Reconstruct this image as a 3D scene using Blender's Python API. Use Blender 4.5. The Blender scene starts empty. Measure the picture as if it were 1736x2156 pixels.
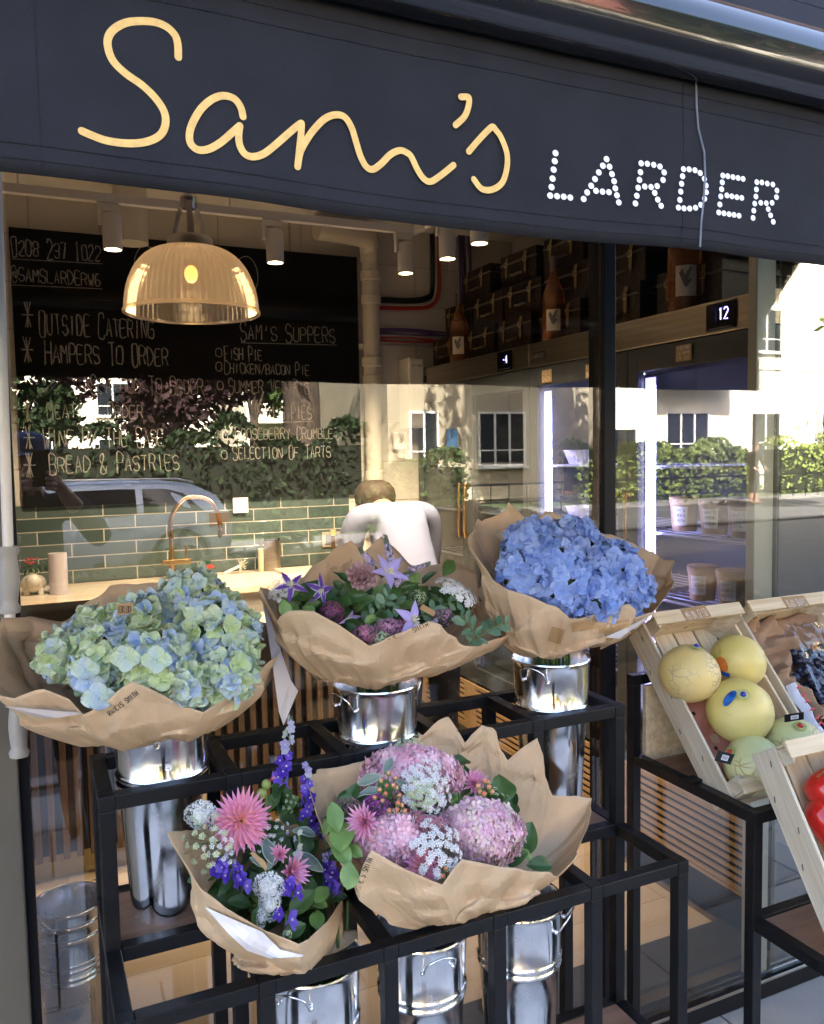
import bpy, bmesh, math, random
from mathutils import Vector, Matrix, noise
random.seed(11)
SC = bpy.context.scene
COL = SC.collection
R = math.radians
PI = math.pi

# ------------------------------------------------------------------ camera
CAMZ, CAMD, FPX = 1.6, 1.79, 1739.0          # eye height, distance to the shop window, focal length (units of a 1736 px wide frame)
_a, _p, _r = R(24.6), R(4.1), 0.018
FW = Vector((math.sin(_a)*math.cos(_p), math.cos(_a)*math.cos(_p), -math.sin(_p)))
_R0 = Vector((math.cos(_a), -math.sin(_a), 0)); _U0 = _R0.cross(FW)
CR = _R0*math.cos(_r) - _U0*math.sin(_r); CU = _U0*math.cos(_r) + _R0*math.sin(_r)
CAM = Vector((0, -CAMD, CAMZ))
cd = bpy.data.cameras.new('camera'); cam = bpy.data.objects.new('camera', cd); COL.objects.link(cam)
cd.sensor_fit = 'HORIZONTAL'; cd.sensor_width = 36; cd.lens = 36*FPX/1736; cd.clip_start = .02; cd.clip_end = 2000
cam.matrix_world = Matrix((( CR.x, CU.x, -FW.x, CAM.x), (CR.y, CU.y, -FW.y, CAM.y), (CR.z, CU.z, -FW.z, CAM.z), (0, 0, 0, 1)))
SC.camera = cam
# ------------------------------------------------------------------ sky, sun, exposure
SUN_EL, SUN_AZ = R(44), R(-14)               # the sun stands behind the shop: the pavement is in its shade, the houses opposite are lit
w = bpy.data.worlds.new('World'); SC.world = w; w.use_nodes = True
nt = w.node_tree; nt.nodes.clear()
sky = nt.nodes.new('ShaderNodeTexSky'); sky.sky_type = 'NISHITA'; sky.sun_disc = False
sky.sun_elevation = SUN_EL; sky.sun_rotation = SUN_AZ; sky.dust_density = 4.0; sky.ozone_density = .2; sky.air_density = .8
bg = nt.nodes.new('ShaderNodeBackground'); bg.inputs[1].default_value = .15
wo = nt.nodes.new('ShaderNodeOutputWorld')
nt.links.new(sky.outputs[0], bg.inputs[0]); nt.links.new(bg.outputs[0], wo.inputs[0])
sd = bpy.data.lights.new('sun', 'SUN'); sd.energy = 5.0; sd.angle = R(.6); sd.color = (1, .93, .82)
sun = bpy.data.objects.new('sun', sd); COL.objects.link(sun)
_sd = Vector((math.sin(SUN_AZ)*math.cos(SUN_EL), math.cos(SUN_AZ)*math.cos(SUN_EL), math.sin(SUN_EL)))
sun.rotation_euler = _sd.to_track_quat('Z', 'Y').to_euler(); sun.location = (0, 10, 30)
SC.view_settings.view_transform = 'Standard'; SC.view_settings.look = 'None'; SC.view_settings.gamma = 1
SC.view_settings.exposure = 3.42
SC.cycles.max_bounces = 10; SC.cycles.transparent_max_bounces = 24; SC.cycles.glossy_bounces = 6
SC.cycles.caustics_reflective = False; SC.cycles.caustics_refractive = False
SC.cycles.use_denoising = True
SC.cycles.sample_clamp_indirect = 6

# ------------------------------------------------------------------ helpers: measuring
def ray(x, y): return FW + CR*((x-868)/FPX) - CU*((y-1078)/FPX)
def P(x, y, q): d = ray(x, y); return CAM + d*(q/d.y)            # at perpendicular distance q from the eye
def PX(x, y, X): d = ray(x, y); return CAM + d*(X/d.x)
def PP(x, y, o, n): d = ray(x, y); return CAM + d*((o-CAM).dot(n)/d.dot(n))
def ppx(q): return FPX/q                                          # rough pixels per metre
V = Vector

# ------------------------------------------------------------------ helpers: materials
MATS = {}
def M(name, col, rough=.5, metal=0., var=0., scale=8., bump=0., bscale=60., stretch=(1, 1, 1), emis=None, es=0., trans=0., ior=1.45,
      rand=None, transl=0., coat=0., wave=0., wscale=400., rvar=0., petal=0., rimc=(.80, .86, .74), col2=None, spec=None, detail=4., ramp=(.35, .65), coords='Object', alpha=None):
    if name in MATS: return MATS[name]
    m = bpy.data.materials.new(name); m.use_nodes = True; N = m.node_tree.nodes; L = m.node_tree.links
    b = N['Principled BSDF']; out = N['Material Output']
    b.inputs['Base Color'].default_value = (*col, 1); b.inputs['Roughness'].default_value = rough; b.inputs['Metallic'].default_value = metal
    b.inputs['Transmission Weight'].default_value = trans; b.inputs['IOR'].default_value = ior; b.inputs['Coat Weight'].default_value = coat
    if spec is not None: b.inputs['Specular IOR Level'].default_value = spec
    if alpha is not None: b.inputs['Alpha'].default_value = alpha
    if emis: b.inputs['Emission Color'].default_value = (*emis, 1); b.inputs['Emission Strength'].default_value = es
    tc = N.new('ShaderNodeTexCoord'); mp = N.new('ShaderNodeMapping'); mp.inputs['Scale'].default_value = stretch
    L.new(tc.outputs[coords], mp.inputs[0])
    csock = None
    if rand:
        oi = N.new('ShaderNodeObjectInfo'); cr = N.new('ShaderNodeValToRGB'); e = cr.color_ramp.elements
        while len(e) < len(rand): e.new(.5)
        for i, c in enumerate(rand): e[i].position = i/(len(rand)-1); e[i].color = (*c, 1)
        nz = N.new('ShaderNodeTexNoise'); nz.inputs['Scale'].default_value = scale; L.new(mp.outputs[0], nz.inputs[0])
        ma = N.new('ShaderNodeMath'); ma.operation = 'MULTIPLY_ADD'; L.new(nz.outputs[0], ma.inputs[0]); ma.inputs[1].default_value = .35 if var == 0 else var
        ad = N.new('ShaderNodeMath'); ad.operation = 'SUBTRACT'; L.new(oi.outputs['Random'], ad.inputs[0]); ad.inputs[1].default_value = .17
        L.new(ad.outputs[0], ma.inputs[2]); L.new(ma.outputs[0], cr.inputs[0]); csock = cr.outputs[0]
    elif var or col2:
        c2 = col2 or tuple(min(1, c*(1+var)) for c in col); c1 = col if col2 else tuple(c*(1-var) for c in col)
        nz = N.new('ShaderNodeTexNoise'); nz.inputs['Scale'].default_value = scale; nz.inputs['Detail'].default_value = detail
        L.new(mp.outputs[0], nz.inputs[0]); cr = N.new('ShaderNodeValToRGB'); e = cr.color_ramp.elements
        e[0].position, e[1].position = ramp; e[0].color = (*c1, 1); e[1].color = (*c2, 1)
        L.new(nz.outputs[0], cr.inputs[0]); csock = cr.outputs[0]
    if petal and csock is not None:                                    # petals pale towards their rims, with faint radial veins
        ln = N.new('ShaderNodeVectorMath'); ln.operation = 'LENGTH'; L.new(tc.outputs['Object'], ln.inputs[0])
        mr = N.new('ShaderNodeMapRange'); mr.inputs[1].default_value = .12; mr.inputs[2].default_value = .62; mr.inputs[3].default_value = 0; mr.inputs[4].default_value = petal; L.new(ln.outputs['Value'], mr.inputs[0])
        vn = N.new('ShaderNodeTexNoise'); vn.inputs['Scale'].default_value = 22; L.new(tc.outputs['Object'], vn.inputs[0])
        mm = N.new('ShaderNodeMath'); mm.operation = 'MULTIPLY'; L.new(mr.outputs[0], mm.inputs[0]); L.new(vn.outputs[0], mm.inputs[1]); mm.use_clamp = True
        mxc = N.new('ShaderNodeMix'); mxc.data_type = 'RGBA'; L.new(mm.outputs[0], mxc.inputs[0]); L.new(csock, mxc.inputs[6]); mxc.inputs[7].default_value = (*rimc, 1); csock = mxc.outputs[2]
    if csock is not None: L.new(csock, b.inputs['Base Color'])
    if rvar:
        rn = N.new('ShaderNodeTexNoise'); rn.inputs['Scale'].default_value = 16; rn.inputs['Detail'].default_value = 8; L.new(tc.outputs['Object'], rn.inputs[0])
        rm = N.new('ShaderNodeMapRange'); rm.inputs[1].default_value = .35; rm.inputs[2].default_value = .7; rm.inputs[3].default_value = max(.03, rough-rvar*.5); rm.inputs[4].default_value = rough+rvar; L.new(rn.outputs[0], rm.inputs[0]); L.new(rm.outputs[0], b.inputs['Roughness'])
    if bump:
        nb = N.new('ShaderNodeTexNoise'); nb.inputs['Scale'].default_value = bscale; nb.inputs['Detail'].default_value = 5
        L.new(mp.outputs[0], nb.inputs[0]); bp = N.new('ShaderNodeBump'); bp.inputs['Strength'].default_value = bump; bp.inputs['Distance'].default_value = .01
        L.new(nb.outputs[0], bp.inputs['Height']); L.new(bp.outputs[0], b.inputs['Normal'])
        if wave:
            wv = N.new('ShaderNodeTexWave'); wv.bands_direction = 'DIAGONAL'; wv.inputs['Scale'].default_value = wscale; wv.inputs['Distortion'].default_value = .6; L.new(mp.outputs[0], wv.inputs[0])
            b2_ = N.new('ShaderNodeBump'); b2_.inputs['Strength'].default_value = wave; b2_.inputs['Distance'].default_value = .002; L.new(wv.outputs['Fac'], b2_.inputs['Height']); L.new(bp.outputs[0], b2_.inputs['Normal']); L.new(b2_.outputs[0], b.inputs['Normal'])
    if transl:
        t = N.new('ShaderNodeBsdfTranslucent'); mx = N.new('ShaderNodeMixShader'); mx.inputs[0].default_value = transl
        t.inputs[0].default_value = (*col, 1)
        if csock is not None: L.new(csock, t.inputs[0])
        L.new(b.outputs[0], mx.inputs[1]); L.new(t.outputs[0], mx.inputs[2]); L.new(mx.outputs[0], out.inputs[0])
    MATS[name] = m; return m
def pane_glass(name, ior=1.5, tint=(.93, .96, .95), boost=1.0, rough=0.):
    if name in MATS: return MATS[name]
    m = bpy.data.materials.new(name); m.use_nodes = True; N = m.node_tree.nodes; L = m.node_tree.links; N.remove(N['Principled BSDF'])
    t = N.new('ShaderNodeBsdfTransparent'); t.inputs[0].default_value = (*tint, 1)
    g = N.new('ShaderNodeBsdfGlossy'); g.inputs['Roughness'].default_value = rough; g.inputs[0].default_value = (1, 1, 1, 1)
    f0 = ((ior-1)/(ior+1))**2*boost                                  # Schlick reflectance, the same from either side of the pane
    lw = N.new('ShaderNodeLayerWeight'); lw.inputs[0].default_value = .5
    pw = N.new('ShaderNodeMath'); pw.operation = 'POWER'; pw.inputs[1].default_value = 5; L.new(lw.outputs['Facing'], pw.inputs[0])
    ml = N.new('ShaderNodeMath'); ml.operation = 'MULTIPLY_ADD'; ml.use_clamp = True; ml.inputs[1].default_value = 1-f0; ml.inputs[2].default_value = f0; L.new(pw.outputs[0], ml.inputs[0])
    mx = N.new('ShaderNodeMixShader'); L.new(ml.outputs[0], mx.inputs[0])
    L.new(t.outputs[0], mx.inputs[1]); L.new(g.outputs[0], mx.inputs[2]); L.new(mx.outputs[0], N['Material Output'].inputs[0])
    MATS[name] = m; return m

# ------------------------------------------------------------------ helpers: objects
WL = {}
def wl(o): return WL.get(o.name, V((0, 0, 0))) if o else V((0, 0, 0))
def tag(o, label=None, cat=None, group=None, kind=None):
    if label: o['label'] = label
    if cat: o['category'] = cat
    if group: o['group'] = group
    if kind: o['kind'] = kind
    return o
def empty(name, loc, label, cat, group=None):
    o = bpy.data.objects.new(name, None); COL.objects.link(o); o.location = loc; o.empty_display_size = .05
    WL[o.name] = V(loc); return tag(o, label, cat, group)
def inst(name, me, parent, mw):
    o = bpy.data.objects.new(name, me); COL.objects.link(o); o.parent = parent
    o.matrix_local = Matrix.Translation(-wl(parent)) @ mw
    return o
def frame(pos, z, x=None, s=1.0):
    z = V(z).normalized(); h = V(x) if x is not None else (V((0, 0, 1)) if abs(z.z) < .9 else V((1, 0, 0)))
    x = (h - z*h.dot(z)); x = x.normalized() if x.length > 1e-6 else z.orthogonal().normalized(); y = z.cross(x)
    m = Matrix((x, y, z)).transposed().to_4x4()
    return Matrix.Translation(pos) @ m @ Matrix.Scale(s, 4)
class MB:
    def __init__(s): s.v = []; s.f = []; s.mi = []; s.cur = 0
    def add(s, vs, fs, mtx=None):
        o = len(s.v); s.v += [(mtx @ V(p)) if mtx else V(p) for p in vs]
        for f in fs: s.f.append([i+o for i in f]); s.mi.append(s.cur)
        return s
    def box(s, lo, hi, mtx=None):
        x0, y0, z0 = lo; x1, y1, z1 = hi
        vs = [(x, y, z) for z in (z0, z1) for y in (y0, y1) for x in (x0, x1)]
        return s.add(vs, [(0, 2, 3, 1), (4, 5, 7, 6), (0, 1, 5, 4), (2, 6, 7, 3), (0, 4, 6, 2), (1, 3, 7, 5)], mtx)
    def tube(s, pts, r, n=8, caps=True):
        pts = [V(p) for p in pts]; rs = r if isinstance(r, (list, tuple)) else [r]*len(pts); o = len(s.v); prev = None
        for i, p in enumerate(pts):
            t = (pts[min(i+1, len(pts)-1)] - pts[max(i-1, 0)]).normalized()
            x = (prev - t*prev.dot(t)) if prev else t.orthogonal()
            x = x.normalized() if x.length > 1e-6 else t.orthogonal().normalized(); prev = x; y = t.cross(x)
            for k in range(n): a = 2*PI*k/n; s.v.append(p + (x*math.cos(a) + y*math.sin(a))*rs[i])
        for i in range(len(pts)-1):
            for k in range(n):
                a, b = o+i*n+k, o+i*n+(k+1) % n; s.f.append([a, b, b+n, a+n]); s.mi.append(s.cur)
        if caps:
            s.f.append([o+k for k in range(n)][::-1]); s.f.append([o+(len(pts)-1)*n+k for k in range(n)]); s.mi += [s.cur]*2
        return s
    def lathe(s, prof, n=24, mtx=None, cap0=False, cap1=False, rib=0., ribn=0):
        o = len(s.v); m = mtx or Matrix()
        for (r, z) in prof:
            for k in range(n):
                a = 2*PI*k/n; rr = r*(1+(rib*(1 if k % 2 else -1)) if rib else 1)
                s.v.append(m @ V((rr*math.cos(a), rr*math.sin(a), z)))
        for i in range(len(prof)-1):
            for k in range(n):
                a, b = o+i*n+k, o+i*n+(k+1) % n; s.f.append([a, b, b+n, a+n]); s.mi.append(s.cur)
        if cap0: s.f.append([o+k for k in range(n)][::-1]); s.mi.append(s.cur)
        if cap1: s.f.append([o+(len(prof)-1)*n+k for k in range(n)]); s.mi.append(s.cur)
        return s
    def grid(s, fn, nu, nv):
        o = len(s.v)
        for i in range(nu+1):
            for j in range(nv+1): s.v.append(V(fn(i/nu, j/nv)))
        for i in range(nu):
            for j in range(nv):
                a = o+i*(nv+1)+j; s.f.append([a, a+nv+1, a+nv+2, a+1]); s.mi.append(s.cur)
        return s
    def ball(s, c, r, n=10, m=6, sc=(1, 1, 1), mtx=None):
        prof = [(max(1e-4, math.sin(PI*i/m))*1.0, -math.cos(PI*i/m)) for i in range(m+1)]
        k = Matrix.Translation(c) @ (mtx or Matrix()) @ Matrix.Diagonal((r*sc[0], r*sc[1], r*sc[2], 1))
        return s.lathe(prof, n, k)
    def ribbon(s, pts, wd, nrm, caps=True):
        pts = [V(p) for p in pts]; nrm = V(nrm); o = len(s.v); n = len(pts)
        Ls = []; Rs = []
        for i, p in enumerate(pts):
            t = (pts[min(i+1, n-1)] - pts[max(i-1, 0)]).normalized(); sd_ = nrm.cross(t).normalized()*(wd/2)
            Ls.append(p+sd_); Rs.append(p-sd_)
        s.v += Ls + Rs
        for i in range(n-1): s.f.append([o+i, o+n+i, o+n+i+1, o+i+1]); s.mi.append(s.cur)
        if caps:
            for e, sg in ((0, -1), (n-1, 1)):
                t = (pts[1]-pts[0]).normalized() if e == 0 else (pts[-1]-pts[-2]).normalized(); sd_ = nrm.cross(t).normalized()
                q = len(s.v); idx = []
                for k in range(1, 6):
                    a = PI*k/6; s.v.append(pts[e] + (sd_*math.cos(a) + t*sg*math.sin(a))*(wd/2)); idx.append(q+k-1)
                s.f.append([o+e] + idx + [o+n+e]); s.mi.append(s.cur)
        return s
    def mesh(s, name, mats, smooth=False, off=V((0, 0, 0)), ang=None):
        me = bpy.data.meshes.new(name); me.from_pydata([tuple(p-off) for p in s.v], [], s.f)
        for m in (mats if isinstance(mats, (list, tuple)) else [mats]): me.materials.append(m)
        if any(s.mi): me.polygons.foreach_set('material_index', s.mi)
        if smooth:
            me.polygons.foreach_set('use_smooth', [True]*len(me.polygons))
            if ang: me.set_sharp_from_angle(angle=R(ang))
        me.update(); return me
    def build(s, name, mats, parent=None, smooth=False, bevel=0., ang=40, solid=0., sub=0):
        if parent is not None: off = wl(parent)
        else:
            xs = [p.x for p in s.v]; ys = [p.y for p in s.v]; zs = [p.z for p in s.v]
            off = V(((min(xs)+max(xs))/2, (min(ys)+max(ys))/2, min(zs)))
        me = s.mesh(name, mats, smooth, off, ang if smooth else None)
        o = bpy.data.objects.new(name, me); COL.objects.link(o)
        if parent is not None: o.parent = parent
        else: o.location = off
        WL[o.name] = V(off)
        if solid: md = o.modifiers.new('thickness', 'SOLIDIFY'); md.thickness = solid; md.offset = 0
        if bevel: md = o.modifiers.new('bevel', 'BEVEL'); md.width = bevel; md.segments = 2; md.limit_method = 'ANGLE'
        if sub: md = o.modifiers.new('sub', 'SUBSURF'); md.levels = sub; md.render_levels = sub
        return o
def crom(pts, k=6, closed=False):
    pts = [V(p) for p in pts]; n = len(pts); out = []
    for i in range(n if closed else n-1):
        g = (lambda j: pts[j % n]) if closed else (lambda j: pts[max(0, min(n-1, j))])
        a, b, c, d = g(i-1), g(i), g(i+1), g(i+2)
        for t in range(k):
            u = t/k; out.append(.5*((2*b) + (c-a)*u + (2*a-5*b+4*c-d)*u*u + (3*b-a-3*c+d)*u**3))
    if not closed: out.append(pts[-1])
    return out
# single-stroke hand lettering, each point two digits on a 4 x 6 grid
GL = {'A': '00 26 40|12 32', 'B': '00 06 36 45 44 33 03|33 42 41 30 00', 'C': '45 36 16 05 01 10 30 41', 'D': '00 06 26 44 42 20 00', 'E': '40 00 06 46|03 33',
 'F': '00 06 46|03 33', 'G': '45 36 16 05 01 10 30 41 43 23', 'H': '00 06|40 46|03 43', 'I': '20 26', 'J': '46 41 30 10 01', 'K': '00 06|46 03 40', 'L': '06 00 40',
 'M': '00 06 23 46 40', 'N': '00 06 40 46', 'O': '10 01 05 16 36 45 41 30 10', 'P': '00 06 36 45 44 33 03', 'Q': '10 01 05 16 36 45 41 30 10|22 40', 'R': '00 06 36 45 44 33 03|23 40',
 'S': '45 36 16 05 04 13 33 42 41 30 10 01', 'T': '06 46|26 20', 'U': '06 01 10 30 41 46', 'V': '06 20 46', 'W': '06 10 23 30 46', 'X': '00 46|06 40', 'Y': '06 23 46|23 20', 'Z': '06 46 00 40',
 '0': '10 01 05 16 36 45 41 30 10', '1': '15 26 20', '2': '05 16 36 45 44 00 40', '3': '05 16 36 45 44 33 13|33 42 41 30 10 01', '4': '30 36 02 42', '5': '46 06 03 33 42 41 30 00',
 '6': '36 16 04 01 10 30 41 42 33 03', '7': '06 46 20', '8': '13 04 05 16 36 45 44 33 13 02 01 10 30 41 42 33', '9': '10 30 42 45 36 16 05 04 13 33', '*': '03 43|10 36|30 16|26 20',
 '/': '00 46', "'": '26 24', '@': '41 20 01 04 16 36 44 42 32 33 24 13 22 32', '£': '46 36 25 21 00 40|03 33', '.': '20 21', '&': '40 04 16 25 01 10 30 42', '-': '13 33', 'o': '11 02 04 15 35 44 42 31 11', '+': '13 33|22 24'}
def write(mb, text, org, xd, yd, size, wd, nrm, jit=.0, lead=.004, width=None, passes=1, smooth=True, slant=0., big=1.):
    xd = V(xd); yd = V(yd); nrm = V(nrm); org = V(org); adv = size*.62
    if width: adv = width/max(1, len(text))
    gw = min(adv*.72, size*.6); x = 0; q = 0
    for ci, ch in enumerate(text):
        bs = (big if ci == 0 else random.uniform(.92, 1.1)) if big != 1 else 1
        for st in (GL.get(ch, '').split('|') if ch in GL else []):
            pt = [(int(c[0])/4*gw, (int(c[1])/6-(.1 if bs > 1.2 else 0))*size*bs) for c in st.split()]
            for ps in range(passes):
                w3 = [org + xd*(x+a+slant*b+random.uniform(-1, 1)*jit*size) + yd*(b+random.uniform(-1, 1)*jit*size) + nrm*(lead*(.2+.8*((q*7) % 11)/11)) for a, b in pt]
                if smooth and len(w3) > 3: w3 = crom(w3, 3)
                mb.ribbon(w3, wd, nrm, caps=False); q += 1
        x += adv
    return mb
# ------------------------------------------------------------------ materials
black_steel = M('black_powder_coat', (.0065, .007, .008), .42, var=.2, scale=30, bump=.03, bscale=300, spec=.35, rvar=.14)
gasket = M('black_gasket', (.007, .0075, .010), .55, spec=.25)
olive = M('olive_grey_paint', (.115, .105, .08), .5, var=.12, scale=5, bump=.03, bscale=200)
navy_cloth = M('navy_awning_cloth', (.0215, .023, .0275), .85, var=.08, scale=14, bump=.12, bscale=900, spec=.15)
gold_print = M('gold_print', (.74, .48, .15), .55, var=.10, scale=120)
white_print = M('white_print', (.85, .87, .92), .5, var=.02)
thread = M('dark_thread', (.008, .009, .012), .9)
piping_m = M('grey_piping', (.15, .165, .19), .7, var=.15, scale=40)
bar_m = M('black_lacquered_bar', (.012, .013, .016), .12, coat=.6, var=.2, scale=6)
chrome = M('polished_zinc', (.86, .87, .88), .15, 1., var=.07, scale=14, bump=.045, bscale=14, rvar=.16)
kraft = M('brown_kraft_paper', (.63, .46, .28), .78, var=.07, scale=7, bump=.22, bscale=60, transl=.2, wave=.10, wscale=110)
tissue = M('pale_tissue_paper', (.62, .57, .54), .8, var=.05, transl=.2)
kraft_tag = M('kraft_tag', (.36, .23, .11), .8, var=.08, scale=30)
ink = M('black_ink', (.02, .018, .015), .7)
white_ink = M('white_ink', (.75, .72, .68), .8)
chalk = M('chalk', (.27, .255, .23), .95, var=.5, scale=200)
board_m = M('blackboard_paint', (.0035, .0035, .0036), .8, var=.5, scale=3, spec=.15)
white_wall = M('white_painted_block', (.60, .56, .50), .7, var=.06, scale=3, bump=.15, bscale=40)
mortar = M('painted_joint', (.46, .42, .37), .8)
ceil_m = M('white_ceiling', (.70, .68, .64), .8, var=.03, scale=2)
tile_m = M('glazed_green_tile', (.06, .085, .08), .10, rand=[(.045, .068, .062), (.065, .092, .086), (.085, .115, .108)], bump=.10, bscale=9)
grout = M('pale_grout', (.46, .43, .37), .85)
floor_m = M('oak_plank', (.42, .25, .12), .35, rand=[(.33, .25, .175), (.38, .29, .205), (.43, .335, .24)], scale=3, stretch=(1, 14, 1), bump=.02, bscale=30)
marble = M('veined_marble', (.62, .50, .38), .25, col2=(.70, .60, .48), scale=3.5, detail=8, ramp=(.45, .55), stretch=(1, 3, 1))
batten_m = M('walnut_batten', (.13, .082, .052), .5, var=.2, scale=12, stretch=(6, 6, .6))
dark_panel = M('dark_panel', (.012, .012, .013), .5)
steel = M('brushed_steel', (.50, .44, .36), .32, 1., var=.12, scale=4, stretch=(1, .2, 40))
fridge_dark = M('fridge_grey', (.055, .06, .065), .4, var=.08)
plywood = M('oak_louvre', (.45, .28, .13), .5, var=.14, scale=6, stretch=(1, 1, 9))
brass = M('brushed_brass', (.62, .42, .20), .25, 1.)
white_metal = M('white_lacquer', (.72, .70, .66), .4)
plastic_white = M('white_plastic', (.75, .73, .70), .4)
kraft_tub = M('kraft_tub', (.40, .25, .15), .7, var=.08)
paper_white = M('white_paper', (.78, .77, .80), .8, var=.02)
crate_wood = M('raw_poplar', (.56, .43, .25), .7, col2=(.72, .60, .40), scale=5, detail=8, stretch=(14, .7, 14), bump=.12, bscale=60)
crate_wood2 = M('grey_poplar', (.46, .37, .25), .75, col2=(.66, .58, .44), scale=6, detail=8, ramp=(.3, .7), bump=.15, bscale=50, stretch=(14, .7, 14))
crate_wood_x = M('raw_poplar_cross', (.56, .43, .25), .7, col2=(.72, .60, .40), scale=5, detail=8, stretch=(.7, 14, 14), bump=.12, bscale=60)
staple = M('staple_wire', (.2, .19, .18), .4, 1.)
shelf_wood = M('brown_shelf_ply', (.28, .16, .10), .5, var=.18, scale=5, stretch=(.6, 8, 1), bump=.03)
stone = M('paving_stone', (.26, .25, .235), .8, rand=[(.34, .33, .31), (.40, .385, .36), (.45, .43, .40)], scale=12, bump=.2, bscale=60)
asphalt = M('asphalt', (.05, .05, .052), .85, var=.25, scale=3, bump=.4, bscale=120)
kerb_m = M('granite_kerb', (.26, .25, .24), .8, var=.15, scale=20)
window_glass = pane_glass('shop_window_glass', 1.62, (.94, .95, .94), 1.5)
fridge_glass = pane_glass('fridge_door_glass', 1.45, (.92, .94, .95), .7)
door_glass_m = pane_glass('shop_door_glass', 1.62, (.86, .86, .80), 4.2)
clear_film = pane_glass('clear_film', 1.5, (.95, .95, .95), 1.6, .06)

# ------------------------------------------------------------------ the setting: ground, road, pavement
GZ = -.10
g = MB().box((-250, -260, GZ-.5), (250, 200, GZ-.16)).build('ground', M('earth', (.10, .09, .06), .9, var=.3, scale=.3)); tag(g, kind='structure')
g = MB().grid(lambda u, v: (-120+240*u, -12.94+9.94*v, GZ-.145+.04*math.sin(PI*v)), 40, 12).build('road', asphalt); tag(g, kind='structure')
pav = MB().box((-60, -2.86, GZ-.15), (60, .0, GZ-.022)).build('pavement', M('bedding', (.10, .095, .09), .9)); tag(pav, kind='structure')
for (x0, x1, y0, y1) in [(-1.8, 3.9, -2.6, -.005)]:
    yy = y1; row = 0
    while yy > y0:
        xx = x0 - (.3 if row % 2 else 0)
        while xx < x1:
            MB().box((xx+.004, yy-.446, GZ-.03), (xx+.596, yy-.004, GZ+random.uniform(-.0015, .0015))).build('paving_slab', stone, pav, bevel=.003); xx += .6
        yy -= .45; row += 1
for i in range(16): MB().box((-6+.9*i+.004, -3.0, GZ-.2), (-6+.9*i+.896, -2.864, GZ-.002)).build('kerb_stone', kerb_m, pav, bevel=.012)
fp = MB().box((-120, -15.0, GZ-.16), (9.5, -12.95, GZ-.03)).build('far_pavement', M('far_paving', (.16, .155, .15), .85, var=.12, scale=3)); tag(fp, kind='structure')
fo = MB().box((9.504, -18.4, GZ-.16), (120, -12.95, GZ-.10)).build('side_road', asphalt); tag(fo, kind='structure')
fp = MB().box((9.504, -19.6, GZ-.16), (120, -18.404, GZ-.03)).build('far_pavement', MATS['far_paving']); tag(fp, kind='structure')
fl = MB().box((-120, -60, GZ-.16), (9.5, -15.004, GZ-.02)).box((9.504, -60, GZ-.16), (120, -19.604, GZ-.02)).build('lawn', M('lawn_green', (.05, .075, .025), .9, var=.4, scale=2, bump=.5, bscale=40)); tag(fl, kind='structure')

# interior shell of the shop
fb = MB().box((-1.3, .06, -.08), (2.7, 2.7, -.013)).build('floor', M('floor_base', (.10, .06, .03), .9)); tag(fb, kind='structure')
pl = {}
yy = .24; row = 0
while yy < 2.5:
    xx = -1.25 - (.45*(row % 3))
    while xx < 2.0:
        MB().box((max(xx, -1.28)+.0008, yy+.0008, -.014), (min(xx+1.3, 2.02)-.0008, yy+.1892, 0)).build('floor_plank', floor_m, fb); xx += 1.3
    yy += .19; row += 1
MB().box((-1.28, .06, -.014), (2.6, .238, .001)).build('threshold_strip', M('dark_mat', (.02, .02, .021), .6, var=.2, scale=60, bump=.2, bscale=300), fb)
bw = MB().box((-1.3, 2.585, -.08), (2.7, 2.75, 3.0)).build('back_wall', mortar); tag(bw, kind='structure')
for r_ in range(14):
    z0 = r_*.222+.0; x0 = -1.3 - (.22 if r_ % 2 else 0)
    for c in range(11):
        a, b = x0+c*.446, x0+c*.446+.44
        if b < -1.3 or a > 2.7: continue
        if a > -.04 and b < 1.68 and z0 > 1.37 and z0+.215 < 2.68: continue
        if z0+.215 < 1.34 and b < 1.62: continue
        MB().box((max(a, -1.3), 2.581, z0), (min(b, 2.7), 2.59, z0+.216)).build('wall_block', white_wall, bw, bevel=.002)
MB().box((-1.0, 2.574, .99), (1.612, 2.582, 1.372)).build('tile_bed', grout, bw)
for r_ in range(6):
    for c in range(10):
        a = -1.05 + c*.3025 + (.151 if r_ % 2 else 0); z0 = .991+r_*.0655; b = min(a+.2965, 1.608)
        if a > 1.58 or a < -1.0: continue
        MB().box((a, 2.5712, z0), (b, 2.578, z0+.0598)).build('wall_tile', tile_m, bw, bevel=.0012)
cl = MB().box((-1.3, .02, 2.86), (2.7, 2.75, 3.0)).build('ceiling', ceil_m); tag(cl, kind='structure')
o = MB().box((-1.45, .06, -.08), (-1.3, 2.75, 3.0)).build('side_wall', ceil_m); tag(o, kind='structure')
o = MB().box((2.7, .06, -.08), (2.85, 2.75, 3.0)).build('side_wall', ceil_m); tag(o, kind='structure')

# ------------------------------------------------------------------ the shop building (its height shades the pavement)
sb = empty('shop_building', (1, .3, GZ), 'tall brick terrace building that holds the shop with the navy awning', 'building')
bwall = M('brown_brick_wall', (.20, .12, .08), .85, var=.25, scale=6, bump=.3, bscale=20)
MB().box((-30, .0, 2.66), (60, .02, 13)).box((-30, .02, 3.02), (60, 8, 13)).build('upper_wall', bwall, sb)
MB().box((-30, .0, GZ), (-1.46, .3, 2.655)).build('wall', bwall, sb)
MB().box((3.42, .0, GZ), (40, .3, 2.655)).build('wall', bwall, sb)
MB().box((-1.455, .0, GZ-.05), (-.34, .05, 2.655)).build('pier', M('grey_render', (.13, .125, .11), .7, var=.1), sb)
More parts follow.
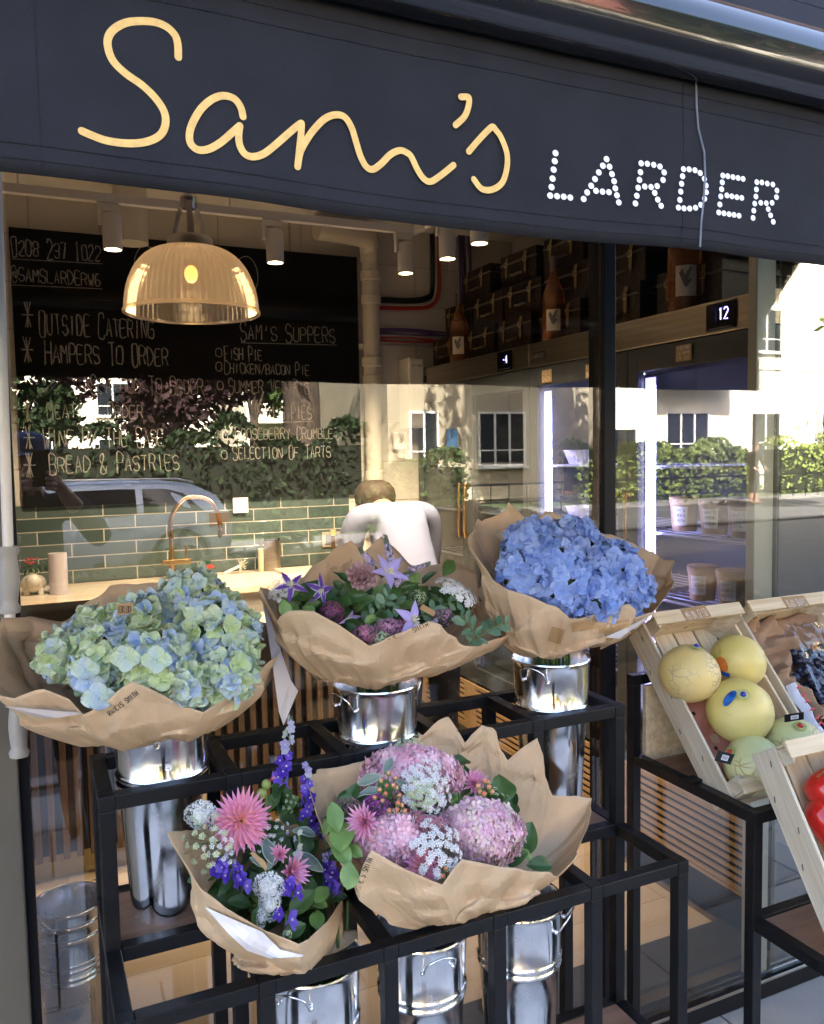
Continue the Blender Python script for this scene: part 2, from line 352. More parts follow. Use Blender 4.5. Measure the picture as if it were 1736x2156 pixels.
# shop front: posts, sill, panes
sf = empty('glass_shopfront', (1.2, 0, GZ), 'full-height glass shop front in black frames beneath the navy awning', 'shop window')
MB().box((-.335, -.045, GZ), (-.052, .055, 2.65)).build('side_post', olive, sf, bevel=.004)
MB().box((-.0515, -.02, GZ), (-.034, .03, 2.65)).build('gasket', gasket, sf)
mx0, mx1 = 1.372, 1.411
MB().box((mx0, -.018, -.045), (mx1, .05, 2.65)).build('mullion', gasket, sf, bevel=.003)
MB().box((-.3, -.022, -.098), (3.4, .06, -.046)).build('sill', gasket, sf, bevel=.003)
MB().box((-.033, -.024, -.0455), (3.4, -.018, -.040)).build('sill_trim', steel, sf)
MB().box((-.033, -.006, -.0395), (mx0-.001, .004, 2.655)).build('glass_pane', window_glass, sf)
MB().box((mx1+.001, -.006, -.0395), (2.018, .004, 2.655)).build('glass_pane', window_glass, sf)
MB().box((2.026, -.006, -.0395), (3.4, .004, 2.655)).build('glass_pane', door_glass_m, sf)
MB().box((1.945, .012, -.04), (2.022, .045, 2.65)).build('corner_post', M('pale_metal', (.40, .40, .34), .4, .3), sf, bevel=.003)

# ------------------------------------------------------------------ awning
aw = empty('awning', (1, -.97, 1.849), 'navy canvas shop awning with gold script and white dotted lettering on its valance', 'awning')
VY = -.97
def vpt(x, z):
    t = (z-1.849)/.21
    return V((x, VY + .006*math.sin(x*7+z*9)*(1-t) + .0025*math.sin(x*23)*(1-t) + .0016*noise.noise(V((x*9, z*5, 3)))*2 + .0009*noise.noise(V((x*40, z*7, 1))) + .012*(1-t)*.3, z + .0022*math.sin(x*9+1)*(1-t)))
MB().grid(lambda u, v: vpt(-1.6+4.6*u, 1.849+.212*v), 220, 14).build('valance', navy_cloth, aw, smooth=True, solid=.0015)
MB().grid(lambda u, v: (-1.6+4.6*u, VY-.01+.93*v, 2.125+1.12*v - .03*math.sin(PI*v)), 60, 12).build('canopy_cloth', navy_cloth, aw, smooth=True, solid=.0015)
MB().box((-1.6, -.052, 3.15), (3.0, -.002, 3.32)).build('cassette', bar_m, aw)
bp = []
for k in range(40):
    a = 2*PI*k/40; r0 = .042
    y, z = r0*math.cos(a)*.9, r0*1.12*math.sin(a)
    if math.sin(a) > .55: z *= 1.04
    if -.25 < math.sin(a) < .0 and math.cos(a) < 0: y *= .955
    bp.append((y, z))
mb = MB(); n = len(bp)
for x in (-1.6, 3.0): mb.v += [V((x, VY-.012+y, 2.1+z)) for y, z in bp]
for k in range(n): mb.f.append([k, (k+1) % n, n+(k+1) % n, n+k]); mb.mi.append(0)
mb.f += [list(range(n))[::-1], [n+k for k in range(n)]]; mb.mi += [0, 0]
mb.build('front_bar', bar_m, aw, smooth=True, ang=30)
for z in (1.8615, 1.8745, 2.0215, 2.0385):
    mb = MB(); x = -1.59
    while x < 2.98:
        a, b = vpt(x, z), vpt(x+.0046, z); mb.tube([a+V((0, -.0009, 0)), (a+b)/2+V((0, -.0013, 0)), b+V((0, -.0009, 0))], .0006, 4); x += .006
    mb.build('stitch_line', thread, aw)
for k, z in enumerate((.15, .2)):
    MB().tube([V((-1.6+4.6*i/30, VY-.01+.93*z-.002, 2.125+1.12*z-.03*math.sin(PI*z)+.002)) for i in range(31)], .0006, 4).build('stitch_line', thread, aw)
sx = [.776, .776, .778, .787, .788, .786, .783, .783]
MB().tube([vpt(sx[i], 2.058-.206*i/7)+V((0, -.002, 0)) for i in range(8)], .0013, 8).build('seam_piping', piping_m, aw, smooth=True)
MB().tube([vpt(.755, 2.058-.206*i/7)+V((0, -.0009, 0)) for i in range(8)], .0005, 4).build('stitch_line', thread, aw)
MB().tube([vpt(.02, 2.058-.206*i/7)+V((0, -.0009, 0)) for i in range(8)], .0005, 4).build('stitch_line', thread, aw)
def on_val(pts, sc=.5, ox=0, lift=.0): return [(lambda p: vpt(p.x, p.z)+V((0, -.0016-lift, 0)))(P(ox+x*sc, y*sc, CAMD+VY)) for x, y in pts]
S_ = [(750, 245), (748, 190), (735, 150), (700, 115), (650, 95), (590, 90), (530, 98), (480, 125), (455, 165), (458, 215), (480, 265), (530, 315), (600, 365), (655, 420), (690, 475), (697, 525), (680, 570), (640, 598), (580, 612), (510, 612), (440, 600), (385, 580), (345, 563)]
A1 = [(1022, 495), (1012, 455), (985, 420), (940, 408), (895, 422), (850, 460), (815, 515), (797, 570), (803, 615), (835, 640), (880, 635), (930, 605), (975, 565), (1008, 535)]
A2 = [(1008, 535), (1003, 575), (1008, 620), (1030, 655), (1065, 665), (1110, 650), (1160, 610), (1210, 565), (1250, 530), (1270, 515)]
M1 = [(1272, 515), (1270, 560), (1262, 630), (1254, 700)]
M2 = [(1254, 700), (1265, 640), (1290, 590), (1325, 540), (1370, 495), (1415, 478), (1455, 487), (1485, 530), (1505, 590), (1525, 650), (1548, 690), (1575, 702), (1610, 680), (1650, 640), (1690, 622), (1720, 630), (1740, 648), (1765, 700), (1792, 740), (1822, 752), (1866, 725), (1916, 685)]
AP = [(1941, 405), (1966, 405), (1975, 411), (1974, 440), (1958, 485), (1921, 520)]
S2 = [(1978, 630), (2021, 580), (2058, 542), (2076, 530), (2090, 545), (2111, 575), (2136, 640), (2138, 700), (2121, 760), (2081, 788), (2036, 785), (2001, 745)]
for k, st in enumerate((S_, A1, A2, M1, M2, AP, S2)):
    MB().ribbon(crom(on_val(st, lift=.00025*k), 6), .0070, (0, -1, 0)).build('script_stroke', gold_print, aw)
LD = """610,640 608,673 605,708 602,745 599,780 595,815 624,818 652,821 680,825|822,670 808,697 793,724 779,751 765,778 750,805 737,832 835,702 846,733 856,763 862,793 870,822 879,852 785,800 811,805 837,808|962,692 960,729 957,761 953,794 949,827 945,859 986,695 1012,700 1037,708 1054,733 1050,765 1027,790 1003,793 978,790 1018,818 1031,847 1045,873|1134,720 1130,750 1126,782 1123,815 1120,850 1115,882 1157,721 1181,725 1202,737 1219,762 1226,790 1227,818 1220,846 1205,872 1184,884 1160,887 1137,886|1300,746 1297,775 1294,804 1290,835 1286,869 1282,903 1322,748 1345,751 1367,754 1390,757 1317,830 1339,833 1361,836 1383,838 1304,906 1327,909 1349,911 1371,914|1450,769 1448,800 1446,830 1441,860 1437,890 1434,921 1472,770 1495,774 1518,778 1535,803 1533,831 1515,855 1491,857 1467,856 1499,882 1509,908 1520,935"""
for let in LD.split('|'):
    mb = MB()
    for d in let.split():
        x, y = map(float, d.split(',')); c = on_val([(x, y)], .5, 868)[0]
        mb.add([c+V((.0042*math.cos(2*PI*k/14), -.0002, .0036*math.sin(2*PI*k/14))) for k in range(14)], [list(range(14))])
    mb.build('dotted_letter', white_print, aw)
# ------------------------------------------------------------------ inside the shop
# chalkboard
cb = empty('chalkboard', (.82, 2.56, 1.36), 'large black chalkboard covered with handwritten services and pie lists', 'chalkboard')
MB().box((-.05, 2.548, 1.372), (1.68, 2.562, 2.682)).build('board', board_m, cb, bevel=.002)
def cw(text, x, y, h, x1, u=False, jit=.045):
    o_ = P(x, y, 4.33); e_ = P(x1, y, 4.33); hz = h*(3.7)/FPX
    adv = (e_.x-o_.x)/len(text); k = 0
    for wd_ in text.split(' '):                                        # one part per word
        write(MB(), wd_, V((o_.x+k*adv, 2.547, o_.z)), (1, 0, 0), (0, 0, 1), hz, .0032, (0, -1, 0), jit, .002, width=adv*len(wd_), passes=2, big=1.35).build('chalk_word', chalk, cb); k += len(wd_)+1
    if u: MB().ribbon([V((o_.x, 2.545, o_.z-.02)), V((e_.x, 2.545, o_.z-.012))], .003, (0, -1, 0), False).build('chalk_underline', chalk, cb)
for a in [('0208 237 1022', 25, 535, 32, 215, True), ('@SAMSLARDERW6', 25, 590, 27, 215, True), ('OUTSIDE CATERING', 84, 702, 42, 328), ('HAMPERS TO ORDER', 96, 762, 40, 358), ('SEAFOOD TO ORDER', 192, 826, 33, 432),
          ('MEAT TO ORDER', 100, 880, 30, 305), ('WINE BY THE CASE', 92, 940, 34, 350), ('BREAD & PASTRIES', 105, 995, 34, 382), ("SAM'S SUPPERS", 508, 713, 34, 710, True), ('FISH PIE', 474, 756, 26, 555),
          ('CHICKEN/BACON PIE', 474, 785, 24, 655), ('SUMMER VEG PIE', 483, 826, 28, 655), ("SAM'S PIES", 545, 882, 30, 660, True), ('GOOSEBERRY CRUMBLE', 497, 925, 25, 705), ('SELECTION OF TARTS', 492, 966, 26, 700)]: cw(*a)
for x, y, h in [(46, 682, 40), (46, 756, 40), (48, 884, 34), (50, 940, 38), (50, 1000, 40)]: cw('*', x, y, h, x+42)
for x, y in [(456, 752), (456, 782), (459, 822), (470, 926), (468, 968)]: cw('o', x, y, 22, x+22)
for c in (P(310, 560, 4.33), P(520, 580, 4.33)):
    MB().ribbon([V((c.x+.06*math.cos(a*.35), 2.5455-.0001*a, c.z+.10*math.sin(a*.35))) for a in range(24)], .004, (0, -1, 0), False).build('chalk_flourish', chalk, cb)
for x in (.35, 1.3):
    ch = MB()
    for k in range(7): ch.tube([V((x, 2.553, 2.68+.024*k)) + V((.006*math.cos(2*PI*j/8)*(k % 2), .006*math.cos(2*PI*j/8)*((k+1) % 2), .016+.015*math.sin(2*PI*j/8))) for j in range(9)], .0016, 5)
    ch.build('hanging_chain', M('grey_chain', (.25, .24, .22), .4, 1.), cb)

# ceiling track with spotlights
tr = empty('lighting_track', (.75, 1.51, 2.54), 'white ceiling lighting track running over the counter and turning towards the window', 'light track')
MB().box((-1.0, 1.495, 2.54), (1.562, 1.525, 2.572)).build('rail', white_metal, tr, bevel=.002)
MB().box((1.535, .35, 2.541), (1.565, 1.494, 2.573)).build('rail', white_metal, tr, bevel=.002)
for x, y in ((.0, 1.51), (.75, 1.51), (1.55, 1.0), (1.55, .5)): MB().tube([(x, y, 2.572), (x, y, 2.86)], .004, 6).build('suspension_rod', white_metal, tr)
lens_m = M('lit_lens', (1, .8, .5), .3, emis=(1, .70, .38), es=6)
SPW = 11.5
for i, (x, y, lab) in enumerate([(.309, 1.51, 'white cylinder spotlight above the phone number on the chalkboard'), (.926, 1.51, 'white cylinder spotlight between the pendant lamp and the drain pipe'),
      (1.502, 1.51, 'white cylinder spotlight beside the white drain pipe collar'), (1.55, 1.21, 'white cylinder spotlight in front of the red and black cables'),
      (1.55, .95, 'white cylinder spotlight just right of the purple cable bundle'), (1.55, .70, 'white cylinder spotlight mostly hidden by the awning above the wicker hampers')]):
    t = empty('spotlight', (x, y, 2.372), lab, 'spotlight', 'spotlights on the ceiling track')
    MB().lathe([(.001, 2.500), (.030, 2.500), (.0345, 2.496), (.0345, 2.376), (.0335, 2.372), (.030, 2.372), (.029, 2.385)], 24, Matrix.Translation((x, y, 0))).build('body', white_metal, t, smooth=True, ang=50)
    MB().lathe([(.0005, 2.3835), (.0285, 2.3835)], 20, Matrix.Translation((x, y, 0))).build('lens', lens_m, t)
    MB().box((x-.05, y-.011, 2.512), (x+.028, y+.011, 2.539)).box((x-.048, y-.009, 2.46), (x-.037, y+.009, 2.511)).tube([(x, y, 2.5), (x, y, 2.515)], .008, 8).build('adaptor', white_metal, t)
    ld = bpy.data.lights.new('spot_beam', 'SPOT'); ld.energy = SPW; ld.color = (1, .78, .52); ld.spot_size = R(95); ld.spot_blend = .7; ld.shadow_soft_size = .03
    lo = bpy.data.objects.new('spot_beam', ld); COL.objects.link(lo); lo.location = (x, y, 2.362); lo.rotation_euler = (R(22), 0, 0)

# pendant lamp
pc = V((.412, .51, 0)); T = Matrix.Translation(pc)
pd = empty('pendant_lamp', (pc.x, pc.y, 1.985), 'large ribbed glass dome pendant lamp glowing amber in the window', 'pendant lamp')
def ribbed_glass():
    m = bpy.data.materials.new('ribbed_glass'); m.use_nodes = True; N = m.node_tree.nodes; L = m.node_tree.links; N.remove(N['Principled BSDF'])
    t = N.new('ShaderNodeBsdfTransparent'); t.inputs[0].default_value = (.96, .92, .84, 1)
    tl = N.new('ShaderNodeBsdfTranslucent'); tl.inputs[0].default_value = (.84, .76, .66, 1)
    gl = N.new('ShaderNodeBsdfGlossy'); gl.inputs['Roughness'].default_value = .12
    m1 = N.new('ShaderNodeMixShader'); m1.inputs[0].default_value = .36; m2 = N.new('ShaderNodeMixShader'); m2.inputs[0].default_value = .16
    L.new(t.outputs[0], m1.inputs[1]); L.new(tl.outputs[0], m1.inputs[2]); L.new(m1.outputs[0], m2.inputs[1]); L.new(gl.outputs[0], m2.inputs[2]); L.new(m2.outputs[0], N['Material Output'].inputs[0])
    return m
rg = ribbed_glass()
dome = [(.056+.118*math.sin(PI/2*i/12)**.9, 2.157-.166*(1-math.cos(PI/2*i/12))) for i in range(13)]
MB().lathe(dome, 132, T, rib=.016).build('glass_shade', rg, pd)
MB().lathe([(.1745, 1.993), (.1785, 1.994), (.181, 1.990), (.1805, 1.985), (.1765, 1.983), (.1725, 1.986), (.1745, 1.993)], 72, T).build('shade_rim', rg, pd, smooth=True)
MB().lathe([(.05, 2.152), (.060, 2.153), (.062, 2.158), (.060, 2.164), (.060, 2.180), (.056, 2.186), (.001, 2.188)], 40, T).build('gallery', M('nickel', (.72, .68, .62), .3, 1.), pd, smooth=True, ang=35)
for k in range(3):
    a = 2*PI*k/3+.4; c, s = math.cos(a), math.sin(a)
    MB().ribbon([pc+V((.052*c, .052*s, 2.165)), pc+V((.046*c, .046*s, 2.20)), pc+V((.022*c, .022*s, 2.272)), pc+V((.016*c, .016*s, 2.288))], .016, (c, s, .2), False).build('arm', MATS['nickel'], pd, solid=.004)
MB().lathe([(.018, 2.262), (.022, 2.268), (.022, 2.29), (.012, 2.30), (.008, 2.33), (.008, 2.86)], 20, T).build('stem', MATS['nickel'], pd, smooth=True, ang=35)
MB().ball(pc+V((0, 0, 2.09)), .018, 16, 10, (1, 1, 1.3)).build('bulb', M('lit_bulb', (1, .6, .2), .3, emis=(1, .36, .07), es=.6), pd, smooth=True)
ld = bpy.data.lights.new('bulb_light', 'POINT'); ld.energy = .16; ld.color = (1, .62, .28); ld.shadow_soft_size = .03
lo = bpy.data.objects.new('bulb_light', ld); COL.objects.link(lo); lo.location = pc+V((0, 0, 2.02))

# pipes and cables on the back wall
pm = M('painted_pipe', (.60, .56, .49), .45)
pp = empty('drain_pipe', (1.742, 2.51, 1.3), 'white vertical drain pipe with collars running down beside the chalkboard', 'pipe')
prof = [(.047, 1.18)]
for z in (1.45, 1.98, 2.08, 2.42, 2.55):
    prof += [(.047, z), (.055, z+.004), (.055, z+.05), (.047, z+.054)]
prof += [(.047, 2.66)]
MB().lathe(prof, 28, Matrix.Translation((1.742, 2.51, 0))).build('pipe', pm, pp, smooth=True, ang=40)
MB().tube(crom([(1.742, 2.51, 2.65), (1.735, 2.50, 2.72), (1.68, 2.45, 2.765), (1.4, 2.40, 2.77)], 6), .053, 20).build('elbow', pm, pp, smooth=True)
MB().box((1.66, 2.55, 2.18), (1.83, 2.578, 2.21)).build('bracket', pm, pp)
dz = empty('ceiling_duct', (.5, 2.2, 2.7), 'short white round duct hanging under the ceiling above the chalkboard', 'duct')
MB().tube([(.46, 2.25, 2.58), (.46, 2.25, 2.86)], .075, 24).build('duct', pm, dz, smooth=True)
def cables(name, lab, paths):
    rt = empty(name, paths[0][0][0], lab, 'cables')
    for pts, r, c, mt in paths: MB().tube(crom(pts, 6), r, 6).build('cable', mt, rt, smooth=True)
    return rt
ck, crd, cpu, cwh = (M(n, c, .5) for n, c in (('black_cable', (.012, .012, .013)), ('red_cable', (.42, .03, .02)), ('purple_cable', (.10, .06, .20)), ('white_cable', (.5, .48, .45))))
def cpath(dx, dz): return [V((1.80, 2.565-.006*0, 2.445-.02+dz)), V((2.0, 2.56, 2.43+dz)), V((2.12+dx*.5, 2.555, 2.45+dz)), V((2.165+dx, 2.555, 2.52+dz*.3)), V((2.17+dx, 2.555, 2.70)), V((2.17+dx, 2.555, 2.85))]
cables('cable_bundle', 'thick black and red cables bending up the white wall beside the drain pipe', [(cpath(-.02, .03), .011, 0, ck), (cpath(-.03, .045), .008, 0, ck), (cpath(.0, .012), .006, 0, cwh), (cpath(.012, -.002), .006, 0, crd), (cpath(.024, -.012), .006, 0, crd)])
cables('cable_bundle', 'flat run of purple and red cables along the white wall under the black ones', [([V((1.80, 2.565, z)), V((2.0, 2.56, z+.004*s)), V((2.3, 2.56, z-.006*s)), V((2.6, 2.56, z))], .006, 0, mt) for z, s, mt in ((2.30, 1, cpu), (2.288, 2, cpu), (2.276, -1, cpu), (2.262, 1, cwh), (2.250, 2, crd), (2.238, -1, crd))])
cables('cable_bundle', 'vertical bundle of purple cables in the corner above the wicker hampers', [([V((2.32+.012*k, 2.55, 2.3)), V((2.325+.012*k+.004*(k % 3), 2.55, 2.5)), V((2.32+.012*k, 2.55, 2.86))], .006, 0, (cpu, cpu, ck, cpu, cwh)[k % 5]) for k in range(7)])
wb = empty('wall_cabinet', (2.05, 2.5, 1.75), 'white metal distribution cabinet fixed to the wall behind the refrigerators', 'cabinet')
MB().box((1.93, 2.44, 1.74), (2.025, 2.578, 2.13)).build('body', white_metal, wb, bevel=.004)
MB().box((1.937, 2.432, 1.75), (2.018, 2.4395, 2.12)).build('door', white_metal, wb, bevel=.003)
write(MB(), 'ACTI 9 ISOBAR', (1.945, 2.4315, 2.08), (1, 0, 0), (0, 0, 1), .012, .0012, (0, -1, 0), 0, .0005, width=.065).build('lettering', ink, wb)
sw = empty('wall_switch', (1.9, 2.55, 1.6), 'small white thermostat box with a round dial on the wall', 'switch')
MB().box((1.88, 2.545, 1.62), (1.96, 2.578, 1.72)).build('body', plastic_white, sw, bevel=.004)
MB().tube([(1.92, 2.545, 1.67), (1.92, 2.535, 1.67)], .014, 16).build('dial', M('grey_dial', (.3, .3, .3), .4), sw)

# back counter with its clutter
bc = empty('back_counter', (.2, 2.3, 0), 'marble topped back counter under the green tiles', 'counter')
MB().box((-1.28, 2.04, .955), (1.66, 2.562, .99)).build('worktop', marble, bc, bevel=.003)
MB().box((-1.28, 2.08, 0), (1.62, 2.57, .954)).build('cupboard', M('cream_cupboard', (.5, .46, .4), .5), bc)
MB().box((.62, 2.10, .9905), (1.15, 2.42, .996)).build('sink_bowl', M('white_sink', (.6, .56, .5), .3), bc)
MB().box((1.12, 2.14, .9905), (1.32, 2.4, 1.012)).build('drain_board', marble, bc, bevel=.003)
def lathe_thing(name, lab, cat, c, parts, group=None):
    rt = empty(name, c, lab, cat, group)
    for nm, prof, mt, n in parts: MB().lathe(prof, n, Matrix.Translation(c), cap0=True, cap1=True).build(nm, mt, rt, smooth=True, ang=45)
    return rt
CT = .991
pg = empty('planter', (-.02, 2.3, CT), 'white ceramic animal planter with a small red flowering plant', 'planter')
wc = M('white_ceramic', (.62, .58, .52), .25)
mb = MB().ball((-.02, 2.3, CT+.05), .05, 16, 10, (1.1, .9, .85)).ball((-.02, 2.255, CT+.066), .032, 14, 8)
for dx, dy in ((-.03, -.025), (.03, -.025), (-.03, .025), (.03, .025)): mb.tube([(-.02+dx, 2.3+dy, CT+.03), (-.02+dx, 2.3+dy, CT)], .013, 8)
mb.build('pot', wc, pg, smooth=True)
mb = MB()
for k in range(40):
    a = random.uniform(0, 2*PI); e = random.uniform(.2, 1.2); d = V((math.cos(a)*math.cos(e), math.sin(a)*math.cos(e), math.sin(e))); c = V((-.02, 2.31, CT+.09))+d*random.uniform(.02, .07)
    mb.add([(-.012, 0, 0), (0, -.008, .002), (.016, 0, 0), (0, .008, .002)], [(0, 1, 2, 3)], frame(c, d+V((random.uniform(-.5, .5), -.4, .3)), None))
mb.build('foliage', M('dark_leaf', (.03, .07, .025), .5), pg)
mb = MB()
for k in range(9): mb.ball(V((-.02+random.uniform(-.03, .03), 2.29+random.uniform(-.02, .02), CT+.15+random.uniform(-.01, .015))), .006, 6, 4)
mb.build('blossom', M('red_blossom', (.45, .03, .05), .6), pg)
c = P(123, 1215, 4.05); lathe_thing('paper_towel_roll', 'pale lilac paper towel roll standing on the back counter', 'paper roll', (c.x, c.y, CT), [('roll', [(.04, 0), (.04, .185), (.018, .185), (.018, .17)], M('lilac_paper', (.48, .43, .46), .9), 28)])
fx = P(368, 1190, 4.15).x; fy = 2.44
fa = empty('tap', (fx, fy, CT), 'tall brushed gold kitchen tap with a round swan neck', 'tap')
MB().tube(crom([(fx, fy, CT), (fx, fy, 1.2), (fx+.005, fy, 1.30), (fx+.06, fy-.01, 1.385), (fx+.13, fy-.02, 1.40), (fx+.20, fy-.03, 1.37), (fx+.235, fy-.035, 1.28), (fx+.235, fy-.035, 1.19)], 6), .012, 12).build('spout', brass, fa, smooth=True)
MB().box((fx-.05, fy-.018, 1.065), (fx+.09, fy+.018, 1.09)).tube([(fx+.07, fy, 1.09), (fx+.07, fy, 1.16)], .006, 8).build('handle', brass, fa, bevel=.003)
c = P(437, 1195, 4.2); lathe_thing('sauce_bottle', 'squat red bottle with a dark green cap on the back counter', 'bottle', (c.x, 2.42, CT), [('body', [(.036, 0), (.038, .005), (.038, .05), (.02, .065)], M('red_plastic', (.40, .04, .03), .35), 14), ('cap', [(.018, .065), (.018, .083)], M('green_cap', (.01, .06, .03), .4), 14)])
c = P(497, 1190, 4.2); db = empty('dish_brush', (c.x, 2.44, CT), 'round dish brush with pale bristles leaning by the sink', 'brush')
MB().tube([(c.x+.03, 2.45, CT+.04), (c.x-.05, 2.46, CT+.006)], .007, 8).build('handle', white_metal, db)
mb = MB()
for k in range(26): a = V((c.x+.03, 2.45, CT+.045)); mb.tube([a, a+V((random.uniform(-.01, .04), random.uniform(-.02, .02), random.uniform(-.04, .03)))], .0018, 4)
mb.build('bristles', M('bristle', (.55, .5, .4), .8), db)
c = P(556, 1190, 4.2); lathe_thing('soap_dispenser', 'slim cream soap dispenser with a steel pump', 'soap dispenser', (c.x, 2.46, CT), [('body', [(.018, 0), (.018, .12), (.012, .124)], M('cream_ceramic', (.5, .42, .28), .3), 18), ('pump', [(.006, .124), (.006, .15), (.01, .15), (.01, .165)], steel, 12)])
c = P(574, 1190, 4.2); lathe_thing('steel_canister', 'tall brushed steel canister with a black lid beside the soap dispenser', 'canister', (c.x+.01, 2.44, CT), [('body', [(.042, 0), (.042, .165)], steel, 28), ('lid', [(.043, .165), (.043, .178), (.03, .182)], gasket, 28)])
so = empty('wall_socket', (1.5, 2.565, 1.1), 'double socket plate on the green tiles beside the dark upright', 'socket')
MB().box((1.44, 2.558, 1.085), (1.58, 2.565, 1.17)).build('plate', M('socket_plate', (.30, .27, .22), .4), so, bevel=.003)
for x in (1.46, 1.52): MB().box((x, 2.554, 1.10), (x+.045, 2.5575, 1.155)).build('socket', M('socket_grey', (.12, .13, .15), .4), so)
kn = empty('kitchen_knife', (1.50, 2.42, CT), 'knife with a brown and cream handle standing upright by the sink', 'knife')
MB().tube([(1.45, 2.40, 1.02), (1.45, 2.40, 1.09)], .006, 8).build('blade', steel, kn); MB().tube([(1.45, 2.40, 1.09), (1.45, 2.40, 1.165)], .011, 10).build('handle', M('brown_handle', (.08, .04, .025), .5), kn); MB().tube([(1.45, 2.40, 1.165), (1.45, 2.40, 1.195)], [.012, .015], 10).build('ferrule', M('cream_ferrule', (.55, .42, .2), .4), kn)
MB().box((.95, 2.545, 1.30), (1.03, 2.5475, 1.38)).build('note', paper_white, cb)
# front counter
fc = empty('service_counter', (.3, 1.8, 0), 'service counter with a marble top and vertical walnut battens', 'counter')
MB().box((-1.28, 1.50, .848), (1.20, 1.92, .88)).build('worktop', marble, fc, bevel=.003)
MB().box((-1.28, 1.545, .10), (1.18, 1.90, .847)).build('panel', dark_panel, fc)
MB().box((-1.28, 1.56, .0), (1.17, 1.89, .099)).build('plinth', M('warm_glow_plinth', (.42, .33, .14), .6), fc)  # warm light under the counter is put into the plinth colour
x = -.30
while x < 1.17: MB().box((x, 1.522, .085), (x+.024, 1.5445, .846)).build('batten', batten_m, fc, bevel=.002); x += .0485
bx = empty('till_screen', (.1, 1.62, .88), 'black flat till box with a chalk loop drawn on it', 'till')
MB().box((-.30, 1.60, .881), (.36, 1.74, 1.035)).build('body', board_m, bx, bevel=.012)
write(MB(), 'ooo', (.16, 1.5985, .92), (1, 0, 0), (0, 0, 1), .035, .003, (0, -1, 0), .03, .001, width=.10).build('chalk_writing', chalk, bx)
sc_ = (.13, 1.53, .881); sz = empty('sanitiser_bottle', sc_, 'clear pump bottle of hand sanitiser with a white nozzle', 'pump bottle'); T = Matrix.Translation(sc_)
MB().lathe([(.001, 0), (.032, 0), (.035, .004), (.035, .07), (.028, .09), (.013, .10), (.013, .105)], 24, T).build('bottle', M('clear_plastic', (.85, .9, .92), .05, trans=.92), sz, smooth=True, ang=50)
MB().lathe([(.016, .103), (.016, .12), (.012, .124), (.005, .126), (.005, .145), (.009, .146), (.009, .155), (.001, .156)], 18, T).tube([V(sc_)+V((0, 0, .15)), V(sc_)+V((-.002, -.02, .151)), V(sc_)+V((-.004, -.034, .144))], .004, 8).build('pump', plastic_white, sz, smooth=True, ang=45)
# white easel legs behind the flower stand
ez = empty('display_easel', (1.15, .75, 0), 'white folding A-frame easel standing on the oak floor', 'easel')
for a, b in (((.98, .62, 0), (1.10, .74, .78)), ((1.26, .62, 0), (1.14, .74, .78)), ((1.12, .98, 0), (1.12, .76, .78))): MB().tube([a, b], .013, 4).build('leg', white_metal, ez)

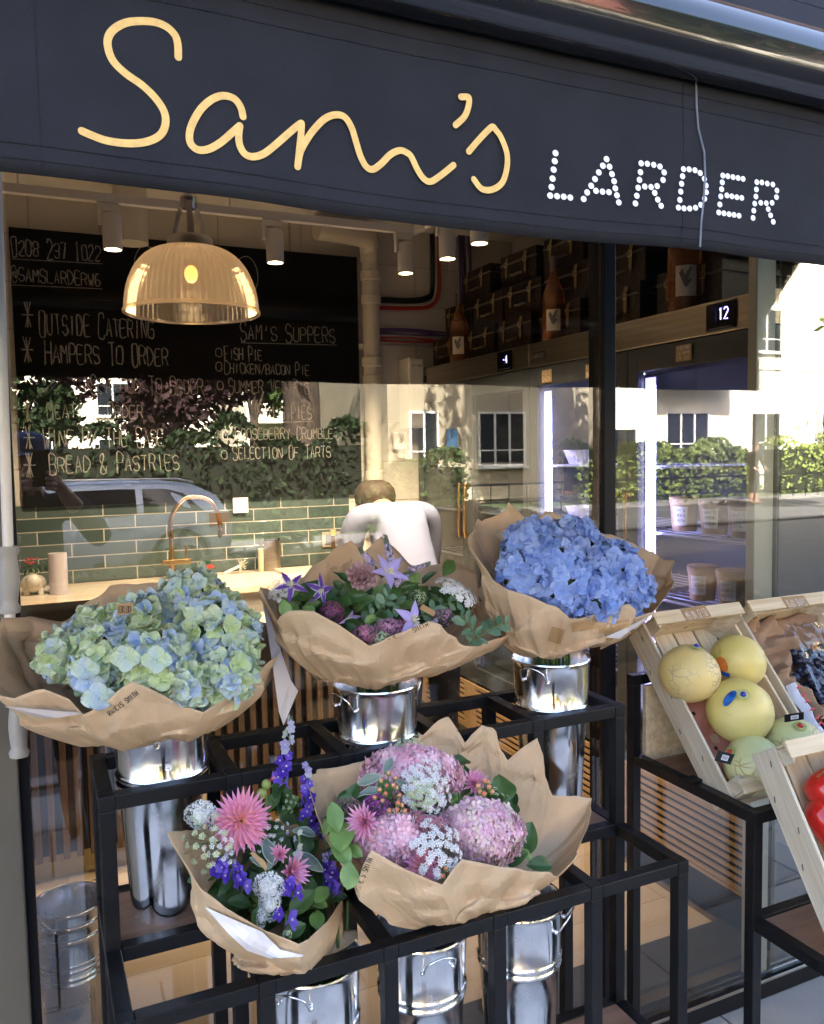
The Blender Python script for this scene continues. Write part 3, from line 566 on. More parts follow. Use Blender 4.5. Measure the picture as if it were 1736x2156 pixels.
# ------------------------------------------------------------------ refrigerators along the right wall
FX = 2.03
def fridge(y0, y1, lab, num, logo):
    rt = empty('display_refrigerator', (FX+.3, (y0+y1)/2, 0), lab, 'refrigerator', 'refrigerators along the side wall')
    y0 += .003; y1 -= .003; yc = (y0+y1)/2
    MB().box((2.62, y0, .40), (2.66, y1, 2.05)).box((FX+.04, y0, .40), (2.619, y0+.03, 2.05)).box((FX+.04, y1-.03, .40), (2.619, y1, 2.05)).box((FX+.04, y0+.031, 1.94), (2.619, y1-.031, 2.05)).box((FX+.04, y0+.031, .40), (2.619, y1-.031, .47)).build('cabinet', fridge_dark, rt)
    MB().box((FX, y0, 1.968), (FX+.039, y1, 2.072)).build('fascia', steel, rt, bevel=.002)
    MB().box((FX+.01, y0, .14), (FX+.05, y1, .395)).build('vent_panel', M('vent_back', (.03, .025, .02), .8), rt)
    mb = None
    for (a, b) in ((y0, yc-.002), (yc+.002, y1)):
        MB().box((FX, a, .14), (FX+.009, a+.06, .395)).box((FX, b-.06, .14), (FX+.009, b, .395)).box((FX, a+.061, .375), (FX+.009, b-.061, .395)).box((FX, a+.061, .14), (FX+.009, b-.061, .152)).build('vent_frame', plywood, rt)
        for k in range(8): z = .156+k*.0275; MB().box((FX, a+.061, z), (FX+.009, b-.061, z+.014)).build('louvre', plywood, rt)
    MB().box((FX+.03, y0, .0), (FX+.2, y1, .138)).build('plinth', dark_panel, rt)
    for k, (a, b) in enumerate(((y0, yc-.002), (yc+.002, y1))):
        d = MB().box((FX+.002, a, .41), (FX+.035, a+.055, 1.962)).box((FX+.002, b-.055, .41), (FX+.035, b, 1.962)).box((FX+.002, a+.0551, 1.88), (FX+.035, b-.0551, 1.962)).box((FX+.002, a+.0551, .41), (FX+.035, b-.0551, .49)).build('door', fridge_dark, rt, bevel=.002)
        MB().box((FX+.012, a+.055, .49), (FX+.02, b-.055, 1.88)).build('door_glass', fridge_glass, d)
        hy = b-.03 if k == 0 else a+.03
        MB().tube([(FX-.028, hy, 1.16), (FX-.032, hy, 1.19), (FX-.032, hy, 1.41), (FX-.028, hy, 1.44)], .008, 8).box((FX-.03, hy-.008, 1.165), (FX+.003, hy+.008, 1.18)).box((FX-.03, hy-.008, 1.42), (FX+.003, hy+.008, 1.435)).build('handle', brass, d, smooth=True, ang=40)
        for z in (.72, 1.045, 1.29, 1.535):
            mb = MB()
            for j in range(10): mb.tube([(FX+.07+j*.05, a+.035, z), (FX+.07+j*.05, b-.035, z)], .0022, 4)
            for yy in (a+.04, (a+b)/2, b-.04): mb.tube([(FX+.06, yy, z-.005), (2.6, yy, z-.005)], .003, 4)
            mb.tube([(FX+.06, a+.035, z-.004), (FX+.06, b-.035, z-.004)], .005, 6)
            mb.build('wire_shelf', M('shelf_wire', (.35, .36, .40), .4, .6), rt)
        ym = b-.075
        if num:
            mb = MB()
            MB().box((FX+.045, ym-.026, .60), (FX+.049, ym+.026, 1.86)).build('led_strip', M('led_halo', (.4, .4, .55), .4, emis=(.36, .30, 1.), es=.45), rt)  # strip widened and set glowing violet to stand in for the dots' halo
            for j in range(92): z = .61+j*.0135; mb.box((FX+.0435, ym-.006, z), (FX+.0448, ym+.006, z+.008))
            mb.build('led_dots', M('led_white', (1, 1, 1), .4, emis=(.72, .70, 1.), es=2.6), rt)
            mb = MB()
            for j in range(14): xx = FX+.10+j*.03; mb.box((xx, ym-.10, 1.934), (xx+.012, ym-.092, 1.9385))
            mb.build('led_dots', MATS['led_white'], rt)
            ld = bpy.data.lights.new('led_glow', 'AREA'); ld.shape = 'RECTANGLE'; ld.size = .02; ld.size_y = 1.2; ld.energy = .9; ld.color = (.6, .58, 1)
            lo = bpy.data.objects.new('led_glow', ld); COL.objects.link(lo); lo.location = (FX+.055, ym-.02, 1.23); lo.rotation_euler = (R(90), 0, R(45))
    dp = MB().box((FX-.006, y0+.135, 1.975), (FX-.0005, y0+.262, 2.064)).build('display', M('display_black', (.004, .004, .005), .15), rt, bevel=.004)
    seg = M('lit_digits', (.3, .3, 1), .4, emis=(.30, .26, 1), es=1.6)
    write(MB(), num or '-4', (FX-.0065, y0+.205 if num else y0+.21, 2.008), (0, -1, 0), (0, 0, 1), .036, .0035, (-1, 0, 0), 0, .0006, width=.045, smooth=False).build('digits', seg, dp)
    mb = MB()
    for j in range(9): mb.box((FX-.0068, y0+.15+j*.011, 1.982), (FX-.0062, y0+.156+j*.011, 1.984))
    mb.build('icons', M('icon_grey', (.25, .25, .3), .5), dp)
    MB().box((FX-.003, y1-.13, 1.995), (FX-.0005, y1-.03, 2.03)).build('badge', M('badge', (.06, .06, .06), .35, .6), rt)
    write(MB(), logo, (FX-.0035, y1-.04, 2.003), (0, -1, 0), (0, 0, 1), .016, .0025, (-1, 0, 0), 0, .0005, width=.08).build('badge_lettering', M('badge_text', (.4, .39, .36), .4, .6), rt)
    return rt
fridge(1.366, 2.55, 'two-door display refrigerator at the back wall under the wicker hampers', '', 'INFRICO')
fridge(.03, 1.366, 'two-door display refrigerator with lit violet LED strips and the number 12', '12', 'INFRICO')
# cards on the refrigerator
def sign_card(name, lab, pos, wd_, ht, xd, nrm, lines, mt=kraft_tag, it=white_ink, lw=.0014, grp=None, tilt=0):
    rt = empty(name, pos, lab, 'price card', grp); xd = V(xd).normalized(); nrm = V(nrm).normalized(); up = nrm.cross(xd); pos = V(pos)
    if up.z < 0: up = -up
    MB().add([pos-xd*wd_/2, pos+xd*wd_/2, pos+xd*wd_/2+up*ht, pos-xd*wd_/2+up*ht], [(0, 1, 2, 3)]).build('card', mt, rt, solid=.0008)
    n = len(lines); mb = MB()
    for k, l in enumerate(lines): write(mb, l, pos-xd*wd_*.42+up*(ht*(1-(k+.85)/n*.95))+nrm*.0007, xd, up, ht/n*.62, lw, nrm, .04, .0004, width=wd_*.84)
    mb.build('writing', it, rt); return rt
for x, y, lab, ls in ((1440, 760, 'kraft price card taped above the lit refrigerator door', ['SEAFOOD BISQUES', '250 GRAMS', '£9.50']), (1246, 795, 'small kraft price card beside the dark mullion', ['FISH PIES', 'FOR 2 £9.50']), (1152, 805, 'small kraft price card left of the violet LED strip', ['PIES £9', 'EACH'])):
    p_ = PX(x, y, FX-.004); sign_card('price_card', lab, p_, .075, .055, (0, -1, 0), (-1, 0, 0), ls)
# tubs and foil trays in the lit refrigerator
def tub(px, py, X, lab, ls, h=.125):
    c = PX(px, py, X); c.z = {1: 1.293, 2: 1.048}[1 if py < 1150 else 2]
    rt = empty('kraft_tub', c, lab, 'tub', 'kraft tubs in the lit refrigerator'); T = Matrix.Translation(c)
    MB().lathe([(.001, 0), (.043, 0), (.052, h-.02)], 26, T).build('cup', kraft_tub, rt, smooth=True, ang=40)
    MB().lathe([(.0535, h-.022), (.0545, h-.02), (.0545, h), (.05, h+.001), (.001, h-.004)], 26, T).build('lid', kraft_tub, rt, smooth=True, ang=40)
    a0 = math.atan2(-1.2, -2.3)
    MB().grid(lambda u, v: c+V(((.0455+.0075*v)*math.cos(a0-.55+1.1*u), (.0455+.0075*v)*math.sin(a0-.55+1.1*u), .022+.07*v)), 8, 2).build('label', paper_white, rt)
    xd = V((-math.sin(a0), math.cos(a0), 0)); nr = V((math.cos(a0), math.sin(a0), 0)); mb = MB()
    for k, l in enumerate(ls): write(mb, l, c+nr*.053+V((0, 0, .074-.019*k))-xd*.020, xd, (0, 0, 1), .010, .0011, nr, .05, .0004, width=.042)
    mb.build('writing', ink, rt)
for px, py, lab, ls in ((1442, 1108, 'kraft tub labelled lemon verbena on the middle shelf by the LED strip', ["SAM'S", 'LEMON &', 'VERBENA']), (1505, 1112, 'kraft tub labelled raspberry verbena sorbet between two others', ["SAM'S", 'RASPBERRY', 'VERBENA']), (1566, 1118, 'kraft tub labelled sorbet beside the pale corner post', ["SAM'S", 'MANGO &', 'SORBET']),
                        (1480, 1250, 'kraft tub labelled butter on the lower shelf by the LED strip', ["SAM'S", 'LOBSTER', 'BUTTER']), (1542, 1256, 'kraft tub labelled peanut butter on the lower shelf', ["SAM'S", 'CASHEW', 'BUTTER'])): tub(px, py, 2.2, lab, ls)
foil = M('crimped_foil', (.42, .41, .50), .4, .4, bump=.2, bscale=80)
for px, py, z, lab in ((1228, 955, 1.538, 'clear plastic tray on the upper wire shelf'), (1232, 1078, 1.293, 'clear plastic tray on the shelf above the blue hydrangeas')):
    c = PX(px, py, 2.18); c.z = z; rt = empty('foil_tray', c, lab, 'tray', 'trays in the refrigerator')
    mb = MB(); n = 40
    for k, (s_, zz) in enumerate(((.7, 0), (1, .06), (1.06, .062), (1.06, .06))):
        for j in range(n):
            a = 2*PI*j/n; ca, sa = math.cos(a), math.sin(a); q = max(abs(ca), abs(sa))**.6*(1+.02*(j % 2)); mb.v.append(c+V((.06*ca/q*s_, .085*sa/q*s_, zz)))
    for k in range(3):
        for j in range(n): mb.f.append([k*n+j, k*n+(j+1) % n, (k+1)*n+(j+1) % n, (k+1)*n+j]); mb.mi.append(0)
    mb.f.append(list(range(n))); mb.mi.append(0); mb.build('tray', foil, rt)

# hampers on top of the refrigerators
wicker = M('dark_wicker', (.032, .022, .016), .42, var=.5, scale=60)
leather = M('tan_leather', (.20, .15, .07), .5); buckle_m = M('brass_buckle', (.5, .4, .2), .3, 1.)
def hamper_meshes():
    L, Dp, H = .30, .34, .112
    def wall(o, ud, nd, ln, h):
        nu = int(ln/.0075); nv = int(h/.0065); mb = MB()
        return lambda u, v: V(o)+V(ud)*(ln*u)+V((0, 0, h*v))+V(nd)*(.0035*math.sin(PI*nu*u+PI*round(nv*v))*1.0), nu, nv
    def shell(h, z0, top):
        mb = MB()
        for o_, ud, nd, ln in (((0, L/2, z0), (0, -1, 0), (-1, 0, 0), L), ((0, -L/2, z0), (1, 0, 0), (0, -1, 0), Dp), ((0, L/2, z0), (1, 0, 0), (0, 1, 0), Dp)):
            f_, nu, nv = wall(o_, ud, nd, ln, h); mb.grid(f_, nu*2, nv)
        mb.add([(0, -L/2, z0+h*top), (Dp, -L/2, z0+h*top), (Dp, L/2, z0+h*top), (0, L/2, z0+h*top)], [(0, 1, 2, 3)])
        mb.add([(Dp, -L/2, z0), (Dp, L/2, z0), (Dp, L/2, z0+h), (Dp, -L/2, z0+h)], [(0, 1, 2, 3)])
        return mb
    def rope(z):
        mb = MB(); path = [(-.004, L/2+.003, z), (-.004, -L/2-.003, z), (Dp, -L/2-.003, z)]
        for s_ in (0, PI):
            pts = [V((-.004+.003*math.cos(k*.9+s_), L/2-L*k/70, z+.003*math.sin(k*.9+s_))) for k in range(71)]; mb.tube(pts, .0032, 5)
        return mb
    b = shell(H, 0, 1).mesh('hamper_body', wicker, True); l = shell(.04, H+.004, 1).mesh('hamper_lid', wicker, True)
    r_ = rope(H+.002).mesh('hamper_rope', M('pale_wicker_edge', (.12, .10, .07), .5))
    st = MB().add([(-.006, -.011, H+.035), (-.006, .011, H+.035), (-.012, .011, H+.01), (-.012, -.011, H+.01), (-.012, .009, H-.055), (-.012, -.009, H-.055), (-.011, 0, H-.068)], [(0, 1, 2, 3), (3, 2, 4, 5), (5, 4, 6)]).mesh('hamper_strap', leather)
    bk = MB().tube([(-.015, -.013, H-.012), (-.015, .013, H-.012), (-.015, .013, H+.008), (-.015, -.013, H+.008), (-.015, -.013, H-.012)], .0018, 5).mesh('hamper_buckle', buckle_m)
    hd = MB().tube(crom([(-.004, -.035, H*.5), (-.022, -.03, H*.46), (-.026, 0, H*.42), (-.022, .03, H*.46), (-.004, .035, H*.5)], 5), .005, 6).mesh('hamper_handle', M('pale_wicker_edge', (.12, .10, .07), .5), True)
    return b, l, r_, st, bk, hd
HB = hamper_meshes()
rows = {0: [2.32, 1.93, 1.585, 1.23, .86, .46], 1: [2.18, 1.87, 1.55, 1.20, .84, .44], 2: [2.02, 1.63, 1.26, .90, .52]}
words = ['second-closest', 'first']
for r_, ys in rows.items():
    for i, y in enumerate(ys):
        base = V((2.09+random.uniform(0, .02)+.02*r_, y, 2.073+r_*.157))
        where = ['bottom', 'middle', 'top'][r_]
        ref = ('at the back wall end', 'second from the back wall', 'third from the back wall', 'just behind the dark mullion', 'beside the large half-hidden bottle', 'next to the window glass')[i]
        rt = empty('wicker_hamper', base, 'dark wicker hamper in the %s row on the refrigerators, %s' % (where, ref), 'hamper', 'wicker hampers stacked on the refrigerators')
        mw = Matrix.Translation(base) @ Matrix.Rotation(random.uniform(-.05, .05), 4, 'Z')
        bd = inst('basket', HB[0], rt, mw); lid = inst('lid', HB[1], rt, mw); inst('rope_edge', HB[2], rt, mw)
        for dy in (-.075, .085):
            inst('strap', HB[3], rt, mw @ Matrix.Translation((0, dy, 0))); inst('buckle', HB[4], rt, mw @ Matrix.Translation((0, dy, 0)))
        inst('handle', HB[5], rt, mw)
# magnum bottles
amber = M('amber_wine', (.75, .27, .08), .06, trans=.8, ior=1.4)
for px, py, lab in ((971, 768, 'tall amber wine bottle beside the back wall end of the hampers'), (1170, 719, 'tall amber wine bottle standing in front of the middle hampers'), (1445, 652, 'large amber wine bottle whose neck the awning hides')):
    c = PX(px, py, 2.075); c.z = 2.073; c.x = 2.068
    big = 1.0 if px < 1400 else 1.14
    rt = empty('wine_bottle', c, lab, 'bottle', 'amber wine bottles on the refrigerators'); T = Matrix.Translation(c) @ Matrix.Scale(big, 4)
    MB().lathe([(.001, .008), (.046, 0), (.05, .006), (.05, .17), (.046, .20), (.03, .235), (.018, .265), (.0155, .30), (.001, .30)], 28, T).build('glass', amber, rt, smooth=True, ang=60)
    MB().lathe([(.0168, .295), (.0172, .30), (.0172, .352), (.001, .353)], 18, T).build('capsule', M('foil_capsule', (.20, .17, .15), .35, .7), rt, smooth=True, ang=40)
    a0 = math.atan2(-1, -.75)
    MB().grid(lambda u, v: T @ V((.0506*math.cos(a0-.62+1.24*u), .0506*math.sin(a0-.62+1.24*u), .035+.09*v)), 10, 1).build('label', M('cream_label', (.62, .55, .45), .8), rt)
    mb = MB()
    for k in range(7):
        pts = [T @ V((.0511*math.cos(a0+.05+.30*t_*math.cos(k)-.1), .0511*math.sin(a0+.05+.30*t_*math.cos(k)-.1), .062+.045*t_*(.5+.5*abs(math.sin(k*1.3)))+.002*k)) for t_ in (0, .4, .8, 1)]
        mb.ribbon(pts, .010, (math.cos(a0), math.sin(a0), 0), False)
    mb.build('feather_print', M('grey_print', (.16, .16, .17), .8), rt)
from mathutils.bvhtree import BVHTree
# ------------------------------------------------------------------ flower stand
T2 = .026
XS = [.075+.2168*k for k in range(6)]                 # left edges of the uprights
YF, YM, YB = -.533, -.333, -.133                       # front edges of the three rows of uprights
ZL, ZU, ZS, ZS2 = .756, 1.027, .752, .335
fs = empty('flower_stand', (.63, -.32, GZ), 'two-step black square-tube stand holding the flower buckets', 'flower stand')
def bar(nm, lo, hi, rt, mt=black_steel): return MB().box(lo, hi).build(nm, mt, rt, bevel=.0018)
for i, x in enumerate(XS):
    bar('upright', (x, YF, GZ), (x+T2, YF+T2, ZL-T2-.0006), fs); bar('upright', (x, YM, GZ), (x+T2, YM+T2, ZU-T2-.0006), fs); bar('upright', (x, YB, GZ), (x+T2, YB+T2, ZU-T2-.0006), fs)
    for y, z in ((YF, ZL), (YM, ZU), (YB, ZU)): MB().box((x-.0006, y-.0006, z-T2-.0004), (x+T2+.0006, y+T2+.0006, z+.0006)).build('corner_joint', black_steel, fs, bevel=.0015)
    bar('cross_rail', (x, YF+T2+.001, ZL-T2), (x+T2, YM-.001, ZL), fs); bar('cross_rail', (x, YM+T2+.001, ZU-T2), (x+T2, YB-.001, ZU), fs)
    if i < 5:
        a, b = x+T2+.001, XS[i+1]-.001
        for y, z in ((YF, ZL), (YM, ZL), (YM, ZU), (YB, ZU), (YF, ZS2), (YM, ZS2), (YB, ZL)): bar('rail', (a, y, z-T2), (b, y+T2, z), fs)
    if i in (0, 5):
        bar('cross_rail', (x, YM+T2+.001, ZL-T2), (x+T2, YB-.001, ZL), fs); bar('cross_rail', (x, YF+T2+.001, ZS2-T2), (x+T2, YM-.001, ZS2), fs)
MB().box((XS[0]+T2+.002, YM+T2+.002, ZL-.010), (XS[5]-.002, YB-.002, ZL-.002)).build('shelf_board', shelf_wood, fs)
MB().box((XS[0]+T2+.002, YF+T2+.002, ZS2-.010), (XS[5]-.002, YM-.002, ZS2-.002)).build('shelf_board', shelf_wood, fs)

# ------------------------------------------------------------------ zinc buckets
def bucket_meshes(h=.372):
    rt_, rb = .088, .066; R_ = lambda z: rb+(rt_-rb)*z/h
    z1 = h-.105; z2 = h-.120
    pr = [(.0005, .004), (rb-.003, .004), (rb-.003, 0), (rb+.001, 0), (rb+.001, .005)]
    def ridge(z): return [(R_(z-.007), z-.007), (R_(z)+.003, z-.003), (R_(z)+.0042, z), (R_(z)+.003, z+.003), (R_(z+.007), z+.007)]
    pr += [(R_(.1), .1), (R_(.18), .18)] + ridge(z2) + ridge(z1) + [(R_(h-.012), h-.012), (R_(h)+.001, h-.004), (R_(h)+.003, h-.001), (R_(h)+.002, h+.002), (R_(h)-.001, h+.001), (R_(h)-.0025, h-.004), (R_(.2)-.002, .2), (rb-.001, .008), (.0005, .008)]
    body = MB().lathe(pr, 56).mesh('bucket_body', chrome, True, ang=50)
    hn = MB()
    pts = crom([(rt_+.002, -.030, h-.035), (rt_+.016, -.026, h-.012), (rt_+.022, 0, h-.002), (rt_+.016, .026, h-.012), (rt_+.002, .030, h-.035)], 6)
    hn.tube(pts, .0020, 6)
    for s in (-1, 1): hn.ball((rt_-.003, s*.030, h-.037), .0048, 8, 5)
    return body, hn.mesh('bucket_handle', chrome, True)
BK = bucket_meshes()
def bucket(x, y, z, rot, lab, tilt=(0, 0), grp='zinc flower buckets on the stand'):
    c = V((x, y, z)); rt = empty('zinc_bucket', c, lab, 'bucket', grp)
    mw = Matrix.Translation(c) @ Matrix.Rotation(tilt[0], 4, 'X') @ Matrix.Rotation(tilt[1], 4, 'Y') @ Matrix.Rotation(rot, 4, 'Z')
    inst('pail', BK[0], rt, mw)
    for s in (0, PI): inst('handle', BK[1], rt, mw @ Matrix.Rotation(s, 4, 'Z'))
cx = [XS[k]+T2/2+.1084 for k in range(5)]
ZB = ZL-.002; yb, yf = -.22, -.42
bucket(cx[0], yb, ZB, 1.0, 'polished zinc bucket under the green and blue hydrangea bouquet')
bucket(cx[2], yb, ZB, .35, 'polished zinc bucket under the clematis and carnation bouquet')
bucket(cx[4], yb, ZB, .55, 'polished zinc bucket with open rim under the sky-blue hydrangeas')
bucket(cx[1], yf, ZS2-.002, .9, 'zinc bucket below the purple delphinium and dahlia bouquet')
bucket(cx[2], yf, ZS2-.002, 1.5, 'zinc bucket below the left half of the pink hydrangea bouquet')
bucket(cx[3], yf, ZS2-.002, 2.3, 'zinc bucket below the right half of the pink hydrangea bouquet')
# empty buckets nested on the shop floor behind the glass
for k in range(3): bucket(.035, .50, .001+.035*k, .4*k, ('lowest', 'middle', 'topmost')[k]+' of three empty zinc buckets nested in a stack inside by the grey post', grp='nested zinc buckets on the shop floor')

# ------------------------------------------------------------------ crank handle of the awning
cr_ = empty('awning_crank', (-.05, -.10, 1.0), 'white awning crank rod with grey plastic grips hanging by the post', 'crank handle')
rod = M('white_rod', (.70, .68, .64), .35); grip = M('grey_grip', (.32, .31, .28), .45)
A_, B_, C_, D_ = P(2, 480, 1.68), P(17, 1150, 1.68), P(20, 1290, 1.68), P(28, 1400, 1.68)
A_.z = 2.30
MB().tube([A_, B_], .0095, 14).build('rod', rod, cr_, smooth=True, ang=40)
def gripm(a, b, r):
    n = 14; pts = [a.lerp(b, k/n) for k in range(n+1)]; rs = [r*1.25, r*1.3, r*1.0] + [r*(.95+.25*math.sin(PI*(k-2)/(n-4))) for k in range(3, n-2)] + [r*1.0, r*1.3, r*1.2]
    return MB().tube(pts, rs, 16)
gripm(B_, C_, .0150).build('grip', grip, cr_, smooth=True, ang=50)
MB().tube([C_, D_, D_+V((.0, .0, -.01))], .0095, 14).build('rod', rod, cr_, smooth=True, ang=40)
E_, F_ = P(36, 1470, 1.68), P(41, 1592, 1.68)
MB().tube([D_, E_], .0095, 10).build('rod', rod, cr_, smooth=True); gripm(E_, F_, .0140).build('grip', grip, cr_, smooth=True, ang=50)

# ------------------------------------------------------------------ flower parts
def Mg(name, stops, axis=0, rough=.6, transl=.2, rnd=0., absx=False):
    m = bpy.data.materials.new(name); m.use_nodes = True; N = m.node_tree.nodes; L = m.node_tree.links; b = N['Principled BSDF']; b.inputs['Roughness'].default_value = rough
    tc = N.new('ShaderNodeTexCoord'); sp = N.new('ShaderNodeSeparateXYZ'); L.new(tc.outputs['Object'], sp.inputs[0]); s = sp.outputs[axis]
    if absx:
        a = N.new('ShaderNodeMath'); a.operation = 'ABSOLUTE'; L.new(s, a.inputs[0]); s = a.outputs[0]
    oi = N.new('ShaderNodeObjectInfo'); ma = N.new('ShaderNodeMath'); ma.operation = 'MULTIPLY_ADD'; L.new(oi.outputs['Random'], ma.inputs[0]); ma.inputs[1].default_value = rnd; L.new(s, ma.inputs[2])
    nz = N.new('ShaderNodeTexNoise'); nz.inputs['Scale'].default_value = 9; L.new(tc.outputs['Object'], nz.inputs[0])
    m2 = N.new('ShaderNodeMath'); m2.operation = 'MULTIPLY_ADD'; L.new(nz.outputs[0], m2.inputs[0]); m2.inputs[1].default_value = .12; L.new(ma.outputs[0], m2.inputs[2])
    cr = N.new('ShaderNodeValToRGB'); e = cr.color_ramp.elements
    while len(e) < len(stops): e.new(.5)
    for i, (p_, c) in enumerate(stops): e[i].position = p_; e[i].color = (*c, 1)
    L.new(m2.outputs[0], cr.inputs[0]); L.new(cr.outputs[0], b.inputs['Base Color'])
    t = N.new('ShaderNodeBsdfTranslucent'); L.new(cr.outputs[0], t.inputs[0]); mx = N.new('ShaderNodeMixShader'); mx.inputs[0].default_value = transl
    L.new(b.outputs[0], mx.inputs[1]); L.new(t.outputs[0], mx.inputs[2]); L.new(mx.outputs[0], N['Material Output'].inputs[0])
    return m
def petal(mb, L, W, prof, cup=0., curl=0., rot=0., lift=0., tilt=0., nu=5, nv=4, wave=0., x0=0., seed=0):
    Rz = Matrix.Rotation(rot, 4, 'Z') @ Matrix.Translation((x0, 0, lift)) @ Matrix.Rotation(-tilt, 4, 'Y')
    def fn(u, v):
        y = (2*v-1); hw = W*prof(u)
        return Rz @ V((L*u, y*hw, cup*y*y*hw/W*abs(W) + curl*u*u + wave*math.sin(5*y+3*u+seed)*u))
    mb.grid(fn, nu, nv)
rnd_p = lambda u: max(.02, math.sin(PI*min(1, .06+.90*u**.85))**.62)
oval = lambda u: max(.0, math.sin(PI*u)**.8)
lance = lambda u: max(.0, math.sin(PI*u**.75)**1.0*(1-.35*u))
spoon = lambda u: .25+.75*math.sin(PI*min(1, .05+.78*u))
def hyd_mesh(k, mt, cup=.22, wv=.045):
    mb = MB()
    for j in range(4):
        petal(mb, .56*random.uniform(.9, 1.08), .33*random.uniform(.92, 1.08), rnd_p, cup=random.uniform(-.3, -.05)*cup, curl=random.uniform(-.26, .24), rot=PI/2*j+random.uniform(-.12, .12), lift=.012*(j % 2), tilt=random.uniform(.0, .6), nu=5, nv=5, wave=wv, x0=.02, seed=k*3+j)
    mb.ball((0, 0, .03), .045, 6, 4); return mb.mesh('hydrangea_floret', mt, True)
blue_green = M('blue_green_petal', (.3, .4, .6), .6, rand=[(.24, .40, .84), (.36, .52, .82), (.46, .60, .76), (.52, .66, .54), (.52, .66, .30), (.44, .59, .20), (.60, .70, .45)], scale=1.6, var=.62, transl=.22, petal=.75, bump=.5, bscale=12)
sky_blue = M('sky_blue_petal', (.2, .35, .8), .6, rand=[(.20, .33, .78), (.27, .42, .84), (.34, .49, .87), (.44, .58, .90), (.30, .44, .82)], scale=1.6, var=.5, transl=.22, petal=.75, rimc=(.55, .69, .97), bump=.5, bscale=12)
HG = [hyd_mesh(k, blue_green) for k in range(6)]; HBL = [hyd_mesh(k, sky_blue) for k in range(6)]
core_m = M('flower_core', (.05, .09, .04), .8); stem_m = M('green_stem', (.07, .14, .03), .6, var=.2)
def px_m(p): return (V(p)-CAM).dot(FW)/FPX
def hyd_head(root, px, py, q, rpx, meshes, nf, size, squash=1., face=None):
    c = P(px, py, q); r = rpx*px_m(c)
    hd = MB().ball(c, r*.80, 14, 10).build('hydrangea_head', core_m, root, smooth=True)
    cam_d = (CAM-c).normalized(); ax = (face or (cam_d+V((0, -.1, .7)))).normalized(); g = PI*(3-math.sqrt(5)); k = 0
    N_ = int(nf*2.5)
    for i in range(N_):
        zz = 1-(i+.5)/N_*1.30; 
        if zz < -.35: continue
        rr = math.sqrt(max(0, 1-zz*zz)); a = g*i
        d = frame(V((0, 0, 0)), ax).to_3x3() @ V((rr*math.cos(a), rr*math.sin(a), zz)); d = (d+V([random.uniform(-.13, .13) for _ in range(3)])).normalized()
        nrm = (d+V([random.uniform(-.38, .38) for _ in range(3)])).normalized()
        s = size*random.uniform(.82, 1.15)
        inst('floret', meshes[k % len(meshes)], hd, frame(c+d*r*random.uniform(.88, 1.06), nrm, V([random.uniform(-1, 1) for _ in range(3)]), s)); k += 1
    return hd
leaf_a = M('leaf_green', (.06, .13, .035), .38, rand=[(.030, .075, .022), (.045, .105, .03), (.075, .15, .04), (.12, .21, .06)], scale=4, transl=.12, bump=.1, bscale=14)
leaf_b = M('leaf_lime', (.14, .25, .06), .4, rand=[(.12, .22, .05), (.17, .29, .08), (.22, .34, .11)], scale=4, transl=.18)
leaf_e = M('leaf_eucalyptus', (.09, .17, .09), .5, rand=[(.07, .14, .07), (.10, .19, .10), (.15, .25, .15)], scale=4, transl=.12)
leaf_g = M('leaf_grey_felt', (.17, .22, .18), .85, rand=[(.15, .20, .16), (.20, .26, .22)], scale=5, bump=.2, bscale=30)
felt_edge = M('leaf_white_edge', (.42, .47, .40), .9)
def leaf_mesh(nm, mt, W=.28, prof=oval, fold=.12, curl=-.15, edge=None):
    mb = MB(); Lf = 1.
    def fn(u, v):
        y = 2*v-1; hw = W*prof(u); return V((u, y*hw, fold*abs(y)*hw/W + curl*u*u + .03*math.sin(9*u+2*y)*abs(y)))
    mb.grid(fn, 9, 6)
    if edge:
        mb.cur = 1
        for s in (0, 1): mb.tube([fn(k/14, s) for k in range(15)], .018, 4, False)
    return mb.mesh(nm, [mt]+([edge] if edge else []), True)
LA = [leaf_mesh('leaf', leaf_a, .30, oval, .14, -.12), leaf_mesh('leaf', leaf_a, .36, lambda u: oval(u**.8), .10, -.22), leaf_mesh('leaf', leaf_a, .24, lance, .16, -.06)]
LB = [leaf_mesh('leaf', leaf_b, .36, lambda u: oval(u**.85), .12, -.15), leaf_mesh('leaf', leaf_b, .28, oval, .18, .08)]
LE = [leaf_mesh('leaf', leaf_e, .20, oval, .06, -.05), leaf_mesh('leaf', leaf_e, .30, oval, .05, .05)]
LG = [leaf_mesh('leaf', leaf_g, .20, oval, .10, -.2, felt_edge)]
def leafp(root, meshes, px, py, q, lpx, ang, tilt=.5):
    """a leaf whose middle sits at px,py; ang = direction in the picture plane, tilt = lean towards the viewer"""
    c = P(px, py, q); L = lpx*px_m(c); cam_d = (CAM-c).normalized()
    d = (CR*math.cos(ang)+CU*math.sin(ang)); nrm = (cam_d*.8+V((0, 0, .5))+V([random.uniform(-.5, .5) for _ in range(3)])).normalized()
    d = (d - nrm*d.dot(nrm)).normalized()
    return inst('leaf', random.choice(meshes), root, frame(c-d*L*.5, nrm, d, L))
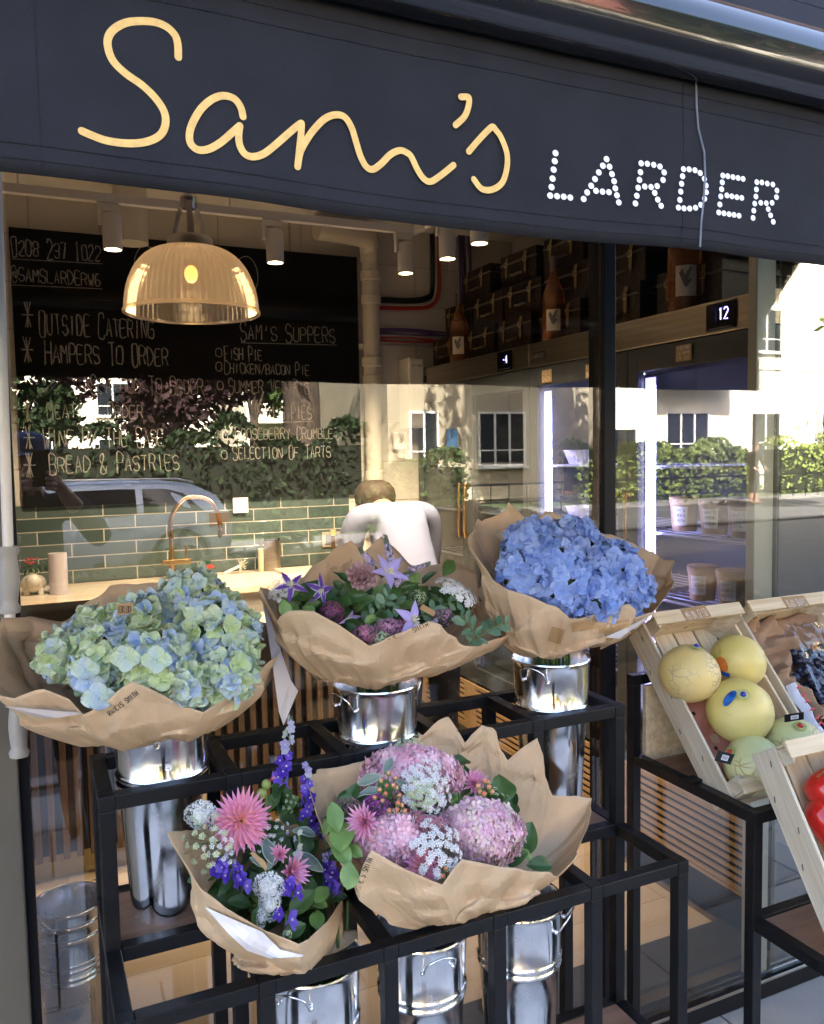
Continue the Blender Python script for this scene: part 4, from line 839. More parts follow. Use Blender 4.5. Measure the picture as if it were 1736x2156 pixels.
# dahlia
dah_pet = Mg('dahlia_petal', [(.08, (.70, .46, .14)), (.45, (.76, .38, .26)), (.78, (.74, .25, .36)), (1, (.72, .28, .48))], 0, rnd=.18, transl=.2)
pink_pet = Mg('pink_dahlia_petal', [(.08, (.70, .42, .26)), (.45, (.72, .28, .38)), (1, (.74, .38, .58))], 0, rnd=.2, transl=.2)
mb = MB(); petal(mb, 1, .13, lance, cup=.35, curl=-.10, nu=6, nv=4); DP = mb.mesh('dahlia_petal', dah_pet, True); mb = MB(); petal(mb, 1, .14, lance, cup=.45, curl=.12, nu=6, nv=4); DP2 = mb.mesh('dahlia_petal', pink_pet, True)
dah_core = M('dahlia_core', (.30, .02, .07), .7, var=.3, scale=300)
def dahlia(root, px, py, q, dpx, ax, pm, n=78, closed=0.):
    c = P(px, py, q); r = dpx*.5*px_m(c); ax = V(ax).normalized(); F = frame(c, ax)
    hd = MB().ball(c-ax*r*.1, r*.22, 12, 8).build('dahlia_flower', dah_core, root, smooth=True)
    g = PI*(3-math.sqrt(5))
    for i in range(n):
        t = (i+.5)/n; e = (1.35-1.45*t**.75)*(1-closed)+closed*(1.25-.35*t); a = g*i; L = r*(.42+.62*t**.6)*random.uniform(.92, 1.06)
        d = V((math.cos(a)*math.cos(e), math.sin(a)*math.cos(e), math.sin(e))); up = V((-math.cos(a)*math.sin(e), -math.sin(a)*math.sin(e), math.cos(e)))
        R3 = F.to_3x3(); inst('petal', pm, hd, frame(c+R3 @ (d*r*.08), R3 @ up, R3 @ d, L))
    return hd
# clematis
clem_m = Mg('clematis_petal', [(.0, (.66, .60, .84)), (.06, (.52, .46, .82)), (.2, (.44, .37, .76))], 1, absx=True, transl=.25)
clem_d = Mg('striped_clematis_petal', [(.0, (.50, .42, .66)), (.05, (.10, .035, .24)), (.16, (.12, .05, .28)), (.2, (.45, .38, .64))], 1, absx=True, transl=.2)
def mkp(nm, L, W, pr_, mt, **k): m_ = MB(); petal(m_, L, W, pr_, nu=7, nv=4, **k); return m_.mesh(nm, mt, True)
CP, CPD = mkp('clematis_petal', 1, .23, lambda u: lance(u)*1.1, clem_m, cup=.08, curl=-.16, wave=.02), mkp('clematis_petal', 1, .19, lambda u: lance(u)*1.1, clem_d, cup=.1, curl=-.2)
stam = M('cream_stamen', (.68, .66, .48), .7)
def clematis(root, px, py, q, dpx, ax, pm, n=5, up=.25, roll=0., miss=()):
    c = P(px, py, q); r = dpx*.5*px_m(c); ax = V(ax).normalized(); F = frame(c, ax); R3 = F.to_3x3(); mb = MB()
    for k in range(26):
        a = random.uniform(0, 2*PI); e = random.uniform(.3, 1.4); d = R3 @ V((math.cos(a)*math.cos(e), math.sin(a)*math.cos(e), math.sin(e))); mb.tube([c, c+d*r*.30], r*.018, 4)
    hd = mb.build('clematis_flower', stam, root)
    for k in range(n):
        if k in miss: continue
        a = 2*PI*k/n+roll; d = V((math.cos(a)*math.cos(up), math.sin(a)*math.cos(up), math.sin(up))); u_ = V((-math.cos(a)*math.sin(up), -math.sin(a)*math.sin(up), math.cos(up)))
        inst('petal', pm, hd, frame(c, R3 @ u_, R3 @ d, r*random.uniform(.93, 1.06)))
    return hd
# carnation
car_m = Mg('carnation_petal', [(0, (.42, .30, .18)), (.4, (.46, .22, .22)), (.8, (.50, .20, .30)), (1, (.55, .36, .34))], 0, rnd=.25, transl=.15)
mb = MB(); petal(mb, 1, .42, spoon, cup=.05, curl=.25, nu=6, nv=9, wave=.10); CARP = mb.mesh('carnation_petal', car_m, True)
def carnation(root, px, py, q, dpx, ax):
    c = P(px, py, q); r = dpx*.5*px_m(c); ax = V(ax).normalized(); R3 = frame(c, ax).to_3x3(); hd = MB().ball(c-ax*r*.3, r*.4, 10, 6).build('carnation_flower', M('carnation_calyx', (.1, .15, .06), .6), root)
    for i in range(46):
        t = (i+.5)/46; a = i*2.399; e = 1.45-1.5*t**.8; L = r*(.55+.4*t); d = V((math.cos(a)*math.cos(e), math.sin(a)*math.cos(e), math.sin(e))); u_ = V((-math.cos(a)*math.sin(e), -math.sin(a)*math.sin(e), math.cos(e)))
        inst('petal', CARP, hd, frame(c-ax*r*.15, R3 @ u_, R3 @ d, L))
# umbels and clusters: each one mesh, its specks too small to pick apart
core_w = M('pale_core', (.62, .64, .60), .8); white_f = M('white_florets', (.82, .84, .82), .7, transl=.2); cream_f = M('greenish_florets', (.52, .62, .38), .7, transl=.2)
def stars(mb, c, nrm, s, n=5):
    F = frame(c, nrm, V([random.uniform(-1, 1) for _ in range(3)])); vs = [V((0, 0, s*.15))]
    for k in range(2*n): a = PI*k/n; rr = s*(1 if k % 2 else .45); vs.append(V((rr*math.cos(a), rr*math.sin(a), 0)))
    mb.add(vs, [(0, 1+k, 1+(k+1) % (2*n)) for k in range(2*n)], F)
def umbel(root, px, py, q, dpx, ax, nr=26, mt=None, spread=1.0, dome=.35, csize=.13, nm='lace_flower', ns=16):
    c = P(px, py, q); r = dpx*.5*px_m(c); ax = V(ax).normalized(); R3 = frame(c, ax).to_3x3(); mb = MB(); base = c-ax*r*1.0; g = 2.39996
    for i in range(nr):
        t = math.sqrt((i+.5)/nr); a = g*i+random.uniform(-.2, .2); tip = c+R3 @ V((r*t*spread*math.cos(a), r*t*spread*math.sin(a), r*dome*(1-t*t)+random.uniform(-.06, .06)*r))
        mb.cur = 0; mb.tube([base, base.lerp(tip, .6)+ax*r*.05, tip], r*.012, 3, False); mb.cur = 1; tn = (tip-base).normalized(); F3 = frame(tip, tn).to_3x3()
        for j in range(ns):
            b = 2.4*j; rr = csize*r*math.sqrt(j/ns); pt = tip+F3 @ V((rr*math.cos(b), rr*math.sin(b), .03*r*(1-j/ns)+random.uniform(0, .02)*r)); stars(mb, pt, tn+V([random.uniform(-.4, .4) for _ in range(3)]), csize*r*.34)
    mb.cur = 0; mb.tube([base, base-ax*r*.9], r*.025, 5)
    return tag(mb.build(nm, [stem_m, mt or white_f], root), kind='stuff')
def cluster(root, px, py, q, rx, ry, mt, n=150, s=.10, nm='flower_cluster', deep=.5):
    c = P(px, py, q); k = px_m(c); cam_d = (CAM-c).normalized(); mb = MB(); mb.ball(c-cam_d*rx*k*.25, min(rx, ry)*k*.72, 10, 6); mb.cur = 1; n = int(n*2.4); s *= 1.05
    for i in range(n):
        z = random.uniform(-.1, 1); a = random.uniform(0, 2*PI); rr = math.sqrt(1-z*z); d = CR*(rr*math.cos(a)*rx*k)+CU*(rr*math.sin(a)*ry*k)+cam_d*(z*min(rx, ry)*k*deep)
        stars(mb, c+d*random.uniform(.9, 1.14), d.normalized()+V([random.uniform(-.5, .5) for _ in range(3)]), s*rx*k*random.uniform(.8, 1.3), 4)
    return tag(mb.build(nm, [(core_w if mt is white_f else core_m), mt], root), kind='stuff')
def pink_head(root, px, py, q, rx, ry, n, mt, s=.0102):
    c = P(px, py, q); k = px_m(c); cam_d = (CAM-c).normalized(); mb = MB(); mb.cur = 0; mb.ball(c-cam_d*rx*k*.35, ry*k*.8, 14, 8); mb.cur = 1
    for i in range(n):
        z = 1-(i+.5)/n*1.15; a = 2.39996*i; rr = math.sqrt(max(0, 1-z*z)); d = CR*(rr*math.cos(a)*rx*k)+CU*(rr*math.sin(a)*ry*k)+cam_d*(z*min(rx, ry)*k*.9)
        nr = (d.normalized()+V([random.uniform(-.5, .5) for _ in range(3)])).normalized(); F = frame(c+d*random.uniform(.93, 1.04), nr, V([random.uniform(-1, 1) for _ in range(3)]), s*random.uniform(.85, 1.15)); mb.cur = 1+random.randrange(3)
        for j in range(4):
            a2 = PI/2*j; ca, sa = math.cos(a2), math.sin(a2); rot = lambda x, y, z_: V((x*ca-y*sa, x*sa+y*ca, z_))
            mb.add([rot(.05, 0, 0), rot(.5, -.38, .10), rot(1., -.22, .05), rot(1., .22, .05), rot(.5, .38, .10)], [(0, 1, 2, 3, 4)], F)
    return tag(mb.build('hydrangea_head', [M('pink_core', (.40, .22, .30), .8)]+mt, root), kind='stuff')
# delphinium
del_m = M('delphinium_purple', (.09, .035, .42), .55, rand=[(.07, .025, .34), (.11, .045, .50), (.20, .13, .58)], scale=2, transl=.25)
del_p = M('delphinium_pale', (.36, .33, .55), .6, rand=[(.28, .24, .52), (.42, .42, .50), (.45, .48, .40)], scale=2, transl=.25)
def del_mesh(mt):
    mb = MB()
    for k in range(5): petal(mb, .55, .25, rnd_p, cup=-.05, curl=random.uniform(-.05, .12), rot=2*PI*k/5, tilt=random.uniform(.1, .4), lift=.01*(k % 2), nu=4, nv=3, wave=.03)
    mb.cur = 1; mb.ball((0, 0, .06), .09, 6, 4); mb.cur = 0; mb.tube([(0, 0, 0), (-.1, 0, -.3), (-.3, 0, -.5)], [.08, .05, .02], 5); return mb.mesh('delphinium_floret', [mt, M('pale_bee', (.55, .52, .55), .7)], True)
DLM, DLP = [del_mesh(del_m) for _ in range(3)], [del_mesh(del_p) for _ in range(2)]
def delphinium(root, p0, p1, q, n, fpx, budtop=.0, dark=DLM, pale=DLP):
    a, b = P(*p0, q), P(*p1, q+.01); k = px_m(a); hd = MB().tube(crom([a, a.lerp(b, .5)+CR*.004, b], 5), [.0022]*11, 6).build('delphinium_spike', stem_m, root, smooth=True)
    for i in range(n):
        t = (i+.5)/n; pos = a.lerp(b, t); an = i*2.4; d = (CR*math.cos(an)+(CAM-pos).normalized()*(.4+.6*abs(math.sin(an)))+CU*.2).normalized(); s = fpx*k*(1.05-.55*t)*random.uniform(.85, 1.1)
        me = random.choice(pale if t > 1-budtop else dark); inst('floret', me, hd, frame(pos+d*s*.35, d+V([random.uniform(-.4, .4) for _ in range(3)]), None, s))
    return hd
lilac_sp = M('lilac_specks', (.40, .34, .50), .7, var=.3, scale=300); grey_gr = M('grey_green_bud', (.12, .15, .10), .8)
def veronica(root, p0, p1, q, wpx):
    a, b = P(*p0, q), P(*p1, q); k = px_m(a); ax = (b-a).normalized(); R3 = frame(a, ax).to_3x3(); mb = MB(); mb.cur = 0; mb.tube([a-ax*.03, b], [wpx*k*.25, wpx*k*.1], 6)
    for i in range(150):
        t = random.random(); an = random.uniform(0, 2*PI); w_ = wpx*.5*k*(1-.65*t); mb.cur = 1 if t < .72 else 0; d = R3 @ V((math.cos(an), math.sin(an), .3)); stars(mb, a.lerp(b, t)+d*w_, d, wpx*k*.22*(1.1-.4*t), 4)
    return tag(mb.build('speedwell_spike', [grey_gr, lilac_sp], root), kind='stuff')
def sprig(root, pts, q, meshes, lpx, n, two=True):
    ps = crom([P(x, y, q+dq) for x, y, dq in pts], 8); hd = MB().tube(ps, .0013, 5).build('leaf_sprig', stem_m, root)
    k = px_m(ps[0])
    for i in range(n):
        t = (i+.7)/n; j = min(len(ps)-2, int(t*(len(ps)-1))); p_ = ps[j]; tg = (ps[j+1]-ps[j]).normalized(); nr = ((CAM-p_).normalized()+V((0, 0, .4))).normalized(); sd_ = nr.cross(tg).normalized()
        for s in ((-1, 1) if two else ((-1,) if i % 2 else (1,))):
            d = (tg*.6+sd_*s+V([random.uniform(-.25, .25) for _ in range(3)])).normalized(); n2 = (nr+V([random.uniform(-.5, .5) for _ in range(3)])); inst('leaf', random.choice(meshes), hd, frame(p_, n2 - d*n2.dot(d), d, lpx*k*random.uniform(.8, 1.15)*(1.1-.4*t)))
    return hd
berry_m = M('coral_berry', (.62, .20, .11), .3, rand=[(.60, .17, .10), (.66, .26, .16), (.66, .36, .18)], scale=3)
BERRY = MB().ball((0, 0, .0), .5, 10, 7, (.85, .85, 1.15)).mesh('berry', berry_m, True)
mb = MB()
for k in range(5): petal(mb, .9, .34, oval, curl=.1, rot=2*PI*k/5, tilt=.2, nu=3, nv=2)
SEPAL = mb.mesh('sepal', leaf_b, True)
def berries(root, pts, q, spx):
    c0 = P(sum(p[0] for p in pts)/len(pts), max(p[1] for p in pts)+18, q+.04); k = px_m(c0); mb = MB(); ps = [P(x, y, q+random.uniform(-.012, .012)) for x, y in pts]
    for p_ in ps: mb.tube([c0, c0.lerp(p_, .6)+V((0, 0, .004)), p_], .0011, 5)
    hd = mb.build('berry_sprig', stem_m, root)
    for p_ in ps:
        d = ((p_-c0).normalized()*.8+(CAM-p_).normalized()*.5).normalized(); inst('berry', BERRY, hd, frame(p_+d*spx*k*.5, d, None, spx*k)); inst('sepal', SEPAL, hd, frame(p_, d, None, spx*k*.75))
# wrapping paper
def wrap(root, base, br, rim, hz=.55, zp=1.7, crump=.006, nv=28, k=12, mt=None, seed=0, sharp=True, nm='wrapping_paper'):
    pts = [P(x, y, q) for x, y, q in rim]
    loop = []
    n = len(pts); cr3 = crom(pts, k, True)
    for i, p_ in enumerate(cr3):
        j = i//k; u = (i % k)/k; lin = pts[j].lerp(pts[(j+1) % n], u); loop.append(p_.lerp(lin, .93 if sharp else .15))
    mb = MB(); m = len(loop); b = V(base); rg_ = random.Random(seed)
    FD = [(V((rg_.gauss(0, 1), rg_.gauss(0, 1), rg_.gauss(0, 1))).normalized(), rg_.uniform(6, 22), rg_.random(), rg_.uniform(.18, .42)) for _ in range(11)]
    for i, rp in enumerate(loop):
        h = V((rp.x-b.x, rp.y-b.y, 0)); ang = h.normalized() if h.length > 1e-5 else V((0, 1, 0)); b0 = b+ang*br
        for j in range(nv+1):
            v = j/nv; hf = v**hz; zf = v**zp
            p_ = V((b0.x+(rp.x-b0.x)*hf, b0.y+(rp.y-b0.y)*hf, b0.z+(rp.z-b0.z)*zf))
            am = crump*(math.sin(PI*min(1, v*1.1))**.7+.25*v)
            nz = noise.noise_vector(p_*16+V((seed, 0, 0)))*am*1.0+noise.noise_vector(p_*38+V((0, seed, 0)))*am*.55
            # long pleats that run from the gathered base to the rim
            pl_ = math.sin(i*.63+seed+2.2*noise.noise(V((i*.23, v*2, seed))))*crump*.9*(1-v)**.6
            fd = 0
            for d_, f_, ph_, a_ in FD:
                t_ = p_.dot(d_)*f_+ph_; mk = max(0, min(1, (noise.noise(p_*5+d_*7)+.12)*5)); fd += (abs((t_ % 1)-.5)*2-.5)*(a_/f_)*mk
            mb.v.append(p_+nz*.35+ang*pl_*.5+(ang*.7+V((0, 0, .45)))*fd*min(1, crump/.0055)*(.30+.70*math.sin(PI*min(1, .20+v*.78))))
    for i in range(m):
        for j in range(nv):
            a, c = i*(nv+1)+j, ((i+1) % m)*(nv+1)+j; mb.f.append([a, c, c+1, a+1]); mb.mi.append(0)
    bv = BVHTree.FromPolygons([tuple(v) for v in mb.v], mb.f)
    mb.build(nm, mt or kraft, root, smooth=True, ang=9, solid=.0005)
    return bv
def print_on(root, bv, text, p0, p1, hpx, wd=.0011, mt=ink, nm='printed_name'):
    p0 = V((*p0, 0)); p1 = V((*p1, 0)); xd = (p1-p0).normalized(); yd = V((xd.y, -xd.x, 0)); adv = (p1-p0).length/len(text); mb = MB(); x = 0
    for ch in text:
        for st in (GL[ch].split('|') if ch in GL else []):
            pt = []
            for c in st.split():
                s2 = p0+xd*(x+int(c[0])/4*adv*.66)+yd*(int(c[1])/6*hpx); d = ray(s2.x, s2.y).normalized(); h = bv.ray_cast(CAM, d)
                if h[0] is not None: pt.append(h[0]-d*.0018)
            if len(pt) > 1: mb.ribbon(pt, wd, -ray(p0.x, p0.y).normalized(), False)
        x += adv
    if mb.v: mb.build(nm, mt, root)
# ------------------------------------------------------------------ bouquets
GRP = 'kraft wrapped bouquets on the stand'
def stems(root, base, n=14, r=.05, ln=.30):
    mb = MB()
    for k in range(n):
        a = k*2.4; rr = r*math.sqrt(k/n); mb.tube([V(base)+V((rr*math.cos(a), rr*math.sin(a), .06)), V(base)+V((rr*.8*math.cos(a+.3), rr*.8*math.sin(a+.3), -ln))], .003, 5)
    mb.build('stems', stem_m, root)
def fill(root, cx_, cy_, q, rx, ry, n, meshes=LA, lp=(35, 60), qj=.05):
    for i in range(n):
        a = random.uniform(0, 2*PI); r_ = math.sqrt(random.random()); leafp(root, meshes, cx_+rx*r_*math.cos(a), cy_+ry*r_*math.sin(a), q+random.uniform(-qj, qj), random.uniform(*lp), random.uniform(0, 2*PI))
up_cam = lambda c: ((CAM-c).normalized()+V((0, 0, .5)))

# 1: green and blue hydrangeas
b1 = V((cx[0], yb, 1.10)); bq = empty('bouquet', b1, 'huge bouquet of green and pale blue hydrangeas in kraft paper', 'bouquet', GRP); stems(bq, b1)
rim1 = [(2, 1300, 1.62), (60, 1298, 1.66), (140, 1300, 1.70), (235, 1238, 1.73), (335, 1226, 1.73), (430, 1262, 1.72), (520, 1290, 1.69), (575, 1318, 1.64), (603, 1340, 1.57), (590, 1375, 1.50), (562, 1398, 1.44), (500, 1455, 1.40), (430, 1498, 1.38), (360, 1470, 1.37), (280, 1437, 1.36), (232, 1472, 1.37), (172, 1503, 1.39), (140, 1470, 1.41), (95, 1452, 1.43), (30, 1470, 1.45), (-14, 1462, 1.47), (-22, 1405, 1.53)]
bv = wrap(bq, b1, .062, rim1, .55, 1.65, .0055, seed=1)
print_on(bq, bv, 'RANCIS SMITH', (232, 1508), (294, 1462), 11)
for a in [(145, 1382, 1.52, 52, 22), (215, 1392, 1.48, 70, 34), (318, 1402, 1.45, 76, 36), (455, 1345, 1.50, 86, 40), (405, 1272, 1.60, 68, 30), (300, 1322, 1.57, 66, 28), (470, 1420, 1.44, 62, 28), (385, 1440, 1.43, 55, 22), (200, 1330, 1.60, 46, 16)]:
    hyd_head(bq, *a[:4], HG, a[4], .0355)
for x, y, q, s in ((208, 1470, 1.38, .047), (190, 1440, 1.40, .038), (265, 1385, 1.39, .040), (330, 1390, 1.38, .041), (340, 1430, 1.38, .040), (180, 1410, 1.40, .039)):
    c = P(x, y, q); inst('floret', random.choice(HG), bq, frame(c, (CAM-c).normalized()+V((random.uniform(-.3, .3), 0, random.uniform(-.2, .4))), None, s))
c = P(265, 1296, 1.485); tg = bq
MB().add([c+CR*-.0145, c+CR*.0125+CU*.004, c+CR*.012+CU*.023, c+CR*-.016+CU*.0195], [(0, 1, 2, 3)]).build('price_tag', kraft_tag, bq, solid=.0006)
write(MB(), '£30.00', c-CR*.0125+CU*.005-FW*.0012, CR, CU, .011, .0011, -FW, .03, .0004, width=.022).build('price_writing', ink, bq)
MB().add([P(10, 1488, 1.44), P(175, 1502, 1.40), P(120, 1512, 1.42), P(85, 1512, 1.44)], [(0, 1, 2, 3)]).build('tissue_corner', tissue, bq, solid=.0006)

# 2: clematis, carnation, speedwell
b2 = V((cx[2], yb, 1.14)); bq = empty('bouquet', b2, 'mixed bouquet of lilac clematis, pink carnation and speedwell in kraft paper', 'bouquet', GRP); stems(bq, b2)
rim2 = [(546, 1236, 1.55), (580, 1245, 1.64), (637, 1212, 1.70), (690, 1168, 1.74), (738, 1134, 1.76), (764, 1162, 1.745), (804, 1127, 1.76), (840, 1158, 1.75), (871, 1188, 1.74), (938, 1186, 1.72), (1004, 1205, 1.68), (1018, 1280, 1.62), (1060, 1312, 1.57), (1100, 1329, 1.52), (1050, 1345, 1.47), (1000, 1360, 1.43), (950, 1335, 1.40), (904, 1307, 1.385), (845, 1330, 1.385), (777, 1358, 1.39), (715, 1315, 1.40), (655, 1283, 1.42), (610, 1288, 1.45), (584, 1308, 1.48)]
bv = wrap(bq, b2, .065, rim2, .58, 1.55, .0075, seed=5)
print_on(bq, bv, 'FR', (820, 1352), (838, 1343), 12); print_on(bq, bv, 'SMITH', (872, 1332), (905, 1318), 10)
sheet = [(548, 1238, 1.555), (575, 1320, 1.53), (612, 1432, 1.50), (628, 1455, 1.50), (597, 1527, 1.475), (588, 1500, 1.47), (566, 1345, 1.52)]
MB().add([P(*s) for s in sheet], [(0, 1, 6), (1, 2, 6), (2, 3, 4), (2, 4, 5), (2, 5, 6)]).build('tissue_corner', tissue, bq, solid=.0006)
fill(bq, 800, 1285, 1.60, 170, 40, 70, LA, (45, 75)); fill(bq, 720, 1270, 1.55, 110, 45, 26, LA, (40, 62)); fill(bq, 900, 1270, 1.55, 90, 35, 24, LA, (38, 60)); fill(bq, 800, 1300, 1.50, 110, 30, 16, LA, (34, 52))
for a in [(690, 1262, 1.50, 50, .4), (715, 1268, 1.49, 60, 2.6), (770, 1275, 1.49, 70, 3.6), (750, 1255, 1.5, 50, .2), (655, 1248, 1.5, 52, 2.9), (720, 1215, 1.53, 50, 2.2), (860, 1235, 1.5, 55, .3), (830, 1240, 1.5, 48, 1.2), (905, 1215, 1.54, 44, 1.0), (945, 1195, 1.6, 50, .9), (800, 1252, 1.48, 48, 3.9)]: leafp(bq, LA, *a)
for a in [(820, 1262, 1.47, 34, .8), (835, 1285, 1.465, 40, 1.4), (800, 1270, 1.47, 36, 2.2), (845, 1265, 1.47, 34, .2), (822, 1295, 1.46, 32, 1.9), (815, 1240, 1.48, 36, 1.8), (775, 1310, 1.45, 32, 1.7), (960, 1258, 1.49, 38, .3), (925, 1285, 1.48, 36, .1)]: leafp(bq, LE, *a)
for a in [(600, 1280, 1.49, 40, 1.7), (620, 1285, 1.5, 34, 1.3), (650, 1285, 1.49, 34, 2.3), (780, 1345-40, 1.45, 30, .8), (870, 1215, 1.5, 40, 2)]: leafp(bq, LB, *a)
sprig(bq, [(985, 1360, .0), (1000, 1335, -.01), (985, 1312, -.01), (972, 1300, 0)], 1.44, LE, 32, 5); sprig(bq, [(1000, 1350, 0), (1025, 1330, -.01), (1048, 1318, 0), (1068, 1312, .0)], 1.45, LE, 30, 5)
sprig(bq, [(760, 1320, 0), (800, 1285, -.02), (818, 1255, -.03)], 1.48, LE, 34, 5); sprig(bq, [(880, 1300, 0), (930, 1275, 0), (965, 1270, 0)], 1.49, LE, 28, 5)
umbel(bq, 962, 1245, 1.52, 92, V((.35, -.35, .75)), 36, white_f, 1.0, .3, .20, ns=20); umbel(bq, 592, 1240, 1.56, 62, V((-.4, -.5, .7)), 26, white_f, 1, .3, .2, ns=16)
carnation(bq, 762, 1214, 1.50, 74, V((-.1, -.8, .55)))
clematis(bq, 818, 1206, 1.475, 96, V((.1, -.75, .65)), CP, 5, .35, .3); clematis(bq, 871, 1306, 1.42, 94, V((.15, -.95, .25)), CP, 5, .12, .95, (3,)); clematis(bq, 613, 1232, 1.50, 78, V((-.2, -.8, .6)), CPD, 5, .1, .5); clematis(bq, 682, 1243, 1.485, 84, V((-.75, -.5, .1)), CPD, 5, .65, 1.2); clematis(bq, 735, 1300, 1.47, 60, V((.2, -.7, -.5)), CP, 4, .4, .2)
veronica(bq, (826, 1192), (811, 1127), 1.52, 21); veronica(bq, (788, 1192), (757, 1154), 1.53, 18); veronica(bq, (862, 1204), (906, 1185), 1.52, 17); veronica(bq, (830, 1232), (872, 1205), 1.5, 15); veronica(bq, (895, 1330), (930, 1295), 1.46, 15)
mauve, dmauve = M('mauve_buds', (.42, .22, .34), .7, var=.4, scale=400), M('plum_buds', (.22, .06, .14), .7, var=.5, scale=400)
cluster(bq, 698, 1292, 1.46, 24, 24, dmauve, 170, .13); cluster(bq, 818, 1322, 1.43, 28, 18, mauve, 170, .12); cluster(bq, 848, 1322, 1.43, 22, 16, mauve, 130, .13); cluster(bq, 768, 1336, 1.425, 24, 18, M('dusty_pink', (.40, .17, .27), .7, var=.3, scale=300), 130, .16); cluster(bq, 800, 1345, 1.415, 22, 15, cream_f, 110, .12); cluster(bq, 935, 1300, 1.47, 22, 18, mauve, 90, .12); cluster(bq, 880, 1258, 1.5, 18, 14, cream_f, 60, .12)
c = P(890, 1272, 1.44); MB().add([c, c+CR*.026-CU*.014, c+CR*.022-CU*.024, c-CR*.006-CU*.010], [(0, 1, 2, 3)]).build('price_tag', kraft_tag, bq, solid=.0006)

# 3: sky-blue hydrangeas
b3 = V((cx[4], yb, 1.145)); bq = empty('bouquet', b3, 'full bouquet of sky-blue hydrangeas in taped kraft paper', 'bouquet', GRP); stems(bq, b3)
rim3 = [(998, 1137, 1.56), (1012, 1096, 1.62), (1036, 1110, 1.64), (1073, 1059, 1.69), (1121, 1104, 1.70), (1150, 1078, 1.73), (1223, 1109, 1.74), (1285, 1130, 1.74), (1341, 1152, 1.73), (1395, 1165, 1.70), (1427, 1174, 1.66), (1420, 1215, 1.61), (1405, 1254, 1.56), (1378, 1286, 1.50), (1330, 1303, 1.45), (1320, 1274, 1.44), (1260, 1290, 1.425), (1201, 1303, 1.42), (1173, 1280, 1.42), (1120, 1258, 1.43), (1069, 1241, 1.45), (1030, 1214, 1.49), (1010, 1180, 1.52)]
bv = wrap(bq, b3, .060, rim3, .52, 1.6, .0075, seed=9)
for a in [(1125, 1160, 1.55, 62, 34), (1205, 1150, 1.58, 58, 30), (1100, 1215, 1.50, 52, 28), (1280, 1205, 1.55, 66, 36), (1180, 1235, 1.48, 62, 34), (1250, 1255, 1.48, 58, 30), (1325, 1245, 1.53, 48, 24), (1170, 1180, 1.50, 50, 18)]: hyd_head(bq, *a[:4], HBL, a[4], .0355)
tape = M('brown_tape', (.40, .25, .11), .45, var=.05)
for (x, y), (w_, h_), an in (((1230, 1318), (26, 10), .15), ((1305, 1330), (32, 12), .35), ((1172, 1338), (14, 16), -.3), ((1300, 1318), (40, 9), .2)):
    def tp_(u, v):
        a_ = (2*u-1)*w_; b_ = (2*v-1)*h_; X_, Y_ = x+a_*math.cos(an)-b_*math.sin(an), y-a_*math.sin(an)-b_*math.cos(an); d = ray(X_, Y_).normalized(); h = bv.ray_cast(CAM, d); return (h[0]-d*.002) if h[0] is not None else P(X_, Y_, 1.44)
    MB().grid(tp_, 6, 4).build('tape', tape, bq)
c = P(1252, 1160, 1.60); MB().add([c-CR*.012, c+CR*.012, c+CR*.006+CU*.016, c-CR*.006+CU*.018], [(0, 1, 2, 3)]).build('price_tag', kraft_tag, bq, solid=.0006)
sheet = [(1275, 1342, 1.43), (1305, 1345, 1.44), (1380, 1290, 1.49), (1340, 1312, 1.46)]
MB().add([P(*s)-ray(*s[:2])*.012 for s in sheet], [(0, 1, 2, 3)]).build('tissue_corner', tissue, bq, solid=.0006)

# 4: delphinium and dahlia
b4 = V((cx[1]+.02, yf, .735)); bq = empty('bouquet', b4, 'small bouquet of purple delphiniums, spiky dahlia and white lace flowers', 'bouquet', GRP); stems(bq, b4)
rim4 = [(357, 1756, 1.30), (390, 1748, 1.36), (440, 1745, 1.427), (520, 1740, 1.435), (600, 1735, 1.437), (670, 1740, 1.433), (715, 1790, 1.43), (728, 1858, 1.38), (722, 1893, 1.33), (690, 1940, 1.27), (650, 1978, 1.225), (628, 1988, 1.205), (555, 1960, 1.20), (475, 1910, 1.205), (422, 1872, 1.22), (400, 1838, 1.24), (380, 1810, 1.26)]
bv = wrap(bq, b4, .060, rim4, .55, 1.6, .0055, seed=13)
note = [(435, 1914), (480, 1935), (556, 1972), (582, 2005), (640, 2012), (560, 2018), (500, 1982), (462, 1950)]
def onb(x, y, o_=.003): d = ray(x, y).normalized(); h = bv.ray_cast(CAM, d); return (h[0] if h[0] is not None else P(x, y, 1.2))-d*o_
def nf(u, v):
    top = [(432, 1910), (500, 1940), (552, 1962), (590, 2000), (640, 2012)]; bot = [(440, 1920), (480, 1965), (520, 2002), (570, 2019), (636, 2015)]
    f_ = u*4; i = min(3, int(f_)); t = f_-i; a = V((*top[i], 0)).lerp(V((*top[i+1], 0)), t); b_ = V((*bot[i], 0)).lerp(V((*bot[i+1], 0)), t); m_ = a.lerp(b_, v); return onb(m_.x, m_.y, .007)
MB().grid(nf, 12, 4).build('care_note', paper_white, bq)
fill(bq, 550, 1850, 1.40, 130, 95, 75, LA, (45, 75), .03); fill(bq, 580, 1900, 1.33, 100, 55, 34, LA, (40, 62), .03); fill(bq, 620, 1720, 1.43, 60, 70, 20, LA, (42, 60), .02)
